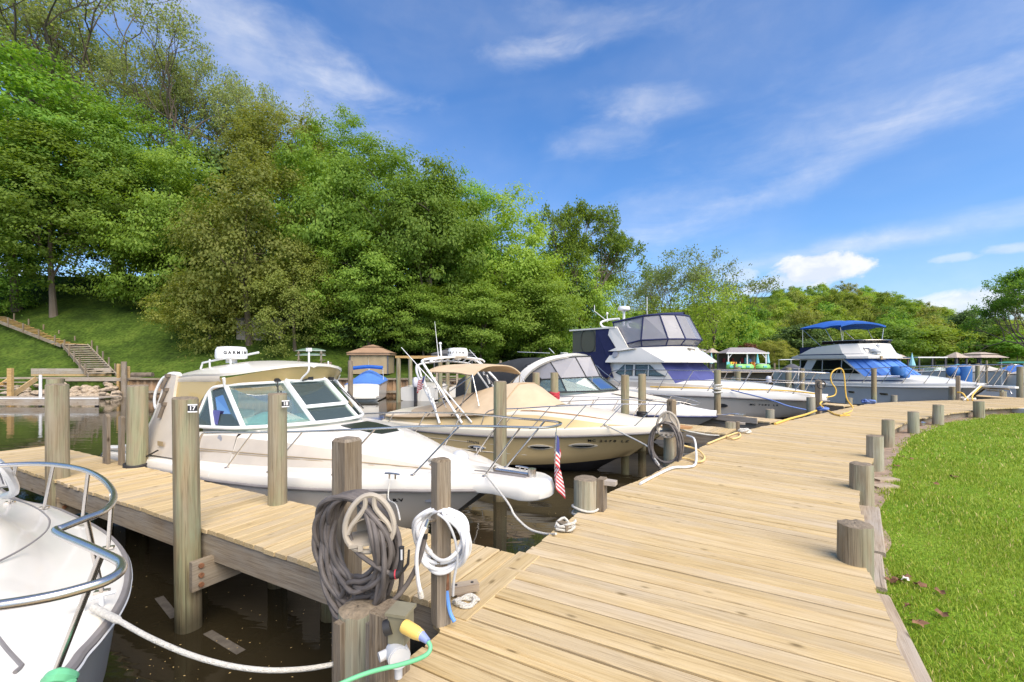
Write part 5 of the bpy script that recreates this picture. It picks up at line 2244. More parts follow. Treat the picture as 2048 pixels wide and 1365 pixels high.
# ---- boat 3: white express cruiser with black canopy
tip3 = at(1438, 835)
b3 = boat_thing('white express boat with a black canopy, white arch and clear curtains', tip3, (.79, -.62), 9.6)
H3 = Hull(.4, 9.55, [(.4, 1.45), (3, 1.55), (5.5, 1.52), (7, 1.28), (8.1, .92), (8.9, .55), (9.3, .28), (9.55, .06)], [(.4, .80), (4, .84), (7, .90), (9.55, .92)], 1.5, zc1=.42)
H3.build(b3, ['hull_grey', 'bottom_black'])
H3.rub(b3, 'navy_stripe', .024)
zc3 = interp([.4, 3, 4.5, 5.6, 6.6, 7.8, 8.8, 9.5], [1.30, 1.40, 1.46, 1.50, 1.44, 1.28, 1.10, 1.0])


def prof3(x):
    b, z = H3.bd(x), H3.zd(x)
    zc = max(zc3(x), z + .1)
    c = b * .72
    return [(b, z + .01), (b + .005, z + .06), (b - .02, z + .14), (max(b - .12, .05), z + .24 if zc > z + .4 else z + .16), (max(c, .04), zc - .10), (max(c * .8, .03), zc - .02), (max(c * .4, .02), zc + .05), (0, zc + .07)]


deckloft(b3, 'deck', [.42, 1.5, 3, 4.5, 5.3, 6, 6.7, 7.4, 8, 8.5, 8.9, 9.2, 9.4, 9.54], prof3, ['gel_white', 'nonskid'], [0, 0, 0, 0, 0, 0, 0], cap=0)
m_ = MB()
for sg in (-1, 1):
    m_.tube([(x, sg * (H3.bd(x) + .002), H3.zd(x) + .02) for x in np.linspace(.5, 9.4, 24)], .010, 6)
m_.build('stripe', 'navy_stripe', b3)
# sun pad on the foredeck
m_ = MB()
rings = []
for x in np.linspace(6.6, 8.3, 8):
    zz_ = prof3(float(x))[-1][1]
    w = .62 * (1 - ((x - 6.6) / 2.4) ** 2)
    rings.append([(x, w * f, zz_ - .02 + .05 * (1 - f ** 4)) for f in np.linspace(-1, 1, 9)])
m_.loft(rings, 0, False, True)
m_.build('sun_pad', 'canvas_beige', b3)
# windshield and curtains
BW = [(4.2, -1.30, 1.46), (5.35, -1.20, 1.50), (6.25, -.62, 1.54), (6.55, 0, 1.56)]
TW = [(4.4, -1.22, 1.88), (5.05, -1.08, 1.92), (5.7, -.55, 1.96), (5.9, 0, 1.97)]
VT = [(3.65, -1.10, 2.36), (4.5, -.95, 2.54), (5.25, -.5, 2.63), (5.55, 0, 2.65)]
for A, B2, mt, nm in ((BW, TW, 'glass_pale', 'windshield_pane'), (TW, VT, 'vinyl', 'clear_curtain')):
    for i in range(3):
        for mir in (0, 1):
            q_ = [A[i], A[i + 1], B2[i + 1], B2[i]]
            if mir:
                q_ = [(x, -y, z) for x, y, z in q_]
            m_ = MB()
            m_.plate(q_, .006)
            m_.build(nm, mt, b3)
m_ = MB()
for P in (BW, TW, VT):
    m_.tube(P + mirror(P)[1:], .024, 8)
m_.build('trim', 'canvas_black', b3)
m_ = MB()
for i in range(4):
    for sg in (1, -1):
        m_.tube([(BW[i][0], sg * BW[i][1], BW[i][2]), (TW[i][0], sg * TW[i][1], TW[i][2]), (VT[i][0], sg * VT[i][1], VT[i][2])], .02, 6)
m_.build('mullion', 'canvas_black', b3)
m_ = MB()
pts = [(3.3, -1.42, 1.35), (3.55, -1.38, 1.75), (3.95, -1.28, 2.2), (4.5, -1.05, 2.52), (5.0, -.65, 2.66), (5.2, 0, 2.72)]
full = smooth_path(pts + mirror(pts)[1:], 4)
rings = []
for i, p in enumerate(full):
    rings.append([(p.x - .20, p.y, p.z + .05), (p.x + .10, p.y, p.z + .0), (p.x + .08, p.y * .94, p.z - .06), (p.x - .2, p.y * .94, p.z - .02)])
m_.loft(rings, 0, True, True)
m_.build('radar_arch', 'gel_white', b3, sharp=30)
m_ = MB()
rings = []
for x in np.linspace(.5, 4.3, 12):
    x = float(x)
    s_ = (x - .5) / 3.8
    b = 1.36 - .15 * s_ * s_
    t = 1.9 + .72 * min(1, s_ * 1.5) ** .6
    rings.append([(x, b * math.copysign(abs(math.sin(a)) ** .55, math.sin(a)), 1.10 + (t - 1.10) * max(0, math.cos(a)) ** .5) for a in np.linspace(-PI / 2, PI / 2, 17)])
m_.loft(rings, 0, False, True)
m_.add(rings[0], [tuple(range(17))], 0)
m_.build('canopy', 'canvas_black', b3)
m_ = MB()
m_.plate([(3.45, -1.365, 1.40), (4.55, -1.26, 1.46), (4.32, -1.20, 1.9), (3.62, -1.25, 2.3)], .01)
m_.build('side_panel', 'canvas_black', b3)
m_ = MB()
m_.tube([(3.9, 0, 2.78), (2.0, .6, 2.86)], .012, 6)
m_.build('antenna', 'white_paint', b3)
m_ = MB()
m_.tube([(3.9, .3, 2.78), (3.3, .9, 2.98)], .016, 6)
m_.box((4.4, .2, 2.78), (.12, .30, .03))
m_.box((4.4, .2, 2.74), (.06, .06, .08))
m_.build('horn', 'white_paint', b3)
half = [(4.5, -1.46, 1.05), (4.8, -1.42, 1.32), (5.8, -1.34, 1.38), (7.0, -1.12, 1.40), (8.0, -.82, 1.38), (8.7, -.50, 1.32), (9.0, -.30, 1.24)]
ry3, rz3 = interp([p[0] for p in half], [p[1] for p in half]), interp([p[0] for p in half], [p[2] for p in half])
rail(b3, half, [((x, -(H3.bd(x) - .06), H3.zd(x) + .14), (x + .3, ry3(x + .3), rz3(x + .3))) for x in (5.4, 6.2, 7.0, 7.7, 8.3)], .011, .009, both=True)
m_ = MB()
m_.tube(smooth_path([(9.5, 0, .95), (9.75, .05, .98), (10.05, .1, 1.02), (10.15, .1, .95), (9.9, .1, .92)], 5), .016, 8)
m_.prism([(10.0, -.06), (10.22, 0), (10.25, .16), (10.05, .18)], .94, 1.02)
m_.build('anchor', 'steel', b3)
hull_text(b3, H3, 'MC 7362', 8.1, .74, .09)
m_ = MB()
m_.tube([(5.9, -.55, 1.58), (5.9, -.55, 2.0)], .012, 6)
m_.prism([(5.82, -.63), (5.98, -.63), (5.98, -.47), (5.82, -.47)], 1.52, 1.6)
m_.build('spotlight', 'steel', b3)

# ---- boat 4: aft cabin motor yacht, navy canvas
tip4 = at(1664, 803, .2)
b4 = boat_thing('large white motor yacht with navy canvas and a clear curtained flybridge', tip4, (.66, -.75), 11.5)
H4 = Hull(1.0, 11.4, [(1.0, 1.75), (3, 1.88), (6.5, 1.88), (8.2, 1.65), (9.5, 1.25), (10.4, .80), (11.0, .42), (11.4, .08)], [(1, 1.05), (5, 1.08), (8, 1.14), (11.4, 1.10)], 1.5, zc0=.1, zc1=.5)
H4.build(b4, ['hull_shade_taupe', 'bottom_black'])
H4.rub(b4, 'rub_grey', .03)
zc4 = interp([1, 3, 6, 8, 9, 10, 10.8, 11.35], [1.70, 1.72, 1.72, 1.66, 1.58, 1.46, 1.34, 1.24])


def prof4(x):
    b, z = H4.bd(x), H4.zd(x)
    zc = max(zc4(x), z + .12)
    c = b - .22 if b > .6 else b * .6
    return [(b, z + .01), (b + .005, z + .08), (b - .03, z + .20), (max(b - .10, .05), z + .24), (max(c, .045), min(z + .30, zc)), (max(c - .08, .04), zc - .12), (max(c * .78, .03), zc), (max(c * .4, .02), zc + .05), (0, zc + .07)]


deckloft(b4, 'deck', [1.02, 3, 5, 6.5, 7.5, 8.3, 9, 9.6, 10.1, 10.5, 10.9, 11.2, 11.38], prof4, ['gel_white', 'nonskid'], [0, 0, 0, 0, 1, 0, 0, 0], cap=0)
# deck house with a raked front
HS = [(3.3, 1.58, 1.5), (6.6, 1.56, 1.5), (7.35, .9, 1.6), (7.5, 0, 1.62)]
HT = [(3.3, 1.50, 2.46), (5.8, 1.48, 2.46), (6.5, .8, 2.46), (6.65, 0, 2.46)]
m_ = MB()
lo_ = HS + [(x, -y, z) for x, y, z in reversed(HS[:-1])]
hi_ = HT + [(x, -y, z) for x, y, z in reversed(HT[:-1])]
m_.loft([lo_, hi_], 0, True, False)
m_.build('deck_house', 'gel_white', b4)
for sg in (-1, 1):
    base_y = lambda z: sg * (1.58 - .08 * (z - 1.5) / .96 + .008)
    for pts in ([(3.62, 1.98), (4.05, 2.34), (4.52, 2.34), (4.52, 1.86), (3.95, 1.84)], [(4.64, 1.86), (4.64, 2.34), (5.35, 2.34), (5.72, 2.05), (6.15, 1.86)]):
        m_ = MB()
        m_.plate([(x, base_y(z), z) for x, z in pts], .012)
        f = m_.build('side_window', 'glass_pale' if False else 'glass_dark', b4)
        cx = sum(p[0] for p in pts) / len(pts)
        m2 = MB()
        ins = [(cx + (x - cx) * .9, base_y(z) + sg * .008, 2.08 + (z - 2.08) * .84) for x, z in pts]
        m2.plate(ins, .006)
        m2.build('window_pane', 'glass_pale', f)
        m2 = MB()
        m2.beam((cx, base_y(1.86) + sg * .012, 1.86), (cx, base_y(2.34) + sg * .012, 2.34), .03, .02, up=(0, 1, 0))
        m2.build('mullion', 'white_paint', f)
m_ = MB()
fr_ = [[Vector(HS[i]).lerp(Vector(HT[i]), t) + Vector((.02, 0, .0)) for t in (.10, .98)] for i in (1, 2, 3)]
fr_ += [[Vector((p.x, -p.y, p.z)) for p in r_] for r_ in (fr_[1], fr_[0])]
m_.loft(fr_, 0, False, False)
m_.build('windshield_cover', 'canvas_purple', b4)
# flybridge moulding: overhanging brow, coaming
lo_ = [(3.2, 1.74), (6.1, 1.68), (6.9, 1.2), (7.3, .5), (7.35, 0)]
hi_ = [(3.55, 1.60), (4.9, 1.56), (5.95, 1.22), (6.35, .7), (6.45, 0)]
m_ = MB()
mk = lambda P, z: [(x, y, z if not callable(z) else z(x)) for x, y in P] + [(x, -y, z if not callable(z) else z(x)) for x, y in reversed(P[:-1])]
zhi = interp([3.5, 5, 7.1], [3.02, 3.10, 3.14])
m_.loft([mk(lo_, 2.44), mk(lo_, 2.50), mk(hi_, zhi), mk([(x - .05, y * .93) for x, y in hi_], lambda x: zhi(x) - .03), mk([(x - .1, y * .9) for x, y in hi_], 2.6)], 0, True, True, cap0=True)
m_.build('flybridge', 'gel_white', b4, sharp=25)
# swept hardtop wing
for sg in (-1, 1):
    m_ = MB()
    m_.plate([(3.35, sg * 1.68, 2.95), (3.85, sg * 1.68, 2.95), (4.75, sg * 1.64, 3.05), (4.35, sg * 1.62, 3.10), (3.75, sg * 1.58, 4.02), (3.35, sg * 1.58, 4.02), (3.28, sg * 1.6, 3.7), (3.75, sg * 1.66, 3.1)], .10)
    m_.build('wing', 'gel_white', b4)
    m_ = MB()
    m_.plate([(2.55, sg * 1.62, 1.75), (3.6, sg * 1.66, 1.75), (3.3, sg * 1.66, 2.6), (3.78, sg * 1.66, 3.05), (3.3, sg * 1.61, 4.0), (2.55, sg * 1.61, 4.0)], .02)
    m_.build('canvas_panel', 'canvas_navy', b4)
    m_ = MB()
    m_.plate([(1.1, sg * 1.6, 1.75), (2.55, sg * 1.62, 1.75), (2.55, sg * 1.62, 2.95), (1.1, sg * 1.6, 2.95)], .02)
    m_.build('canvas_skirt', 'canvas_navy', b4)
    m_ = MB()
    m_.plate([(1.1, sg * 1.6, 2.95), (2.55, sg * 1.62, 2.95), (2.55, sg * 1.61, 4.0), (1.1, sg * 1.58, 3.97)], .008)
    m_.build('screen_panel', 'mesh_screen', b4)
    m_ = MB()
    m_.tube(smooth_path([(1.75, sg * 1.63, 3.02), (1.75, sg * 1.63, 3.9), (2.45, sg * 1.64, 3.92), (2.45, sg * 1.64, 3.02)], 3, True), .012, 6, closed=True)
    m_.build('zipper', 'canvas_black', b4)
m_ = MB()
m_.plate([(1.1, -1.58, 1.75), (1.1, 1.58, 1.75), (1.1, 1.58, 3.97), (1.1, -1.58, 3.97)], .01)
m_.build('aft_screen', 'mesh_screen', b4)
m_ = MB()
m_.box((2.3, 0, 4.03), (2.75, 3.3, .07))
m_.build('hardtop', 'gel_white', b4)
# flybridge seats
m_ = MB()
m_.box((4.0, 0, 3.35), (.5, 2.4, .5))
m_.box((5.3, -.3, 3.3), (.5, .9, .55))
m_.box((4.75, .4, 3.75), (.12, .6, .5))
m_.build('bridge_seat', 'nonskid', b4)
# enclosure: curtains between coaming and navy top
EB = [(4.1, -1.50, 3.08), (4.95, -1.48, 3.12), (5.92, -1.20, 3.15), (6.3, -.68, 3.16), (6.4, 0, 3.16)]
EM = [(3.9, -1.52, 3.22), (4.98, -1.60, 3.40), (6.08, -1.30, 3.42), (6.55, -.72, 3.42), (6.68, 0, 3.42)]
ET = [(3.38, -1.42, 4.28), (5.0, -1.46, 4.46), (5.6, -1.15, 4.50), (6.0, -.62, 4.50), (6.1, 0, 4.50)]
for A, B2, nm in ((EB, EM, 'lower_curtain'), (EM, ET, 'clear_curtain')):
    for i in range(4):
        for sg in (1, -1):
            m_ = MB()
            m_.plate([(x, y * sg, z) for x, y, z in (A[i], A[i + 1], B2[i + 1], B2[i])], .006)
            m_.build(nm, 'vinyl', b4)
m_ = MB()
for P, r_ in ((EB, .03), (EM, .035), (ET, .05)):
    m_.tube(P + mirror(P)[1:], r_, 8)
for i in range(4):
    for sg in (1, -1):
        m_.tube([(q_[i][0], q_[i][1] * sg, q_[i][2]) for q_ in (EB, EM, ET)], .032, 8)
m_.build('curtain_trim', 'canvas_navy', b4)
m_ = MB()
rings = []
for x in np.linspace(3.3, 6.1, 10):
    x = float(x)
    b = interp([3.3, 5, 5.6, 6.0, 6.11], [1.42, 1.46, 1.15, .62, .05])(x)
    z = interp([3.3, 5, 6.5], [4.27, 4.46, 4.50])(x)
    rings.append([(x, b * f, z + .20 * (1 - f * f) * (1 - ((x - 4.6) / 3) ** 2)) for f in np.linspace(-1, 1, 11)])
m_.loft(rings, 0, False, True)
m_.build('bimini_top', 'canvas_navy', b4)
for sg in (-1, 1):
    m_ = MB()
    m_.tube(smooth_path([(3.2, sg * 1.2, 4.05), (2.7, sg * 1.2, 4.12), (2.45, sg * 1.1, 4.35), (2.7, sg * .9, 4.48), (3.3, sg * .8, 4.5)], 5), .05, 8)
    m_.build('arch_horn', 'white_paint', b4)
radome(b4, (3.0, 0, 4.98), .30, .19)
m_ = MB()
m_.tube([(3.0, 0, 4.2), (3.0, 0, 5.0)], .06, 8)
m_.build('radar_mast', 'white_paint', b4)
for (p, q) in (((3.9, .6, 4.4), (3.9, .6, 5.6)), ((2.4, -.6, 4.5), (1.75, -.7, 5.0)), ((1.75, -.7, 5.0), (1.75, -.7, 5.3))):
    m_ = MB()
    m_.tube([p, q], .016, 6)
    m_.build('antenna', 'white_paint', b4)
m_ = MB()
m_.tube([(2.6, -.8, 4.4), (2.6, -.8, 4.75)], .02, 6)
m_.ell((2.6, -.8, 4.8), (.06, .06, .07), 10, 6)
m_.build('anchor_light', 'white_paint', b4)
m_ = MB()
m_.lathe([(.15, 0), (.15, .012), (.10, .013), (.001, .014)], (0, 0, 0), 20)
e = m_.build('emblem', 'grey_print', b4)
e.location = (3.72, -1.70, 2.82)
e.rotation_euler = (R(80), 0, 0)
for y in (-.55, .5):
    m_ = MB()
    m_.tube([(6.55, y, 3.02), (6.9, y - .1, 2.96)], .035, 8)
    m_.box((6.6, y, 2.96), (.1, .2, .06))
    m_.build('horn', 'steel', b4)
half = [(3.3, -1.75, 1.35), (3.55, -1.74, 2.0), (4.5, -1.74, 2.12), (7, -1.66, 2.13), (8.5, -1.38, 2.13), (9.8, -.98, 2.12), (10.8, -.52, 2.10), (11.3, -.25, 2.08), (11.4, 0, 2.08)]
ry4, rz4 = interp([p[0] for p in half], [p[1] for p in half]), interp([p[0] for p in half], [p[2] for p in half])
rail(b4, half, [((x, -(H4.bd(x) - .10), H4.zd(x) + .24), (x + .42, ry4(x + .42), rz4(x + .42))) for x in (3.9, 4.9, 5.9, 6.9, 7.9, 8.9, 9.8, 10.5)], .018, .014,
     lower=[(x, y * 1.0, (z + H4.zd(x) + .24) / 2) for x, y, z in half[2:]])
for sg in (-1, 1):
    for x in (7.05, 8.35):
        pts = [(x + .24 * math.cos(a), sg * (H4.y(x, .82) + .02), .82 + .075 * math.sin(a)) for a in np.linspace(0, 2 * PI, 20)[:-1]]
        m_ = MB()
        m_.plate(pts, .02)
        m_.build('porthole', 'glass_hatch', b4)
hull_text(b4, H4, 'MC 7082 LR', 9.3, .90, .12)
m_ = MB()
for sg in (-1,):
    m_.tube(smooth_path([(2.6, -1.75, 1.35), (2.62, -1.78, 2.3), (3.2, -1.75, 1.95), (4.3, -1.74, 1.35)], 3), .018, 6)
m_.build('boarding_rail', 'steel', b4)

# ---- boat 5: flybridge sedan with a blue bimini
tip5 = at(2035, 777, .45)
b5 = boat_thing('white flybridge boat with a blue bimini and blue windshield cover, bow to the right', tip5, (.15, -.989), 11.5)
H5 = Hull(1.2, 10.4, [(1.2, 1.70), (3, 1.80), (6.5, 1.80), (8, 1.52), (9, 1.12), (9.8, .62), (10.2, .3), (10.4, .1)], [(1.2, 1.05), (5, 1.12), (8, 1.22), (10.4, 1.32)], 1.35, zc0=.1, zc1=.6)
H5.build(b5, ['hull_pale', 'bottom_black'])
H5.rub(b5, 'gel_white', .05)
zc5 = interp([1.2, 4, 7.4, 8.5, 9.5, 10.35], [1.66, 1.72, 1.74, 1.62, 1.50, 1.44])


def prof5(x):
    b, z = H5.bd(x), H5.zd(x)
    zc = max(zc5(x), z + .12)
    c = b - .25 if b > .6 else b * .55
    return [(b, z + .01), (b + .01, z + .06), (b - .02, z + .18), (max(b - .08, .05), z + .20), (max(c, .045), min(z + .22, zc)), (max(c - .05, .04), zc - .06), (max(c * .8, .03), zc), (max(c * .4, .02), zc + .04), (0, zc + .06)]


deckloft(b5, 'deck', [1.22, 3, 5, 6.5, 7.3, 8, 8.6, 9.1, 9.5, 9.9, 10.2, 10.38], prof5, ['gel_white', 'nonskid'], [0, 0, 0, 0, 0, 0, 0, 0], cap=0)
m_ = MB()
for sg in (-1, 1):
    m_.loft([[(x, sg * (H5.bd(x) - .245), H5.zd(x) + .28), (x, sg * (H5.bd(x) - .25), H5.zd(x) + .34)] for x in np.linspace(1.5, 7.8, 12)], 0, False, True)
m_.build('stripe', 'navy_stripe', b5)
m_ = MB()
m_.prism([(10.0, -.32), (11.3, -.20), (11.48, -.1), (11.48, .1), (11.3, .20), (10.0, .32)], 1.34, 1.42)
m_.build('pulpit', 'white_paint', b5)
m_ = MB()
m_.tube([(10.4, 0, 1.28), (11.2, 0, 1.30), (11.3, .0, 1.1)], .03, 8)
m_.prism([(10.5, -.14), (11.0, -.06), (11.0, .06), (10.5, .14)], 1.16, 1.24)
m_.build('anchor', 'steel', b5)
HS = [(1.4, 1.50, 1.62), (5.9, 1.50, 1.66), (6.85, .95, 1.76), (7.0, 0, 1.78)]
HT = [(1.4, 1.44, 2.70), (4.5, 1.42, 2.68), (5.5, .85, 2.68), (5.7, 0, 2.68)]
m_ = MB()
m_.loft([HS + [(x, -y, z) for x, y, z in reversed(HS[:-1])], HT + [(x, -y, z) for x, y, z in reversed(HT[:-1])]], 0, True, False, cap1=True)
m_.build('deck_house', 'gel_white', b5)
for sg in (-1, 1):
    yy = lambda z: sg * (1.50 - .06 * (z - 1.64) / 1.05 + .012)
    for pts in ([(1.5, 2.1), (1.5, 2.58), (2.0, 2.58), (1.72, 2.1)], [(2.35, 1.98), (2.72, 2.58), (3.1, 2.58), (3.1, 1.83), (2.42, 1.83)], [(3.18, 1.83), (3.18, 2.58), (4.42, 2.58), (4.42, 1.83)], [(4.50, 1.83), (4.50, 2.58), (5.62, 1.83)]):
        m_ = MB()
        m_.plate([(x, yy(z), z) for x, z in pts], .02)
        m_.build('side_window', 'glass_dark', b5)
m_ = MB()
fr_ = [[Vector(HS[i]).lerp(Vector(HT[i]), t) + Vector((.03, 0, .01)) for t in (.02, .5, .99)] for i in (1, 2, 3)]
fr_ += [[Vector((p.x, -p.y, p.z)) for p in r_] for r_ in (fr_[1], fr_[0])]
m_.loft(fr_, 0, False, False)
m_.build('windshield_cover', 'canvas_blue_light', b5)
m_ = MB()
for t in (.33, .66):
    for i in (1, 2):
        for sg in (1, -1):
            p = Vector(HS[i]).lerp(Vector(HS[i + 1]), t) + Vector((.045, 0, .015))
            q = Vector(HT[i]).lerp(Vector(HT[i + 1]), t) + Vector((.045, 0, .015))
            m_.beam((p.x, p.y * sg, p.z), (q.x, q.y * sg, q.z), .05, .008, up=(1, 0, .5))
m_.build('cover_seam', 'canvas_blue', b5)
lo_ = [(.9, 1.62), (4.9, 1.60), (5.75, 1.1), (6.1, .5), (6.15, 0)]
m1_ = [(1.6, 1.58), (4.6, 1.56), (5.4, 1.1), (5.75, .5), (5.8, 0)]
hi_ = [(2.4, 1.42), (4.2, 1.40), (5.1, 1.05), (5.4, .5), (5.5, 0)]
zhi = interp([2.3, 3.2, 5.5], [3.35, 3.50, 3.50])
m_ = MB()
m_.loft([mk(lo_, 2.66), mk(lo_, 2.78), mk(m1_, 2.98), mk(hi_, zhi), mk([(x - .05, y * .92) for x, y in hi_], lambda x: zhi(x) - .02), mk([(x - .1, y * .9) for x, y in hi_], 2.9)], 0, True, True, cap0=True)
m_.build('flybridge', 'gel_white', b5, sharp=22)
m_ = MB()
st_ = lambda dz: mk([(x + .02, y + .02) for x, y in m1_], 2.93 + dz)[:]
a_, b_ = [(1.45, 1.605), (4.7, 1.59), (5.5, 1.12), (5.86, .5), (5.92, 0)], 0
m_.loft([mk(a_, 2.88), mk([(x - .01, y - .01) for x, y in a_], 2.93)], 0, False, False)
m_.build('bridge_stripe', 'navy_stripe', b5)
m_ = MB()
m_.plate([(1.4, -1.45, 2.8), (2.5, -1.45, 2.95), (2.6, -1.42, 3.38), (1.4, -1.45, 3.38)], .02)
m_.plate([(1.4, 1.45, 2.8), (2.5, 1.45, 2.95), (2.6, 1.42, 3.38), (1.4, 1.45, 3.38)], .02)
m_.plate([(1.4, -1.45, 2.8), (1.4, 1.45, 2.8), (1.4, 1.45, 3.38), (1.4, -1.45, 3.38)], .02)
m_.build('bridge_curtain', 'canvas_navy', b5)
m_ = MB()
a_ = [(3.0, 1.40), (4.2, 1.38), (5.1, 1.03), (5.4, .5), (5.48, 0)]
m_.loft([mk(a_, 3.5), mk([(x + .1, y + .04) for x, y in a_], 3.68)], 0, False, False)
m_.build('wind_deflector', 'glass_dark', b5)
m_ = MB()
m_.tube([(x + .1, y + .04, 3.69) for x, y in a_] + [(x + .1, -y - .04, 3.69) for x, y in reversed(a_[:-1])], .02, 8)
m_.build('bridge_rail', 'steel', b5)
m_ = MB()
rings = []
for x in np.linspace(1.45, 4.45, 14):
    x = float(x)
    s_ = (x - 1.45) / 3.0
    zb = 4.60 + .0 * s_ - .08 * math.exp(-((s_ - .62) / .12) ** 2) - .12 * max(0, s_ - .8)
    zt = zb + .12 + .30 * math.sin(PI * min(1, max(0, s_ * .8 + .12)))
    r_ = [(x, 1.5 * f, zb + (zt - zb) * (1 - abs(f) ** 2.4)) for f in np.linspace(-1, 1, 15)]
    r_ += [(x, 1.47 * f, zb - .09 + (zt - zb) * (1 - abs(f) ** 2.4)) for f in np.linspace(1, -1, 15)]
    rings.append(r_)
m_.loft(rings, 0, True, True, cap0=True, cap1=True)
m_.build('bimini_top', 'canvas_blue', b5, sharp=50)
for sg in (-1, 1):
    for p, q in (((1.6, 1.46, 4.55), (3.0, 1.42, 3.4)), ((3.3, 1.46, 4.48), (3.9, 1.38, 3.5)), ((4.35, 1.44, 4.45), (4.35, 1.30, 3.55)), ((1.62, 1.46, 4.55), (1.62, 1.45, 3.4))):
        m_ = MB()
        m_.tube([(p[0], sg * p[1], p[2]), (q[0], sg * q[1], q[2])], .02, 8)
        m_.build('bimini_pole', 'steel', b5)
radome(b5, (5.75, -.55, 3.02), .30, .2)
m_ = MB()
m_.box((5.6, -.5, 2.95), (.7, .45, .08))
m_.tube([(5.8, -.5, 3.2), (5.8, -.5, 3.3)], .03, 8)
m_.ell((5.82, -.5, 3.36), (.14, .13, .10), 12, 8)
m_.build('spotlight', 'white_paint', b5)
m_ = MB()
m_.box((5.95, -.5, 2.70), (.25, .3, .18))
m_.build('light_bracket', 'line_tan', b5)
for y in (-.95, -.80):
    m_ = MB()
    m_.tube([(5.3, y, 3.25), (5.65, y + .05, 3.15)], .035, 8)
    m_.build('horn', 'steel', b5)
half = [(1.7, -1.72, 1.95), (4, -1.70, 2.02), (6, -1.66, 2.10), (7.5, -1.50, 2.20), (8.8, -1.15, 2.27), (9.8, -.72, 2.32), (10.8, -.30, 2.34), (11.4, -.16, 2.34), (11.5, 0, 2.34)]
ry5, rz5 = interp([p[0] for p in half], [p[1] for p in half]), interp([p[0] for p in half], [p[2] for p in half])
posts = [((x, -(H5.bd(x) - .08), H5.zd(x) + .2), (x + .45, ry5(x + .45), rz5(x + .45))) for x in (2, 3, 4, 5, 6, 7, 7.9, 8.7, 9.4)] + [((10.2, -.3, 1.42), (10.75, -.32, 2.34)), ((10.8, -.22, 1.42), (11.3, -.18, 2.34))]
rail(b5, half, posts, .02, .015)
for sg in (-1, 1):
    for x in (5.35, 7.05):
        pts = [(x - .18, .86), (x + .2, .86), (x + .2, .76), (x - .12, .76)]
        m_ = MB()
        m_.plate([(a, sg * (H5.y(a, z) + .015), z) for a, z in pts], .02)
        f = m_.build('vent', 'line_tan', b5)
        m_ = MB()
        m_.plate([(x + (a - x) * .8, sg * (H5.y(a, z) + .03), .81 + (z - .81) * .6) for a, z in pts], .01)
        m_.build('vent_grille', 'glass_dark', f)
hull_text(b5, H5, 'S N S', 2.4, .95, .22, 'grey_print')
bc_ = thing('barrel_cover', 'blue canvas bag hanging on the bow rail of the blue bimini boat', 'bag', group='blue bags by the boats')
bc_.location = b5.matrix_basis @ Vector((7.55, -1.3, 1.78))
m_ = MB()
m_.lathe([(.26, 0), (.30, .1), (.30, .38), (.26, .46), (.05, .48)], (0, 0, 0), 16)
m_.ell((.25, -.12, -.02), (.2, .2, .26), 12, 8)
m_.build('bag', 'drum_blue', bc_)

# ------------------------------------------------------------------ posts, hoses, ropes and cords along the docks
def square_post(label, x, y, z0, z1, w, rz, mat='post_wood', name='square_post', cat='post', ch=.3, group='square timber posts', d=None):
    t = thing(name, label, cat, (x, y, 0), rz, group)
    m_ = MB()
    d = d or w
    c = .012
    pr = [(-w / 2 + c, -d / 2), (w / 2 - c, -d / 2), (w / 2, -d / 2 + c), (w / 2, d / 2 - c), (w / 2 - c, d / 2), (-w / 2 + c, d / 2), (-w / 2, d / 2 - c), (-w / 2, -d / 2 + c)]
    k = w * ch
    rings = [[(a, b, z) for a, b in pr] for z in np.linspace(z0, z1 - k * .6, 4)]
    m_.loft(rings, 0, True, False, cap0=True)
    m_.build('shaft', mat, t)
    m_ = MB()
    q = [(a * (1 - ch * .9), b * (1 - ch * .9), z1) for a, b in pr]
    m_.loft([rings[-1], q], 0, True, False, cap1=True)
    m_.build('chamfered_top', mat, t)
    return t


def ang(d):
    return math.atan2(d.y, d.x)


p = atd(694, 876, 2.95)
P5 = square_post('tall square post carrying the big black hose, its top chamfered', p.x, p.y, -1.6, p.z, .142, ang(FD), ch=.22)
p = atd(882, 917, 2.68)
P6 = square_post('slim square post on the boardwalk carrying the white hose', p.x, p.y, 0.0, p.z, .094, R(40), ch=.25)
for (u, vt, D, w, lab) in ((1343, 799, 7.5, .12, 'square post rising out of the far black hose coil'), (1637, 760, 15.0, .16, 'square post with a black hand wheel beside the yellow hose'), (1916, 752, 18.6, .13, 'square post near the white bow pulpit')):
    p = atd(u, vt, D)
    square_post(lab, p.x, p.y, -1.0, p.z, w, .6)
for (u, vt, vb, D, w, lab) in ((213, 828, 920, 6.9, .15, 'flat grey board post with a rounded top on the first finger dock'), (243, 832, 930, 6.8, .11, 'flat grey board post beside the thick piling with the strap')):
    p, q_ = atd(u, vt, D), atd(u, vb, D)
    t = thing('board_post', lab, 'post', (p.x, p.y, 0), ang(FD), 'flat board posts on the first finger dock')
    m_ = MB()
    pts = [(-w / 2, 0, q_.z - .2), (w / 2, 0, q_.z - .2), (w / 2, 0, p.z - w * .35)] + [(w / 2 * math.cos(a), 0, p.z - w * .35 + w * .35 * math.sin(a)) for a in np.linspace(.3, PI - .3, 7)] + [(-w / 2, 0, p.z - w * .35)]
    m_.plate(pts, .045)
    m_.build('board', 'post_wood', t)

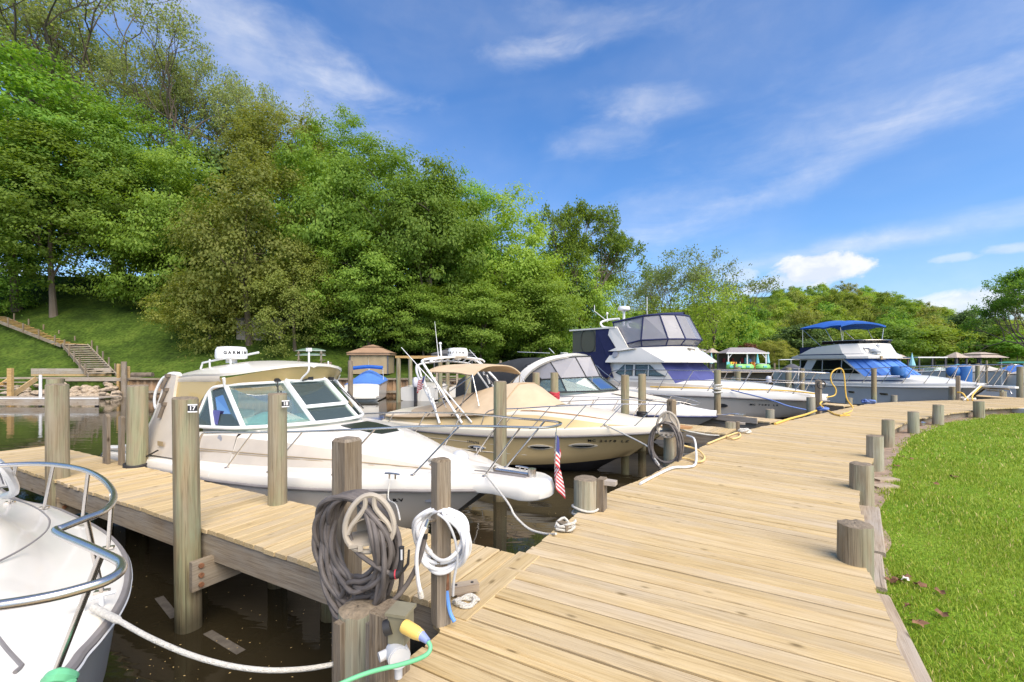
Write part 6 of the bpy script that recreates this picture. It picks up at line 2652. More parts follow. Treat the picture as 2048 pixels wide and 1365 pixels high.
# timber cluster at the corner below the black hose
ca = ang(FD)
p = atd(716, 1205, 2.45)
pile('cut off round piling under the black hose at the boardwalk corner', p.x, p.y, p.z - .03, .105, mat='stub_wood', group='timber cluster at the boardwalk corner', name='short_piling', dome=.01)
p = atd(766, 1240, 2.20)
sp = square_post('short square post at the boardwalk corner holding the outlet boxes', p.x + .02, p.y + .05, -1.0, p.z + .03, .15, ca, ch=.06, group='timber cluster at the boardwalk corner')
for (u, D, zt, w, d, lab) in ((745, 2.27, .24, .045, .05, 'upright plank between the cut piling and the short square post'), (681, 2.36, .19, .05, .05, 'upright plank at the left side of the cut off piling')):
    p = atd(u, 1300, D)
    t = thing('upright_plank', lab, 'plank', (p.x, p.y, 0), ca, 'timber cluster at the boardwalk corner')
    m_ = MB()
    m_.box((0, 0, (zt - 1.2) / 2), (w, d, zt + 1.2))
    m_.build('board', 'post_wood', t)

# outlet boxes with plug and green cord
ob = thing('outlet_box', 'olive outlet box with a yellow plug on the short corner post', 'outlet', atd(802, 1250, 2.14), ca + PI / 2 + .25)
m_ = MB()
m_.box((0, 0, 0), (.095, .085, .135))
m_.box((0, 0, .072), (.115, .105, .014))
m_.build('housing', 'box_olive', ob)
m_ = MB()
m_.tube([(.035, -.03, .01), (.045, -.06, .0)], .035, 14)
m_.build('socket', 'black_rubber', ob)
pl = thing('power_plug', 'yellow shore power plug with a blue boot and a green cord', 'plug', (0, 0, 0), 0)
m_ = MB()
a, b = atd(808, 1252, 2.08), atd(843, 1272, 2.03)
m_.tube([a, a.lerp(b, .1), a.lerp(b, .7), b], [.029, .031, .029, .023], 16)
m_.build('plug_body', 'plug_yellow', pl)
m_ = MB()
c_ = atd(856, 1283, 2.0)
m_.tube([a.lerp(b, .93), b, c_], [.025, .021, .013], 12)
m_.build('boot', 'plug_blue', pl)
m_ = MB()
m_.tube(smooth_path([c_, atd(861, 1295, 1.99), atd(855, 1308, 1.97), atd(835, 1319, 1.96), atd(800, 1330, 1.95), atd(765, 1338, 1.94), atd(730, 1348, 1.93), atd(690, 1364, 1.9), atd(640, 1390, 1.85), atd(560, 1440, 1.8)], 6), .0095, 10)
m_.build('cord', 'cord_green', pl)
gb = thing('outlet_box', 'round grey outlet cover below the olive outlet box', 'outlet', atd(797, 1308, 2.10), 0)
m_ = MB()
m_.tube([(-.02, .03, 0), (.012, -.03, 0)], .052, 20)
m_.tube([(-.055, .0, 0), (-.085, -.02, -.004)], .022, 14)
m_.build('housing', 'plastic_grey', gb)
m_ = MB()
m_.tube([(.0128, -.032, 0), (.016, -.038, 0)], .047, 20)
m_.build('lid', 'plastic_grey', gb)
m_ = MB()
m_.tube([(0, 0, -.05), (0, 0, -.11)], .018, 10)
m_.build('conduit', 'plastic_grey', gb)


def coil(c, ax, az, A, B, n, jit, depth, start=0.0, sag=0.0, seg=22, rn=random):
    """loops of a hose hung on a holder: successive uneven ellipses joined into one line"""
    pts = []
    oc = [0, 0]
    for k in range(n):
        s_ = rn.uniform(1 - jit, 1 + jit * .25)
        s2 = rn.uniform(1 - jit, 1 + jit * .1)
        dz = rn.uniform(-depth, depth)
        oc2 = [rn.uniform(-1, 1) * A * jit * .35, 0]
        for j in range(seg):
            t = j / seg
            th = start + 2 * PI * t
            f = t
            ox = oc[0] + (oc2[0] - oc[0]) * f
            x = A * s_ * math.cos(th)
            # every loop hangs from the same top, so smaller loops stay high
            z = B * s2 * math.sin(th) + B * (1 - s2) * .9
            z -= sag * (x / A) * B * .15
            yy = dz * math.cos(th * .5) + depth * .3 * math.sin(3 * th + k)
            pts.append(c + ax * (x + ox) + az * z + ax.cross(az) * yy)
        oc = oc2
    return pts


def low(pts, k=2):
    return smooth_path(pts, k)


rr_ = random.Random(5)
hz_ = thing('garden_hose', 'big coil of black grey hose hung on a square post in front', 'hose', (0, 0, 0), 0, 'hoses hung on posts')
axc = Vector((.93, -.37, 0)).normalized()
upz = Vector((.10, 0, 1)).normalized()
cc = atd(709, 1112, 2.58)
path = coil(cc, axc, Vector((-.06, .02, 1)).normalized(),   .262, .352, 18, .36, .075, -PI / 2, rn=rr_)
path += [atd(690, 1215, 2.5), atd(722, 1224, 2.48), atd(765, 1214, 2.5), atd(800, 1188, 2.54), atd(828, 1145, 2.58), atd(843, 1105, 2.6), atd(850, 1075, 2.61)]
m_ = MB()
m_.tube(low(path, 2), .0142, 9)
m_.build('coil', 'hose_black', hz_)
m_ = MB()
pp = [atd(702, 1080, 2.5), atd(715, 1105, 2.46), atd(745, 1128, 2.43), atd(770, 1143, 2.42), atd(783, 1149, 2.42)]
m_.tube(smooth_path([atd(690, 1040, 2.52)] + pp, 5), .0135, 9)
m_.build('loose_end', 'hose_black', hz_)
m_ = MB()
m_.tube([atd(850, 1078, 2.61), atd(851, 1064, 2.61)], .015, 10)
m_.build('hose_end', 'black_rubber', hz_)
nz = thing('hose_nozzle', 'black spray nozzle with a red ring on the end of the black hose', 'nozzle', (0, 0, 0), 0)
m_ = MB()
m_.tube([atd(781, 1150, 2.41), atd(795, 1149, 2.41), atd(803, 1140, 2.41)], [.024, .023, .017], 12)
m_.tube([atd(799, 1146, 2.41), atd(803, 1120, 2.41), atd(803, 1094, 2.41)], [.017, .014, .015], 10)
m_.build('nozzle_body', 'black_rubber', nz)
m_ = MB()
m_.tube([atd(806, 1142, 2.41), atd(816, 1128, 2.41), atd(818, 1100, 2.41)], [.009, .008, .006], 8)
m_.build('trigger', 'black_rubber', nz)
m_ = MB()
m_.tube([atd(790.5, 1149.5, 2.41), atd(793, 1149.2, 2.41)], .0255, 14)
m_.build('ring', 'rope_red', nz)
m_ = MB()
m_.tube([atd(803, 1120, 2.395), atd(803, 1100, 2.395)], .006, 6)
m_.build('grip_print', 'plastic_grey', nz)


def hose_holder(label, c, ax, s, loc_mat='holder_plastic'):
    """open frame with a curved saddle and a flat tray"""
    t = thing('hose_holder', label, 'hose holder', c, math.atan2(ax.y, ax.x), 'plastic hose holders')
    m_ = MB()
    ring = []
    for k in range(32):
        a = 2 * PI * k / 32
        w = .155 * (1 - .18 * math.sin(a))
        ring.append(Vector((s * w * math.cos(a), -.03 * s, s * (.19 * math.sin(a) + .02))))
    m_.tube(ring, .019 * s, 8, closed=True)
    for sg in (-1, 1):
        m_.tube(smooth_path([(sg * s * .03, -.03 * s, s * .20), (sg * s * .035, -.03 * s, s * .12), (sg * s * .11, -.03 * s, s * .02), (sg * s * .14, -.03 * s, -s * .04)], 4), .017 * s, 8)
    m_.build('frame', loc_mat, t)
    m_ = MB()
    rings = []
    for yy in (-.05, .02, .09, .14):
        rings.append([(s * .125 * math.cos(a), yy * s, s * (.10 * math.sin(a) - .04)) for a in np.linspace(.15, PI - .15, 13)])
    m_.loft(rings, 0, False, True)
    m_.build('saddle', loc_mat, t)
    m_ = MB()
    m_.plate([(-.13 * s, -.06 * s, -.12 * s), (.10 * s, -.06 * s, -.10 * s), (.10 * s, .14 * s, -.08 * s), (-.13 * s, .14 * s, -.10 * s)], .02 * s)
    for x in (-.07, .0, .06):
        m_.plate([(s * x, -.06 * s, -.11 * s), (s * (x + .03), -.06 * s, -.11 * s), (s * (x + .03), -.06 * s, -.15 * s), (s * x, -.06 * s, -.15 * s)], .02 * s)
    m_.build('tray', loc_mat, t)
    m_ = MB()
    m_.plate([(-.10 * s, .145 * s, -.13 * s), (.10 * s, .145 * s, -.13 * s), (.10 * s, .145 * s, .16 * s), (-.10 * s, .145 * s, .16 * s)], .02 * s)
    m_.build('back_plate', loc_mat, t)
    return t


hose_holder('tan plastic hose holder inside the big black coil', atd(740, 1050, 2.50), Vector((.97, .22, 0)), .82)

# white hose on the slim post
wh = thing('garden_hose', 'coil of white hose with a blue stripe hung on the slim square post', 'hose', (0, 0, 0), 0, 'hoses hung on posts')
cc = atd(886, 1076, 2.66)
path = coil(cc, Vector((.97, -.22, 0)).normalized(), Vector((0, 0, 1)), .172, .172, 9, .26, .085, PI * .5, rn=rr_)
m_ = MB()
m_.tube(low(path, 2), .0115, 9)
m_.tube(smooth_path([atd(850, 1055, 2.56), atd(838, 1085, 2.55), atd(833, 1120, 2.55), atd(836, 1160, 2.56), atd(841, 1185, 2.56)], 5), .0115, 9)
m_.build('coil', 'hose_white', wh)
m_ = MB()
m_.tube([atd(840, 1182, 2.56), atd(843, 1196, 2.56)], .016, 10)
m_.build('hose_end', 'rope_white', wh)
m_ = MB()
m_.tube(smooth_path([atd(875, 1028, 2.56), atd(895, 1045, 2.55), atd(910, 1080, 2.56), atd(915, 1120, 2.57), atd(908, 1160, 2.58), atd(906, 1192, 2.6)], 6), .0075, 8)
m_.build('striped_hose', 'plastic_grey', wh)
m_ = MB()
pp = [atd(893, 1178, 2.66), atd(896, 1205, 2.655), atd(901, 1228, 2.64), atd(909, 1244, 2.62)]
m_.tube(smooth_path(pp, 4), .0115, 9)
m_.build('feed_hose', 'hose_blue', wh)
m_ = MB()
m_.tube([atd(894, 1120, 2.67), atd(894, 1180, 2.66)], .014, 8)
m_.build('riser_pipe', 'rust', wh)
m_ = MB()
m_.tube([atd(872, 1040, 2.64), atd(856, 1042, 2.58), atd(851, 1056, 2.57)], .011, 8)
m_.tube([atd(851, 1056, 2.57), atd(850, 1066, 2.57)], .017, 8)
m_.build('tap', 'steel', wh)

# far black hose
h2 = thing('garden_hose', 'coil of black hose hung on the short piling by the tan boat', 'hose', (0, 0, 0), 0, 'hoses hung on posts')
cc = atd(1331, 893, 7.15)
path = coil(cc, Vector((.9, -.43, 0)).normalized(), Vector((0, 0, 1)), .245, .375, 7, .20, .09, PI * .5, rn=rr_)
m_ = MB()
m_.tube(low(path, 2), .016, 8)
m_.build('coil', 'hose_black', h2)
hose_holder('grey plastic hose holder on top of the far black coil', atd(1336, 852, 7.15), Vector((.9, -.43, 0)), 1.05)


# ropes and cords
def line(label, pts, r, mat, name='mooring_rope', cat='rope', group='mooring ropes', n=6):
    t = thing(name, label, cat, (0, 0, 0), 0, group)
    m_ = MB()
    m_.tube(smooth_path(pts, n), r, 8)
    m_.build('rope', mat, t)
    return t


def heap(label, c, r, n, rad, mat, seed=1, name='rope_coil', cat='rope', group='coiled rope ends on the docks', flat=.35):
    g = random.Random(seed)
    t = thing(name, label, cat, c, 0, group)
    pts = []
    for k in range(n * 8):
        a = k / 8 * 2 * PI * .93
        q = r * g.uniform(.55, 1.05)
        pts.append((q * math.cos(a), q * math.sin(a) * .75, rad + r * flat * g.uniform(0, 1) * (k / (n * 8))))
    m_ = MB()
    m_.tube(smooth_path(pts, 3), rad, 7)
    m_.build('coil', mat, t)
    return t


line('white rope sagging from the bow pulpit to the cleat on the boardwalk edge', [b1.matrix_basis @ Vector((8.5, -.3, 1.14)), atd(1015, 1005, 4.6), atd(1030, 1032, 4.45), atd(1058, 1058, 4.3), atd(1090, 1068, 4.15), at(1112, 1068, .03)], .011, 'rope_white')
cb = at(1127, 1062)
t = thing('dock_cleat', 'small wooden cleat block wrapped with white rope on the boardwalk edge', 'cleat', cb, .5, 'cleat blocks on the boardwalk')
m_ = MB()
m_.box((0, 0, .05), (.06, .16, .05))
m_.box((0, 0, .015), (.05, .08, .03))
m_.build('block', 'post_wood', t)
heap('white rope heaped round the small cleat block', cb + Vector((.02, 0, .01)), .095, 4, .0125, 'rope_white', 3, flat=.9)
cb = at(925, 1200)
t = thing('dock_cleat', 'long wooden cleat block with two bolt holes behind the slim post', 'cleat', cb + Vector((0, .05, 0)), .35, 'cleat blocks on the boardwalk')
m_ = MB()
m_.box((0, 0, .055), (.20, .07, .05))
m_.box((0, 0, .015), (.10, .06, .03))
m_.build('block', 'edge_wood', t)
m_ = MB()
for x in (-.05, .06):
    m_.lathe([(.011, 0), (.011, .003)], (x, 0, .079), 10)
m_.build('bolt_holes', 'ink', t)
heap('white rope in a flat hank behind the slim post', at(932, 1210) + Vector((0, 0, .005)), .085, 5, .009, 'rope_white', 9, flat=.35)
# rope turns on pilings


def turns(label, pile_t, zs, r, mat, rad, name='rope_wrap', cat='rope', tail=None):
    t = thing(name, label, cat, pile_t.location, 0, 'rope turns round pilings')
    m_ = MB()
    for z in zs:
        m_.tube([(r * math.cos(a), r * math.sin(a), z + .012 * math.sin(a * 2 + z * 30)) for a in np.linspace(0, 2 * PI, 24)[:-1]], rad, 8, closed=True)
    m_.build('turns', mat, t)
    return t


def zat(v, D):
    return HC - (v - H0) * D / F


turns('two turns of white rope round the short piling by the boardwalk', WST[0], [zat(1014, 4.75), zat(1025, 4.75)], .137, 'rope_white', .012)
turns('black strap round the foot of the thick piling', T2, [zat(930, 6.7), zat(935, 6.7), zat(933, 6.7)], .155, 'black_rubber', .018, name='strap', cat='strap')
turns('red hose wound round the piling beside the black canopy boat', T11, [zat(v, 13.2) for v in (786, 789, 792, 795, 798)], .135, 'rope_red', .022)
turns('black band at the foot of the piling on the second finger dock', T9, [zat(v, 12.5) for v in (825, 828, 831)], .125, 'black_rubber', .03, name='strap', cat='strap')
turns('white rope knotted round the piling by the blue canvas motor yacht', T12, [zat(v, 15.3) for v in (771, 775, 779, 785)], .14, 'rope_white', .03)
sq = atd(1540, 795, 14.6)
line('blue rope slanting from the blue canvas motor yacht to its finger dock', [b4.matrix_basis @ Vector((8.7, -1.45, 1.42)), atd(1540, 800, 15.2), atd(1575, 812, 14.9), atd(1612, 820, 14.8)], .022, 'rope_blue')
line('yellow cord along the side deck of the blue canvas motor yacht', [b4.matrix_basis @ Vector(q_) for q_ in ((5.5, -1.72, 1.42), (7, -1.6, 1.44), (8.6, -1.3, 1.44), (9.6, -1.0, 1.46), (10.3, -.7, 1.44), (10.8, -.55, 1.40), (11.1, -.4, 1.36))], .026, 'cord_yellow', 'yellow_cable', 'cable', 'power cables')
cr = lambda x, y: (1400 + x / 3.16, 560 + y / 3.16)
loop = [(800, 742), (850, 730), (858, 690), (832, 650), (826, 605), (848, 572), (885, 560), (905, 578), (914, 630), (919, 700), (930, 757), (968, 812)]
line('tall loop of yellow hose standing up beside the short pilings', [atd(*cr(x, y), 15.3) for x, y in loop] + [at(*cr(x, y), .03) for x, y in ((940, 838), (905, 848), (945, 856), (880, 856))], .021, 'cord_yellow', 'yellow_cable', 'cable', 'power cables')
line('yellow cord snaking on the boards at the green short piling', [atd(*cr(770, 770), 14.4), atd(*cr(760, 790), 14.3)] + [at(*cr(x, y), .03) for x, y in ((800, 822), (850, 848), (890, 858))], .025, 'cord_yellow', 'yellow_cable', 'cable', 'power cables')
line('yellow cord running along the water edge of the boardwalk', [at(u, v, .03) for u, v in ((1632, 822), (1610, 830), (1580, 838), (1550, 848))], .03, 'cord_yellow', 'yellow_cable', 'cable', 'power cables')
line('tan cord loop beside the far black hose on the boards', [atd(1368, 892, 7.6), atd(1395, 900, 7.5), at(1409, 915, .03), at(1400, 924, .03), at(1375, 918, .03), at(1360, 915, .04)], .016, 'rope_yellow', 'yellow_cable', 'cable', 'power cables')
line('white hose looping from the tan boat bow to the far black hose', [atd(1374, 872, 7.9), atd(1388, 878, 7.6), atd(1392, 900, 7.4), at(1391, 928, .03), at(1375, 934, .03), at(1345, 936, .03), at(1310, 952, .02), at(1280, 968, .02)], .017, 'hose_white', 'water_hose', 'hose', 'loose hoses')
line('white rope from the tan boat bow down to the boardwalk', [b2.matrix_basis @ Vector((7.2, -.66, 1.16)), atd(1290, 890, 7.9), atd(1300, 905, 7.6), at(1318, 930, .0)], .014, 'rope_white')
line('tan rope on the boards round the second short piling', [at(u, v, .03) for u, v in ((1450, 872), (1465, 878), (1480, 873), (1475, 866), (1440, 878), (1415, 888))], .018, 'rope_yellow')
line('white rope stretched from the tan boat pulpit to the second finger dock piling', [b2.matrix_basis @ Vector((8.5, 0, 1.1)), atd(1415, 870, 9.4), atd(1450, 871, 10.2)], .014, 'rope_white')
heap('grey white rope heap beside the second finger dock piling', at(1488, 867) + Vector((0, 0, 0)), .13, 4, .02, 'rope_white', 11, flat=.9)
heap('blue rope bundle on the boards by the short pilings', at(1738, 808), .25, 4, .035, 'rope_blue', 12, flat=.6)
heap('blue bundle under the yellow cords', at(1647, 822, 0), .16, 4, .035, 'rope_blue', 13, flat=.7)
heap('pale rope heap near the white bow pulpit', at(1935, 800), .3, 4, .03, 'rope_white', 14, flat=.3)
line('yellow cord arching from the outlet box by the white bow pulpit', [atd(1915, 785, 18.5), atd(1925, 787, 18.3), atd(1932, 796, 18.2), at(1936, 801, .03)], .03, 'cord_yellow', 'yellow_cable', 'cable', 'power cables')
line('white rope from the bow of the blue bimini boat to the boards', [b5.matrix_basis @ Vector((10.3, -.2, 1.4)), atd(1940, 790, 18.6), at(1928, 801, .03)], .03, 'rope_white')
line('yellow rope from the bow of the blue bimini boat to the boards', [b5.matrix_basis @ Vector((10.35, -.2, 1.38)), atd(1946, 790, 18.6), at(1945, 801, .03)], .026, 'cord_yellow')
t = thing('valve_wheel', 'black hand wheel on the square post by the yellow hose', 'wheel', atd(1642, 770, 14.8), 0)
m_ = MB()
m_.tube([(.13 * math.cos(a), -.02, .13 * math.sin(a)) for a in np.linspace(0, 2 * PI, 18)[:-1]], .02, 6, closed=True)
m_.tube([(-.13, -.02, 0), (.13, -.02, 0)], .015, 6)
m_.build('rim', 'black_rubber', t)

for wp_, dx, lab in ((WST[0], .17, 'wedge shaped board nailed to the short piling with the white rope turns'), (WST[2], .17, 'wedge shaped board nailed to the short piling of the second finger dock')):
    q_ = wp_.location
    t = thing('piling_board', lab, 'board', (q_.x + dx, q_.y - .02, 0), -.5, 'boards nailed to short pilings')
    zt_p = max((wp_.children[0].matrix_basis @ Vector(c)).z for c in wp_.children[0].bound_box)
    m_ = MB()
    m_.box((0, 0, zt_p / 2 - .45), (.07, .13, zt_p + .9))
    m_.build('upright', 'post_wood', t)
    m_ = MB()
    m_.prism([(-.04, -.06), (.15, -.04), (.15, .05), (-.04, .07)], zt_p - .06, zt_p - .015)
    m_.build('horn', 'edge_wood', t)
line('thin white line from the side cleat of the hardtop boat down to its finger dock', [b1.matrix_basis @ Vector((7.62, -.93, 1.16)), b1.matrix_basis @ Vector((7.7, -1.05, .95)), atd(792, 1010, 4.4), atd(800, 1040, 4.1)], .008, 'rope_white')

# number tags
for (pl_, u, v, D, num, rz) in ((T3, 385, 817, 4.02, '17', .18), (T4, 571, 808, 4.86, '18', .75)):
    t = thing('number_tag', 'black tag reading 17 on the weathered piling in the water' if num == '17' else 'black tag reading 18 on the piling on the finger dock', 'sign', atd(u, v, D), rz, 'number tags on pilings')
    m_ = MB()
    m_.box((0, 0, 0), (.074, .006, .050))
    m_.build('plate', 'ink', t)
    m_ = MB()
    m_.box((0, 0, .031), (.076, .007, .011))
    m_.box((0, 0, -.031), (.076, .007, .011))
    m_.build('strip', 'tag_white', t)
    text('lettering', num, .052, t, (0, -.0045, 0), (R(90), 0, 0), 'tag_white', .001, bold=.0015)

# cross brace boards bolted below the first finger dock
for (px, py, lab) in ((T3.location.x, T3.location.y, 'brace board with three rusty bolts under the number 17 piling'), (T1.location.x, T1.location.y, 'brace board under the thick far left piling')):
    t = thing('brace_board', lab, 'board', (px + .09, py + .02, -.36), ang(FN), 'brace boards under the finger docks')
    m_ = MB()
    m_.box((.42, -.13, 0), (1.1, .05, .26))
    m_.build('board', 'beam_wood', t)
    for k in (-1, 0, 1):
        m_ = MB()
        m_.tube([(-.06, -.155, .085 * k), (-.06, -.175, .085 * k)], .022, 8)
        m_.build('bolt', 'rust', t)
# piles under the first finger
for s_, lab in ((1.9, 'short dark support pile under the first finger dock, near one'), (4.3, 'short dark support pile under the first finger dock, middle one'), (6.9, 'short dark support pile under the first finger dock, far one')):
    q_ = base + FD * s_ - FN * .25
    pile(lab, q_.x, q_.y, -.06, .11, mat='pile_wood', group='support piles under the first finger dock', name='support_pile', n=12)
for s_ in np.arange(0.4, 26, 2.2):
    i = int(s_ / .142) + 14
    if i < len(rows):
        a_, b_ = rows[i]
        d_ = (b_ - a_).normalized()
        q_ = a_ + d_ * .22
        pile('dark support pile under the water edge of the boardwalk', q_.x, q_.y, -.05, .11, group='support piles under the boardwalk', name='support_pile', n=10)

# timbers along the lawn edge
for (p0, p1, w, z, lab) in (((1753, 1186), (1842, 1385), .15, -.055, 'weathered timber along the lawn edge in the lower right corner'), ((1736, 1012), (1741, 1100), .22, -.17, 'pinkish timber between the two nearest stub posts'), ((1742, 1105), (1748, 1172), .16, -.18, 'short timber beside the nearest stub post')):
    a_, b_ = at(*p0, z), at(*p1, z)
    t = thing('edge_timber', lab, 'timber', a_ - Vector((0, 0, .06)), ang(b_ - a_), 'timbers along the lawn edge')
    m_ = MB()
    m_.beam((0, 0, 0), ((b_ - a_).length, 0, 0), w, .12, ch=.012)
    m_.build('timber', 'edge_wood', t)
for (u, v, lab) in ((1770, 958, 'upper of two small paving blocks by the second stub post'), (1768, 972, 'lower of two small paving blocks by the second stub post')):
    q_ = at(u, v, ZL + .03)
    t = thing('paving_block', lab, 'block', q_, .15, 'paving blocks by the lawn')
    m_ = MB()
    m_.box((0, 0, -.04), (.34, .16, .10))
    m_.build('block', 'stone', t)
q_ = at(2046, 821, ZL + .1)
t = thing('utility_lid', 'pale concrete lid set in the lawn at the right edge', 'lid', q_, .2)
m_ = MB()
m_.box((.3, 0, 0), (1.2, .7, .16))
m_.build('slab', 'plastic_grey', t)
q_ = at(1845, 848, ZL + .06)
t = thing('lawn_light', 'small steel lamp lying by the lawn edge between stub posts', 'lamp', q_, .4)
m_ = MB()
m_.lathe([(.05, -.1), (.05, .02), (.09, .03), (.02, .07)], (0, 0, 0), 10)
m_.build('lamp_head', 'steel', t)


def dead_leaf(u, v, s_, mat, lab, k):
    q_ = at(u, v, ZL + .035)
    t = thing('fallen_leaf', lab, 'leaf', q_, random.uniform(0, 6), 'fallen leaves on the lawn')
    m_ = MB()
    P = []
    for i in range(11):
        a = 2 * PI * i / 11
        r_ = s_ * (1 if i % 2 == 0 else .5) * random.uniform(.8, 1.1)
        P.append((r_ * math.cos(a), r_ * math.sin(a) * .8, .012 * math.sin(a * 2) + random.uniform(0, .02)))
    m_.add(P + [(0, 0, .01)], [(i, (i + 1) % 11, 11) for i in range(11)], 0)
    m_.build('blade', mat, t)


LV = [(1795, 1163, .055, 'dry_leaf'), (1810, 1155, .06, 'dry_leaf'), (1780, 1160, .05, 'dry_leaf'), (1838, 1170, .045, 'dry_leaf'), (1880, 1184, .05, 'dry_leaf'), (1885, 1228, .065, 'dry_leaf'), (1836, 1247, .06, 'dry_leaf'), (1815, 1212, .035, 'dry_leaf'),
      (1868, 967, .06, 'dry_leaf'), (1908, 954, .06, 'dry_leaf'), (1804, 914, .06, 'dry_leaf'), (1793, 933, .06, 'dry_leaf'), (1820, 918, .05, 'dry_leaf')]
for k, (u, v, s_, mt) in enumerate(LV):
    dead_leaf(u, v, s_, mt, 'curled brown leaf lying on the mown lawn', k)
dead_leaf(1809, 1160, .035, 'pale_chip', 'pale chip of wood among the brown leaves on the lawn', 99)

# bits floating on the dark water at the lower left
m_ = MB()
for k in range(420):
    D = random.uniform(2.6, 7.5)
    u = random.uniform(120, 1150) if D > 4 else random.uniform(240, 700)
    x, y = (u - 1024) / F * D, D
    s_ = random.uniform(.003, .011)
    a = random.uniform(0, 6)
    c_, n_ = math.cos(a) * s_, math.sin(a) * s_
    m_.add([(x - c_, y - n_, ZW + .004), (x + n_ * .5, y - c_ * .5, ZW + .005), (x + c_, y + n_, ZW + .004), (x - n_ * .5, y + c_ * .5, ZW + .005)], [(0, 1, 2, 3)], 0)
tag(m_.build('debris', 'rope_yellow'), kind='stuff')
for (u0, v0, u1, v1, lab) in ((415, 1265, 482, 1305, 'grey board floating half sunk in front of the number 17 piling'), (318, 1195, 350, 1235, 'grey board floating half sunk left of the number 17 piling')):
    a_, b_ = at(u0, v0, ZW), at(u1, v1, ZW)
    t = thing('floating_board', lab, 'board', (a_ + b_) / 2 + Vector((0, 0, -.012)), ang(b_ - a_), 'boards floating in the water')
    m_ = MB()
    m_.box((0, 0, 0), ((b_ - a_).length, .075, .03))
    m_.build('board', 'wet_board', t)

# ------------------------------------------------------------------ far bank: seawall, stairs, docks, sheds, small craft
sw = thing('seawall', 'brown sheet pile seawall with a timber cap along the far bank', 'wall')
x = -27.2
pm = []
for k in range(3):
    m_ = MB()
    m_.loft([[(0, 0, z), (.14, .0, z), (.20, .12, z), (.42, .12, z), (.48, 0, z)] for z in (-1.6, .30)], 0, False, False)
    pm.append(m_.mesh('sheet_panel', 'sheet_steel'))
while x < 8:
    o = link('sheet_panel', random.choice(pm), sw)
    y = shore(x)
    o.location = (x, y - .14, 0)
    o.rotation_euler = (0, 0, math.atan2(shore(x + .48) - y, .48))
    x += .48
m_ = MB()
for a, b in ((-27.2, -2), (-2, 8)):
    m_.beam((a, shore(a) - .1, .36), (b, shore(b) - .1, .36), .35, .12)
m_.build('cap', 'beam_wood', sw)
m_ = MB()
for a, b in ((-27.2, -2), (-2, 8)):
    m_.beam((a, shore(a) - .2, -.55), (b, shore(b) - .2, -.55), .14, .16)
m_.build('waler', 'beam_wood', sw)


def bx_thing(name, label, cat, loc, rz=0, group=None):
    return thing(name, label, cat, loc, rz, group)


def px_box(t, u0, v0, u1, v1, D, dep, mat, name):
    """box whose front face fills the given pixels at depth D"""
    a, b = atd(u0, v0, D), atd(u1, v1, D)
    m_ = MB()
    m_.box(((a.x + b.x) / 2 - t.location.x, D + dep / 2 - t.location.y, (a.z + b.z) / 2 - t.location.z), (abs(b.x - a.x), dep, abs(a.z - b.z)))
    return m_.build(name, mat, t)


# rocks on the shore left of the seawall
def rock_mesh():
    m_ = MB()
    g = random.Random(int(rng.integers(1000000)))
    rings = []
    for i in range(5):
        a = -PI / 2 + PI * i / 4
        rings.append([(math.cos(a) * math.cos(2 * PI * j / 7) * g.uniform(.75, 1.1) + .001, math.cos(a) * math.sin(2 * PI * j / 7) * g.uniform(.75, 1.1), math.sin(a) * .6 * g.uniform(.8, 1.1)) for j in range(7)])
    m_.loft(rings, 0, True, False)
    return m_.mesh('rock', 'stone')


RKM = [rock_mesh() for _ in range(5)]
for k in range(85):
    o = link('rock', random.choice(RKM))
    u = random.uniform(18, 245)
    D = random.uniform(30.6, 32.4)
    x = (u - 1024) / F * D
    s_ = random.uniform(.16, .36)
    o.location = (x, D, np.interp(D, [30.6, 32.4], [-.95, .05]) + random.uniform(-.1, .1))
    o.scale = (s_ * 1.4, s_, s_)
    o.rotation_euler = (random.uniform(-.4, .4), random.uniform(-.3, .3), random.uniform(0, 6))
    tag(o, 'tan rock in the heap of rocks at the foot of the hill stairs', 'rock', 'rocks on the shore under the stairs')

# platform at the foot of the stairs with a timber retaining wall
pf = bx_thing('shore_platform', 'low timber platform with a retaining wall at the foot of the hill stairs', 'platform', (-36, 32.6, .42))
y0 = 32.4
for k in range(9):
    m_ = MB()
    m_.box((4.0, -.55 + k * .15, .02), (9.6, .14, .04))
    m_.build('plank', 'edge_wood', pf)
m_ = MB()
m_.box((4.0, -.66, -.1), (9.6, .05, .22))
m_.build('fascia', 'edge_wood', pf)
for k in range(3):
    m_ = MB()
    m_.box((2.8, 1.3, .14 + k * .21), (6.0, .08, .20))
    m_.build('wall_board', 'edge_wood' if k else 'new_wood', pf)
for u, vt, w, lab in ((237, 728, .16, 'tan post at the right end of the shore platform'), (257, 733, .14, 'short tan post beside the dark piling on the far shore')):
    p = atd(u, vt, 32.0)
    square_post(lab, p.x, p.y, -.5, p.z, w, 0, mat='new_wood', group='posts of the shore platform')
p = atd(248, 724, 31.6)
pile('tall dark brown piling at the end of the shore platform', p.x, p.y, p.z, .17, mat='post_wood', group='far shore pilings', n=12)
p = atd(283, 750, 33.5)
lg = bx_thing('log', 'dark log lying on the far shore by the brown piling', 'log', (p.x, p.y, .60))
m_ = MB()
m_.tube([(-.7, 0, 0), (.75, .1, 0)], .2, 10)
m_.build('trunk', 'bark', lg)


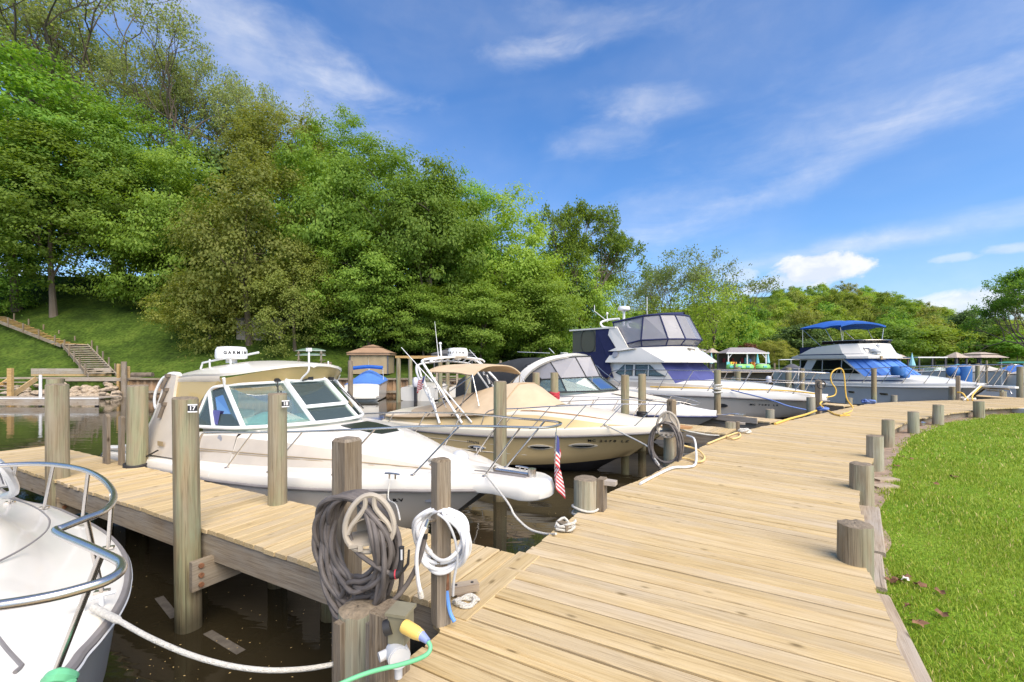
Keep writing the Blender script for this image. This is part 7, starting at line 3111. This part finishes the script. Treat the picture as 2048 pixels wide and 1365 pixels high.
# stairs up the hill, two flights
def flight(label, a, b, w, n, mat, posts_side=(1, -1)):
    t = thing('hill_stairs', label, 'stairs', a, 0, 'timber stairs up the hill')
    d = b - a
    h2 = Vector((d.x, d.y, 0)).normalized()
    nn = Vector((-h2.y, h2.x, 0))
    for k in range(n):
        f = (k + .5) / n
        p = d * f
        m_ = MB()
        m_.box((0, 0, 0), (.36, w, .06))
        o = m_.build('tread', mat, t)
        o.location = (p.x, p.y, p.z)
        o.rotation_euler = (0, 0, math.atan2(h2.y, h2.x))
    for sg in (1, -1):
        m_ = MB()
        off = nn * (w / 2 + .03) * sg
        m_.beam(off + Vector((0, 0, -.1)), d + off + Vector((0, 0, -.1)), .06, .26)
        m_.build('stringer', 'beam_wood', t)
    for sg in posts_side:
        for k in range(5):
            f = (k + .3) / 5
            p = d * f + nn * (w / 2 + .09) * sg
            m_ = MB()
            m_.box((p.x, p.y, p.z + .2), (.08, .08, .85))
            m_.build('post', 'post_wood', t)
    return t


sa, sb = atd(205, 748, 33.3), atd(150, 688, 38.3)
sb.z = max(sb.z, land(sb.x, sb.y) + .15)
flight('lower flight of grey timber steps with slim posts on the grass slope', sa, sb, 1.5, 15, 'edge_wood')
sc_, sd_ = atd(140, 690, 38.4), atd(-12, 632, 41.5)
flight('upper flight of timber steps climbing left across the grass slope', sc_, sd_, 1.2, 18, 'new_wood')
ld = bx_thing('stair_landing', 'small timber landing between the two flights of hill stairs', 'landing', (sb.x - .6, sb.y + .3, sb.z - .02))
for k in range(7):
    m_ = MB()
    m_.box((0, -.6 + k * .2, 0), (2.0, .18, .05))
    m_.build('plank', 'new_wood', ld)

# low white edged dock at the far left
dk = bx_thing('low_dock', 'low grey dock with a white edge across the water at far left', 'dock', ((198 - 1024) / F * 25, 25, -.45), 0)
for k in range(40):
    m_ = MB()
    m_.box((-.12 - .25 * k, .65, 0), (.235, 1.3, .05))
    m_.build('plank', 'edge_wood', dk)
m_ = MB()
m_.box((-5, -.03, 0), (10, .06, .07))
m_.build('white_edge', 'white_paint', dk)
m_ = MB()
m_.box((-5, -.02, -.22), (10, .05, .34))
m_.build('fascia', 'edge_wood', dk)
for x in (-.3, -3, -6):
    m_ = MB()
    m_.tube([(x, .2, -1.2), (x, .2, -.05)], .09, 8)
    m_.build('leg', 'bottom_black', dk)
wp = bx_thing('dock_pole', 'white pipe pole standing at the low dock', 'pole', atd(81, 797, 25.3))
m_ = MB()
m_.tube([(0, 0, -.5), (0, 0, 1.32)], .07, 10)
m_.build('pipe', 'white_paint', wp)
st_t = bx_thing('gangway', 'orange timber gangway steps at the left edge across the water', 'steps', atd(20, 798, 28))
for k in range(6):
    m_ = MB()
    m_.box((-.9, .3 * k, .22 * k + .1), (1.6, .28, .05))
    m_.build('tread', 'edge_wood', st_t)
for x in (-.05, -1.7):
    m_ = MB()
    m_.beam((x, -.1, .0), (x, 1.6, 1.2), .08, .3)
    m_.build('stringer', 'new_wood', st_t)
    m_ = MB()
    m_.box((x + .02, .05, .6), (.28, .16, 2.6))
    m_.build('post', 'new_wood', st_t)


def gazebo(label, u, D, vbase, veave, vtop, wpx, roof, wall, walls=True):
    x = (u - 1024) / F * D
    zb, ze, zt = (HC - (v - H0) * D / F for v in (vbase, veave, vtop))
    w = wpx * D / F
    t = thing('gazebo', label, 'gazebo', (x, D + w / 2, zb), .1, 'gazebos on the far bank')
    a, b, H = w * .5, w * .14, ze - zb
    k = zt - ze
    m_ = MB()
    sq = lambda r, z: [(r * math.cos(q), r * math.sin(q), z) for q in np.linspace(PI / 4, 2 * PI + PI / 4, 5)[:-1]]
    m_.loft([sq(a * 1.41, H), sq(a * .9, H + k * .38), sq(b * 1.41, H + k * .74)], 0, True, False)
    m_.build('roof', roof, t)
    m_ = MB()
    m_.loft([sq(b * 2.1, H + k * .72), sq(.02, H + k)], 0, True, False)
    m_.build('roof_cap', roof, t)
    m_ = MB()
    m_.box((0, 0, H - .1), (w * .96, w * .96, .16))
    m_.build('valance', roof, t)
    for sx in (-1, 1):
        for sy in (-1, 1):
            m_ = MB()
            m_.box((sx * w * .42, sy * w * .42, H / 2), (.1, .1, H))
            m_.build('post', 'charcoal', t)
    if walls:
        for q in range(4):
            m_ = MB()
            g = []
            for i in range(13):
                f = -1 + 2 * i / 12
                g.append([(f * w * .41, -w * .43 + .03 * math.sin(i * 2.2), z) for z in (0.02, H * .97)])
            m_.loft(g, 0, False, True)
            o = m_.build('curtain', wall, t)
            o.rotation_euler = (0, 0, q * PI / 2)
        m_ = MB()
        m_.loft([[(-.02 + .3 * z / H * 0, -w * .46, z), (.16 - .22 * z / H, -w * .47, z)] for z in np.linspace(0.03, H * .95, 6)], 0, False, True)
        m_.build('tied_curtain', 'canvas_beige', t)
    return t


gazebo('tan canvas gazebo with closed mesh curtains behind the blue covered boat', 732, 35, 749, 706, 688, 88, 'roof_tan', 'mesh_tan')
gazebo('grey roofed open gazebo in the shade of the trees', 902, 36.5, 749, 708, 694, 90, 'charcoal', 'charcoal', False)
sh = bx_thing('shed', 'low dark shed in the shade behind the radar dome', 'shed', (-22.5, 40, land(-22.5, 40)))
m_ = MB()
m_.box((0, 1.5, .9), (4.0, 3, 1.9))
m_.build('wall', 'siding', sh)
m_ = MB()
m_.box((0, 1.5, 1.93), (4.4, 3.4, .14))
m_.build('roof', 'charcoal', sh)
m_ = MB()
m_.box((1.3, -.03, .8), (.8, .05, 1.5))
m_.build('door', 'charcoal', sh)

rk = bx_thing('canoe_rack', 'dark timber rack holding two canoes under the trees', 'rack', atd(620, 745, 36))
for x in (-.9, .9):
    m_ = MB()
    m_.box((x, 0, .6), (.1, .1, 2.2))
    m_.build('post', 'beam_wood', rk)
    for z in (.98, 1.52):
        m_ = MB()
        m_.box((x, .25, z), (.08, .9, .08))
        m_.build('arm', 'beam_wood', rk)
for v, lab in ((702, 'upper green canoe lying upside down on the rack'), (711, 'lower green canoe lying upside down on the rack')):
    c = atd(619, v, 36)
    t = thing('canoe', lab, 'canoe', c, 0, 'canoes on the rack')
    m_ = MB()
    rings = []
    for x in np.linspace(-1.25, 1.2, 13):
        s_ = max(.03, 1 - abs(x / 1.25) ** 2.6)
        rings.append([(x, .42 * s_ ** .6 * math.cos(a) + .3, .22 * s_ * math.sin(a)) for a in np.linspace(0, PI, 9)])
    m_.loft(rings, 0, False, True)
    m_.build('hull', 'canoe_green', t)
    m_ = MB()
    m_.tube([(x, .3 - .42 * max(.03, 1 - abs(x / 1.25) ** 2.6) ** .6, 0) for x in np.linspace(-1.25, 1.2, 11)], .02, 6)
    m_.build('gunwale', 'plastic_grey', t)


# small craft
def small_boat(label, u, v, D, L, B, rz, hullm='gel_white', cover=None, bimini=None, top=None, outboard=False, group='small boats at the far docks', fb=.75):
    p = atd(u, v, D)
    t = thing('small_boat', label, 'boat', (p.x, D, ZW), rz, group)
    h = Hull(0, L, [(0, B * .46), (L * .5, B * .5), (L * .75, B * .38), (L * .92, B * .16), (L, .03)], [(0, fb), (L, fb * 1.3)], L * .12, zc0=.06, zc1=.4, n=14)
    h.build(t, [hullm, 'bottom_black'])
    h.rub(t, 'rub_grey', .03)
    pr = lambda x: [(h.bd(x), h.zd(x)), (max(h.bd(x) - .12, .02), h.zd(x) + .06), (max(h.bd(x) * .5, .01), h.zd(x) + .09), (0, h.zd(x) + .10)]
    deckloft(t, 'deck', [.02, L * .3, L * .6, L * .8, L * .93, L * .99], pr, [hullm, 'nonskid'], [0, 0, 0], cap=0)
    if cover:
        m_ = MB()
        rings = []
        for x in np.linspace(.05, L * .86, 9):
            s_ = x / (L * .86)
            zt = h.zd(x) + interp([0, .25, .45, .75, 1], [.18, .35, .85, .4, .12])(s_) * (B / 2.4)
            rings.append([(x, (h.bd(x) + .02) * f, h.zd(x) + .06 + (zt - h.zd(x)) * (1 - abs(f) ** 1.6)) for f in np.linspace(-1, 1, 11)])
        m_.loft(rings, 0, False, True)
        m_.add(rings[0], [tuple(range(11))], 0)
        m_.build('cover', cover, t)
    else:
        m_ = MB()
        ws_ = [(L * .42, -B * .38, fb + .1), (L * .56, -B * .28, fb + .15), (L * .6, 0, fb + .17), (L * .56, B * .28, fb + .15), (L * .42, B * .38, fb + .1)]
        m_.loft([ws_, [(x - .25, y * .85, z + .45) for x, y, z in ws_]], 0, False, False)
        m_.build('windshield', 'glass_tint', t)
    if bimini:
        m_ = MB()
        m_.loft([[(x, B * .42 * f, fb + 1.55 - .1 * f * f) for f in np.linspace(-1, 1, 7)] for x in (L * .12, L * .5)], 0, False, True)
        m_.build('bimini_top', bimini, t)
        for sx in (L * .15, L * .48):
            for sg in (-1, 1):
                m_ = MB()
                m_.tube([(sx, sg * B * .4, fb), (sx, sg * B * .41, fb + 1.48)], .025, 6)
                m_.build('pole', 'alu', t)
    if outboard:
        m_ = MB()
        m_.loft([[(-.30 + .24 * k_ * math.cos(a), .20 * k_ * math.sin(a), z) for a in np.linspace(0, 2 * PI, 11)[:-1]] for k_, z in ((.7, fb + .1), (1, fb + .2), (1, fb + .5), (.75, fb + .68), (.1, fb + .72))], 0, True, True)
        m_.build('outboard_cowl', 'engine_silver', t)
        m_ = MB()
        m_.box((-.3, 0, fb * .45), (.2, .16, fb + .5))
        m_.build('outboard_leg', 'bottom_black', t)
    return t


def wface(d):
    return d


sb_ = small_boat('white runabout with a blue cover seen from its stern', 724, 790, 28.2, 6.5, 2.3, R(98), cover='canvas_blue_light', fb=1.0)
m_ = MB()
m_.prism([(-.6, -.95), (0, -1.05), (0, 1.05), (-.6, .95)], .22, .34)
m_.build('swim_platform', 'gel_white', sb_)
m_ = MB()
m_.tube([(2.2, -1.0, 1.1), (1.9, -1.0, 2.05), (1.9, 1.0, 2.05), (2.2, 1.0, 1.1)], .03, 8)
m_.build('bimini_frame', 'white_paint', sb_)
m_ = MB()
m_.tube(smooth_path([(1.9, -1.0, 2.08), (1.9, 0, 2.15), (1.9, 1.0, 2.05)], 4), .12, 8)
m_.build('rolled_bimini', 'canvas_blue', sb_)
p = atd(701, 722, 27)
pile('brown piling with a white reflector in front of the blue covered boat', p.x, p.y, p.z, .15, mat='post_wood', group='far shore pilings', n=12)
small_boat('white outboard boat with a silver engine near the seawall', 835, 783, 28.5, 5.5, 2.5, R(80), outboard=True, fb=.8)
small_boat('white boat with a low dark cover right of the seawall frame', 985, 780, 29, 6, 2.4, R(120), cover='charcoal', fb=.7)
small_boat('white boat lifted beside the seawall behind the tan bimini', 925, 775, 30, 5, 2.2, R(70), cover='canvas_beige', fb=.7)
lf = bx_thing('boat_lift', 'pale timber frame of a boat lift by the seawall', 'frame', atd(797, 790, 27.5))
for x in (0, 2.55):
    for y in (0, 3.2):
        m_ = MB()
        m_.tube([(x, y, -.8), (x, y, 2.25)], .135, 10)
        m_.build('post', 'pile_wood', lf)
for y in (0, 3.2):
    m_ = MB()
    m_.box((1.27, y, 2.31), (2.9, .2, .14))
    m_.build('beam', 'new_wood', lf)
for u, vt, D, r_, lab in ((651, 726, 34, .16, 'left of two short grey pilings behind the hardtop'), (659, 725, 34, .17, 'right of two short grey pilings behind the hardtop'), (1001, 722, 33, .1, 'left of two thin brown posts behind the tan bimini'), (1018, 722, 33, .1, 'right of two thin brown posts behind the tan bimini')):
    p = atd(u, vt, D)
    pile(lab, p.x, p.y, p.z, r_, mat='post_wood', group='far shore pilings', n=10)
sd2 = bx_thing('seawall_steps', 'weathered timber steps against the seawall behind the rod holders', 'steps', atd(885, 790, 31))
for k in range(4):
    m_ = MB()
    m_.box((.3, .2 * k, .35 + .3 * k), (1.4, .3, .06))
    m_.build('tread', 'edge_wood', sd2)
for x in (-.4, 1.0):
    m_ = MB()
    m_.box((x, .1, .8), (.12, .12, 2.0))
    m_.build('post', 'edge_wood', sd2)

# the marina across the water on the right
md = bx_thing('marina_dock', 'long dark marina dock across the water on the right', 'dock', (26, 66.5, .42))
for k in range(72):
    m_ = MB() if k == 0 else m_
    if k == 0:
        m_.box((0, .9, 0), (.78, 1.8, .08))
        pmesh = m_.mesh('plank', 'edge_wood')
    o = link('plank', pmesh, md)
    o.location = (.4 + .8 * k, 0, 0)
m_ = MB()
m_.box((29, -.05, -.22), (58, .08, .34))
m_.build('fascia', 'edge_wood', md)
m_ = MB()
m_.box((29, 1.6, -.7), (58, .1, 1.2))
m_.build('bulkhead', 'beam_wood', md)
for k in range(20):
    p = Vector((27 + k * 2.9, 66.2, 0))
    if k % 2 == 0:
        pile('thin grey piling along the far marina dock', p.x, p.y, 1.2 + .5 * random.random(), .14, mat='post_wood', group='pilings along the marina dock', n=8)

ht = bx_thing('rental_hut', 'open hut with a grey roof and white posts on the marina dock', 'hut', (36.2, 71, .42), 0)
m_ = MB()
m_.loft([[(-3.3, -1.9, 2.55), (3.3, -1.9, 2.55), (3.3, 1.9, 2.55), (-3.3, 1.9, 2.55)], [(-1.8, -.1, 3.45), (1.8, -.1, 3.45), (1.8, .1, 3.45), (-1.8, .1, 3.45)]], 0, True, False, cap0=True, cap1=True)
m_.build('roof', 'roof_grey', ht)
m_ = MB()
m_.box((0, -1.93, 2.53), (6.6, .06, .18))
m_.build('fascia', 'white_paint', ht)
for x in (-2.9, 0, 2.9):
    m_ = MB()
    m_.box((x, -1.7, 1.25), (.14, .14, 2.5))
    if x:
        m_.beam((x, -1.7, 1.7), (x - math.copysign(.6, x), -1.7, 2.45), .09, .09)
    m_.build('post', 'white_paint', ht)
m_ = MB()
m_.box((0, 1.7, 1.25), (6.2, .1, 2.5))
m_.build('back_wall', 'dark_interior', ht)
m_ = MB()
m_.box((1.9, -1.6, .9), (2.0, .06, .07))
m_.build('counter_rail', 'white_paint', ht)
for x, c, h in ((-2.2, 'red_cloth', .6), (-1.5, 'orange', .6), (-.8, 'red_cloth', .7), (.7, 'red_cloth', .8), (1.3, 'aqua', .9), (2.0, 'hose_blue', .5), (1.65, 'aqua', 1.5)):
    o = thing('life_vest', 'bright vests and towels hanging inside the rental hut', 'vest', (36.2 + x, 72.2, 1.85), 0, 'vests hanging in the rental hut')
    m_ = MB()
    m_.box((0, 0, 0), (.42, .15, h), top=.7)
    m_.build('vest', c, o)
cm = {}
for k, (u, c, lab) in enumerate(((1458, 'aqua', 'pale teal chair outside the hut, leftmost'), (1466, 'yellow', 'yellow chair beside the pale teal chair by the hut'), (1471, 'orange', 'orange chair left of the middle hut post'), (1476, 'orange', 'second orange chair left of the middle hut post'), (1484, 'white_paint', 'white chair under the middle of the hut'), (1505, 'orange', 'orange chair right of the middle hut post'), (1510, 'orange', 'rightmost orange chair at the hut'))):
    t = thing('chair', lab, 'chair', ((u - 1024) / F * 68, 68, .46), .3 * k, 'bright chairs by the rental hut')
    m_ = MB()
    m_.box((0, 0, .45), (.5, .5, .06))
    m_.build('seat', c, t)
    m_ = MB()
    m_.box((0, .25, .8), (.5, .06, .7))
    m_.build('backrest', c, t)
    m_ = MB()
    for sx in (-.22, .22):
        for sy in (-.22, .22):
            m_.box((sx, sy, .21), (.05, .05, .42))
    o = m_.build('legs', c, t)
    o['kind'] = 'stuff'
for u, w, lab in ((1479, 2.2, 'lime green paddle boat at the left of the row by the hut'), (1494, 2.0, 'lime green paddle boat in the middle of the row by the hut'), (1526, 2.3, 'lime green paddle boat at the right of the row by the hut'), (1462, 1.4, 'low lime float at the left end of the row by the hut')):
    t = thing('paddle_boat', lab, 'paddle boat', ((u - 1024) / F * 67, 67, .5), random.uniform(-.3, .3), 'lime paddle boats in front of the hut')
    m_ = MB()
    m_.loft([[(w / 2 * s_ * math.cos(a), .7 * s_ * math.sin(a), z) for a in np.linspace(0, 2 * PI, 15)[:-1]] for s_, z in ((.8, 0), (1, .2), (.95, .55), (.7, .75), (.1, .8))], 0, True, True)
    m_.build('hull', 'lime', t)
    m_ = MB()
    m_.box((-.1, -.66, .42), (.5, .12, .25))
    m_.build('seat', 'aqua', t)


def umbrella(label, u, v0, v1, D, c, wd=.28):
    a, b = atd(u, v0, D), atd(u, v1, D)
    t = thing('closed_umbrella', label, 'umbrella', b, 0, 'closed blue umbrellas')
    h = a.z - b.z
    m_ = MB()
    m_.lathe([(.03, h), (.12, h * .75), (wd, h * .3), (.2, h * .25)], (0, 0, 0), 8)
    m_.build('canopy', c, t)
    m_ = MB()
    m_.tube([(0, 0, 0), (0, 0, h * 1.03)], .03, 6)
    m_.build('pole', 'alu', t)


umbrella('closed pale blue umbrella left of the hut', 1423, 706, 735, 68, 'cloth_cyan')
umbrella('closed teal umbrella at the right end of the hut', 1515, 708, 735, 68.4, 'aqua')
umbrella('closed pale blue umbrella just beyond the hut', 1536, 704, 735, 70, 'cloth_cyan')
umbrella('closed blue umbrella by the tiki roofs', 1824, 707, 742, 55, 'cloth_cyan', .35)


def tiki(label, u, D, veave, vtop, wpx, roof='roof_thatch', double=False):
    x = (u - 1024) / F * D
    ze, zt = HC - (veave - H0) * D / F, HC - (vtop - H0) * D / F
    w = wpx * D / F
    t = thing('tiki_hut', label, 'hut', (x, D, .4), .2, 'shelters at the marina')
    m_ = MB()
    sq = lambda r, z: [(r * 1.3 * math.cos(q), r * math.sin(q), z - .4) for q in np.linspace(PI / 4, 2 * PI + PI / 4, 5)[:-1]]
    if double:
        m_.loft([sq(w * .62, ze), sq(w * .36, ze + (zt - ze) * .55)], 0, True, False)
        m_.loft([sq(w * .42, ze + (zt - ze) * .62), sq(w * .12, zt)], 0, True, False, cap0=True, cap1=True)
    else:
        m_.loft([sq(w * .62, ze), sq(.08, zt)], 0, True, False, cap0=True)
    m_.build('roof', roof, t)
    for sx in (-1, 1):
        for sy in (-1, 1):
            m_ = MB()
            m_.box((sx * w * .42, sy * w * .3, (ze - .4) / 2), (.16, .16, ze - .4))
            m_.build('post', 'charcoal', t)


tiki('shelter with a peaked tan roof behind the bow rail', 1912, 55, 716, 705, 30)
tiki('wide shelter with a double tan roof left of the radar mast', 1958, 56, 716, 705, 62, double=True)
tiki('small shelter with a tan roof behind the first paddle craft', 1424, 72, 706, 697, 20)
tiki('low tan roof just left of the peaked shelter', 1800, 60, 718, 709, 24)
pv = bx_thing('pavilion', 'white flat topped boat shelter with dark posts at the marina', 'shelter', ((1848 - 1024) / F * 56, 56, .4))
m_ = MB()
m_.box((0, 0, 1.75), (3.6, 2.4, .14))
m_.build('roof', 'white_paint', pv)
for x in (-1.6, 0, 1.6):
    m_ = MB()
    m_.box((x, -1.1, .85), (.13, .13, 1.7))
    m_.build('post', 'charcoal', pv)

mar = [(1845, 46, 5.5, 'white boat under the flat topped shelter', None, None), (1893, 47, 6, 'white boat with a pale cover by the peaked shelter', 'canvas_beige', None), (1870, 49, 5, 'white boat with an aqua cover at the marina', 'aqua', None), (1930, 44, 6, 'white boat with a beige cover under the double roof', 'canvas_beige', None),
       (1972, 42, 6.5, 'white boat with a blue cover by the radar mast', 'canvas_blue_light', None), (1560, 60, 6, 'white boat beside the small olive tree', None, 'white_paint'), (1575, 58, 5.5, 'white boat with a grey cover behind the stern pilings', 'charcoal', None), (2010, 40, 7, 'white boat with a pale pink cover at the right', 'canvas_beige', None), (1820, 50, 5.5, 'white boat next to the closed blue umbrella', None, None)]
for k, (u, D, L, lab, cov, bim) in enumerate(mar):
    small_boat(lab, u, 760, D, L, 2.3, R(250 + 15 * (k % 3)), cover=cov, bimini=bim, group='small boats at the marina', fb=1.3)
low_b = small_boat('low dark jon boat moored between the two big yachts', 1530, 760, 42, 5, 1.6, R(160), hullm='charcoal', fb=.45, outboard=True)
b6 = small_boat('white centre console boat with a green top at the right edge', 1975, 770, 27.5, 7.5, 2.6, R(-72), bimini='canvas_green', fb=.95, group='small boats at the marina')
m_ = MB()
m_.tube([(3.4, .4, 1.0), (3.4, .4, 3.15)], .10, 10)
m_.lathe([(.36, 0), (.38, .06), (.34, .20), (.05, .22)], (3.4, .4, 3.15), 16)
m_.build('radar_mast', 'white_paint', b6)
gb_ = small_boat('white boat with a green canvas top cut off by the right edge', 2065, 770, 26, 7, 2.6, R(-80), bimini='canvas_green', fb=1.2, group='small boats at the marina')
t = thing('barrel_cover', 'tall blue covered drum on the dock beyond the bow rail', 'drum', atd(1928, 770, 25), 0, 'blue bags by the boats')
m_ = MB()
m_.lathe([(.28, -.3), (.33, .2), (.33, 1.0), (.25, 1.1), (.05, 1.14)], (0, 0, 0), 16)
m_.ell((-.5, .1, .75), (.3, .3, .35), 12, 8)
m_.build('bag', 'drum_blue', t)
d6 = bx_thing('marina_finger', 'dark finger dock behind the bow rail of the blue bimini boat', 'dock', (22.5, 33, .1))
for k in range(24):
    m_ = MB() if k == 0 else m_
    if k == 0:
        m_.box((0, .5, 0), (.29, 1.0, .06))
        pmesh2 = m_.mesh('plank', 'edge_wood')
    o = link('plank', pmesh2, d6)
    o.location = (.3 * k, 0, 0)
m_ = MB()
m_.box((3.5, -.02, -.5), (7.2, .08, .9))
m_.build('fascia', 'beam_wood', d6)
hs = bx_thing('house', 'pale house half hidden by trees on the far hill', 'house', (138, 128, land(138, 128)))
m_ = MB()
m_.box((0, 0, 2.5), (9, 7, 5))
m_.build('wall', 'siding', hs)
m_ = MB()
m_.loft([[(-5, -4, 5), (5, -4, 5), (5, 4, 5), (-5, 4, 5)], [(-5, -.1, 7.4), (5, -.1, 7.4), (5, .1, 7.4), (-5, .1, 7.4)]], 0, True, False, cap1=True)
m_.build('roof', 'roof_grey', hs)
for x in (-2.5, 0, 2.5):
    m_ = MB()
    m_.box((x, -3.52, 3.2), (1.2, .08, 1.4))
    m_.build('window', 'glass_dark', hs)
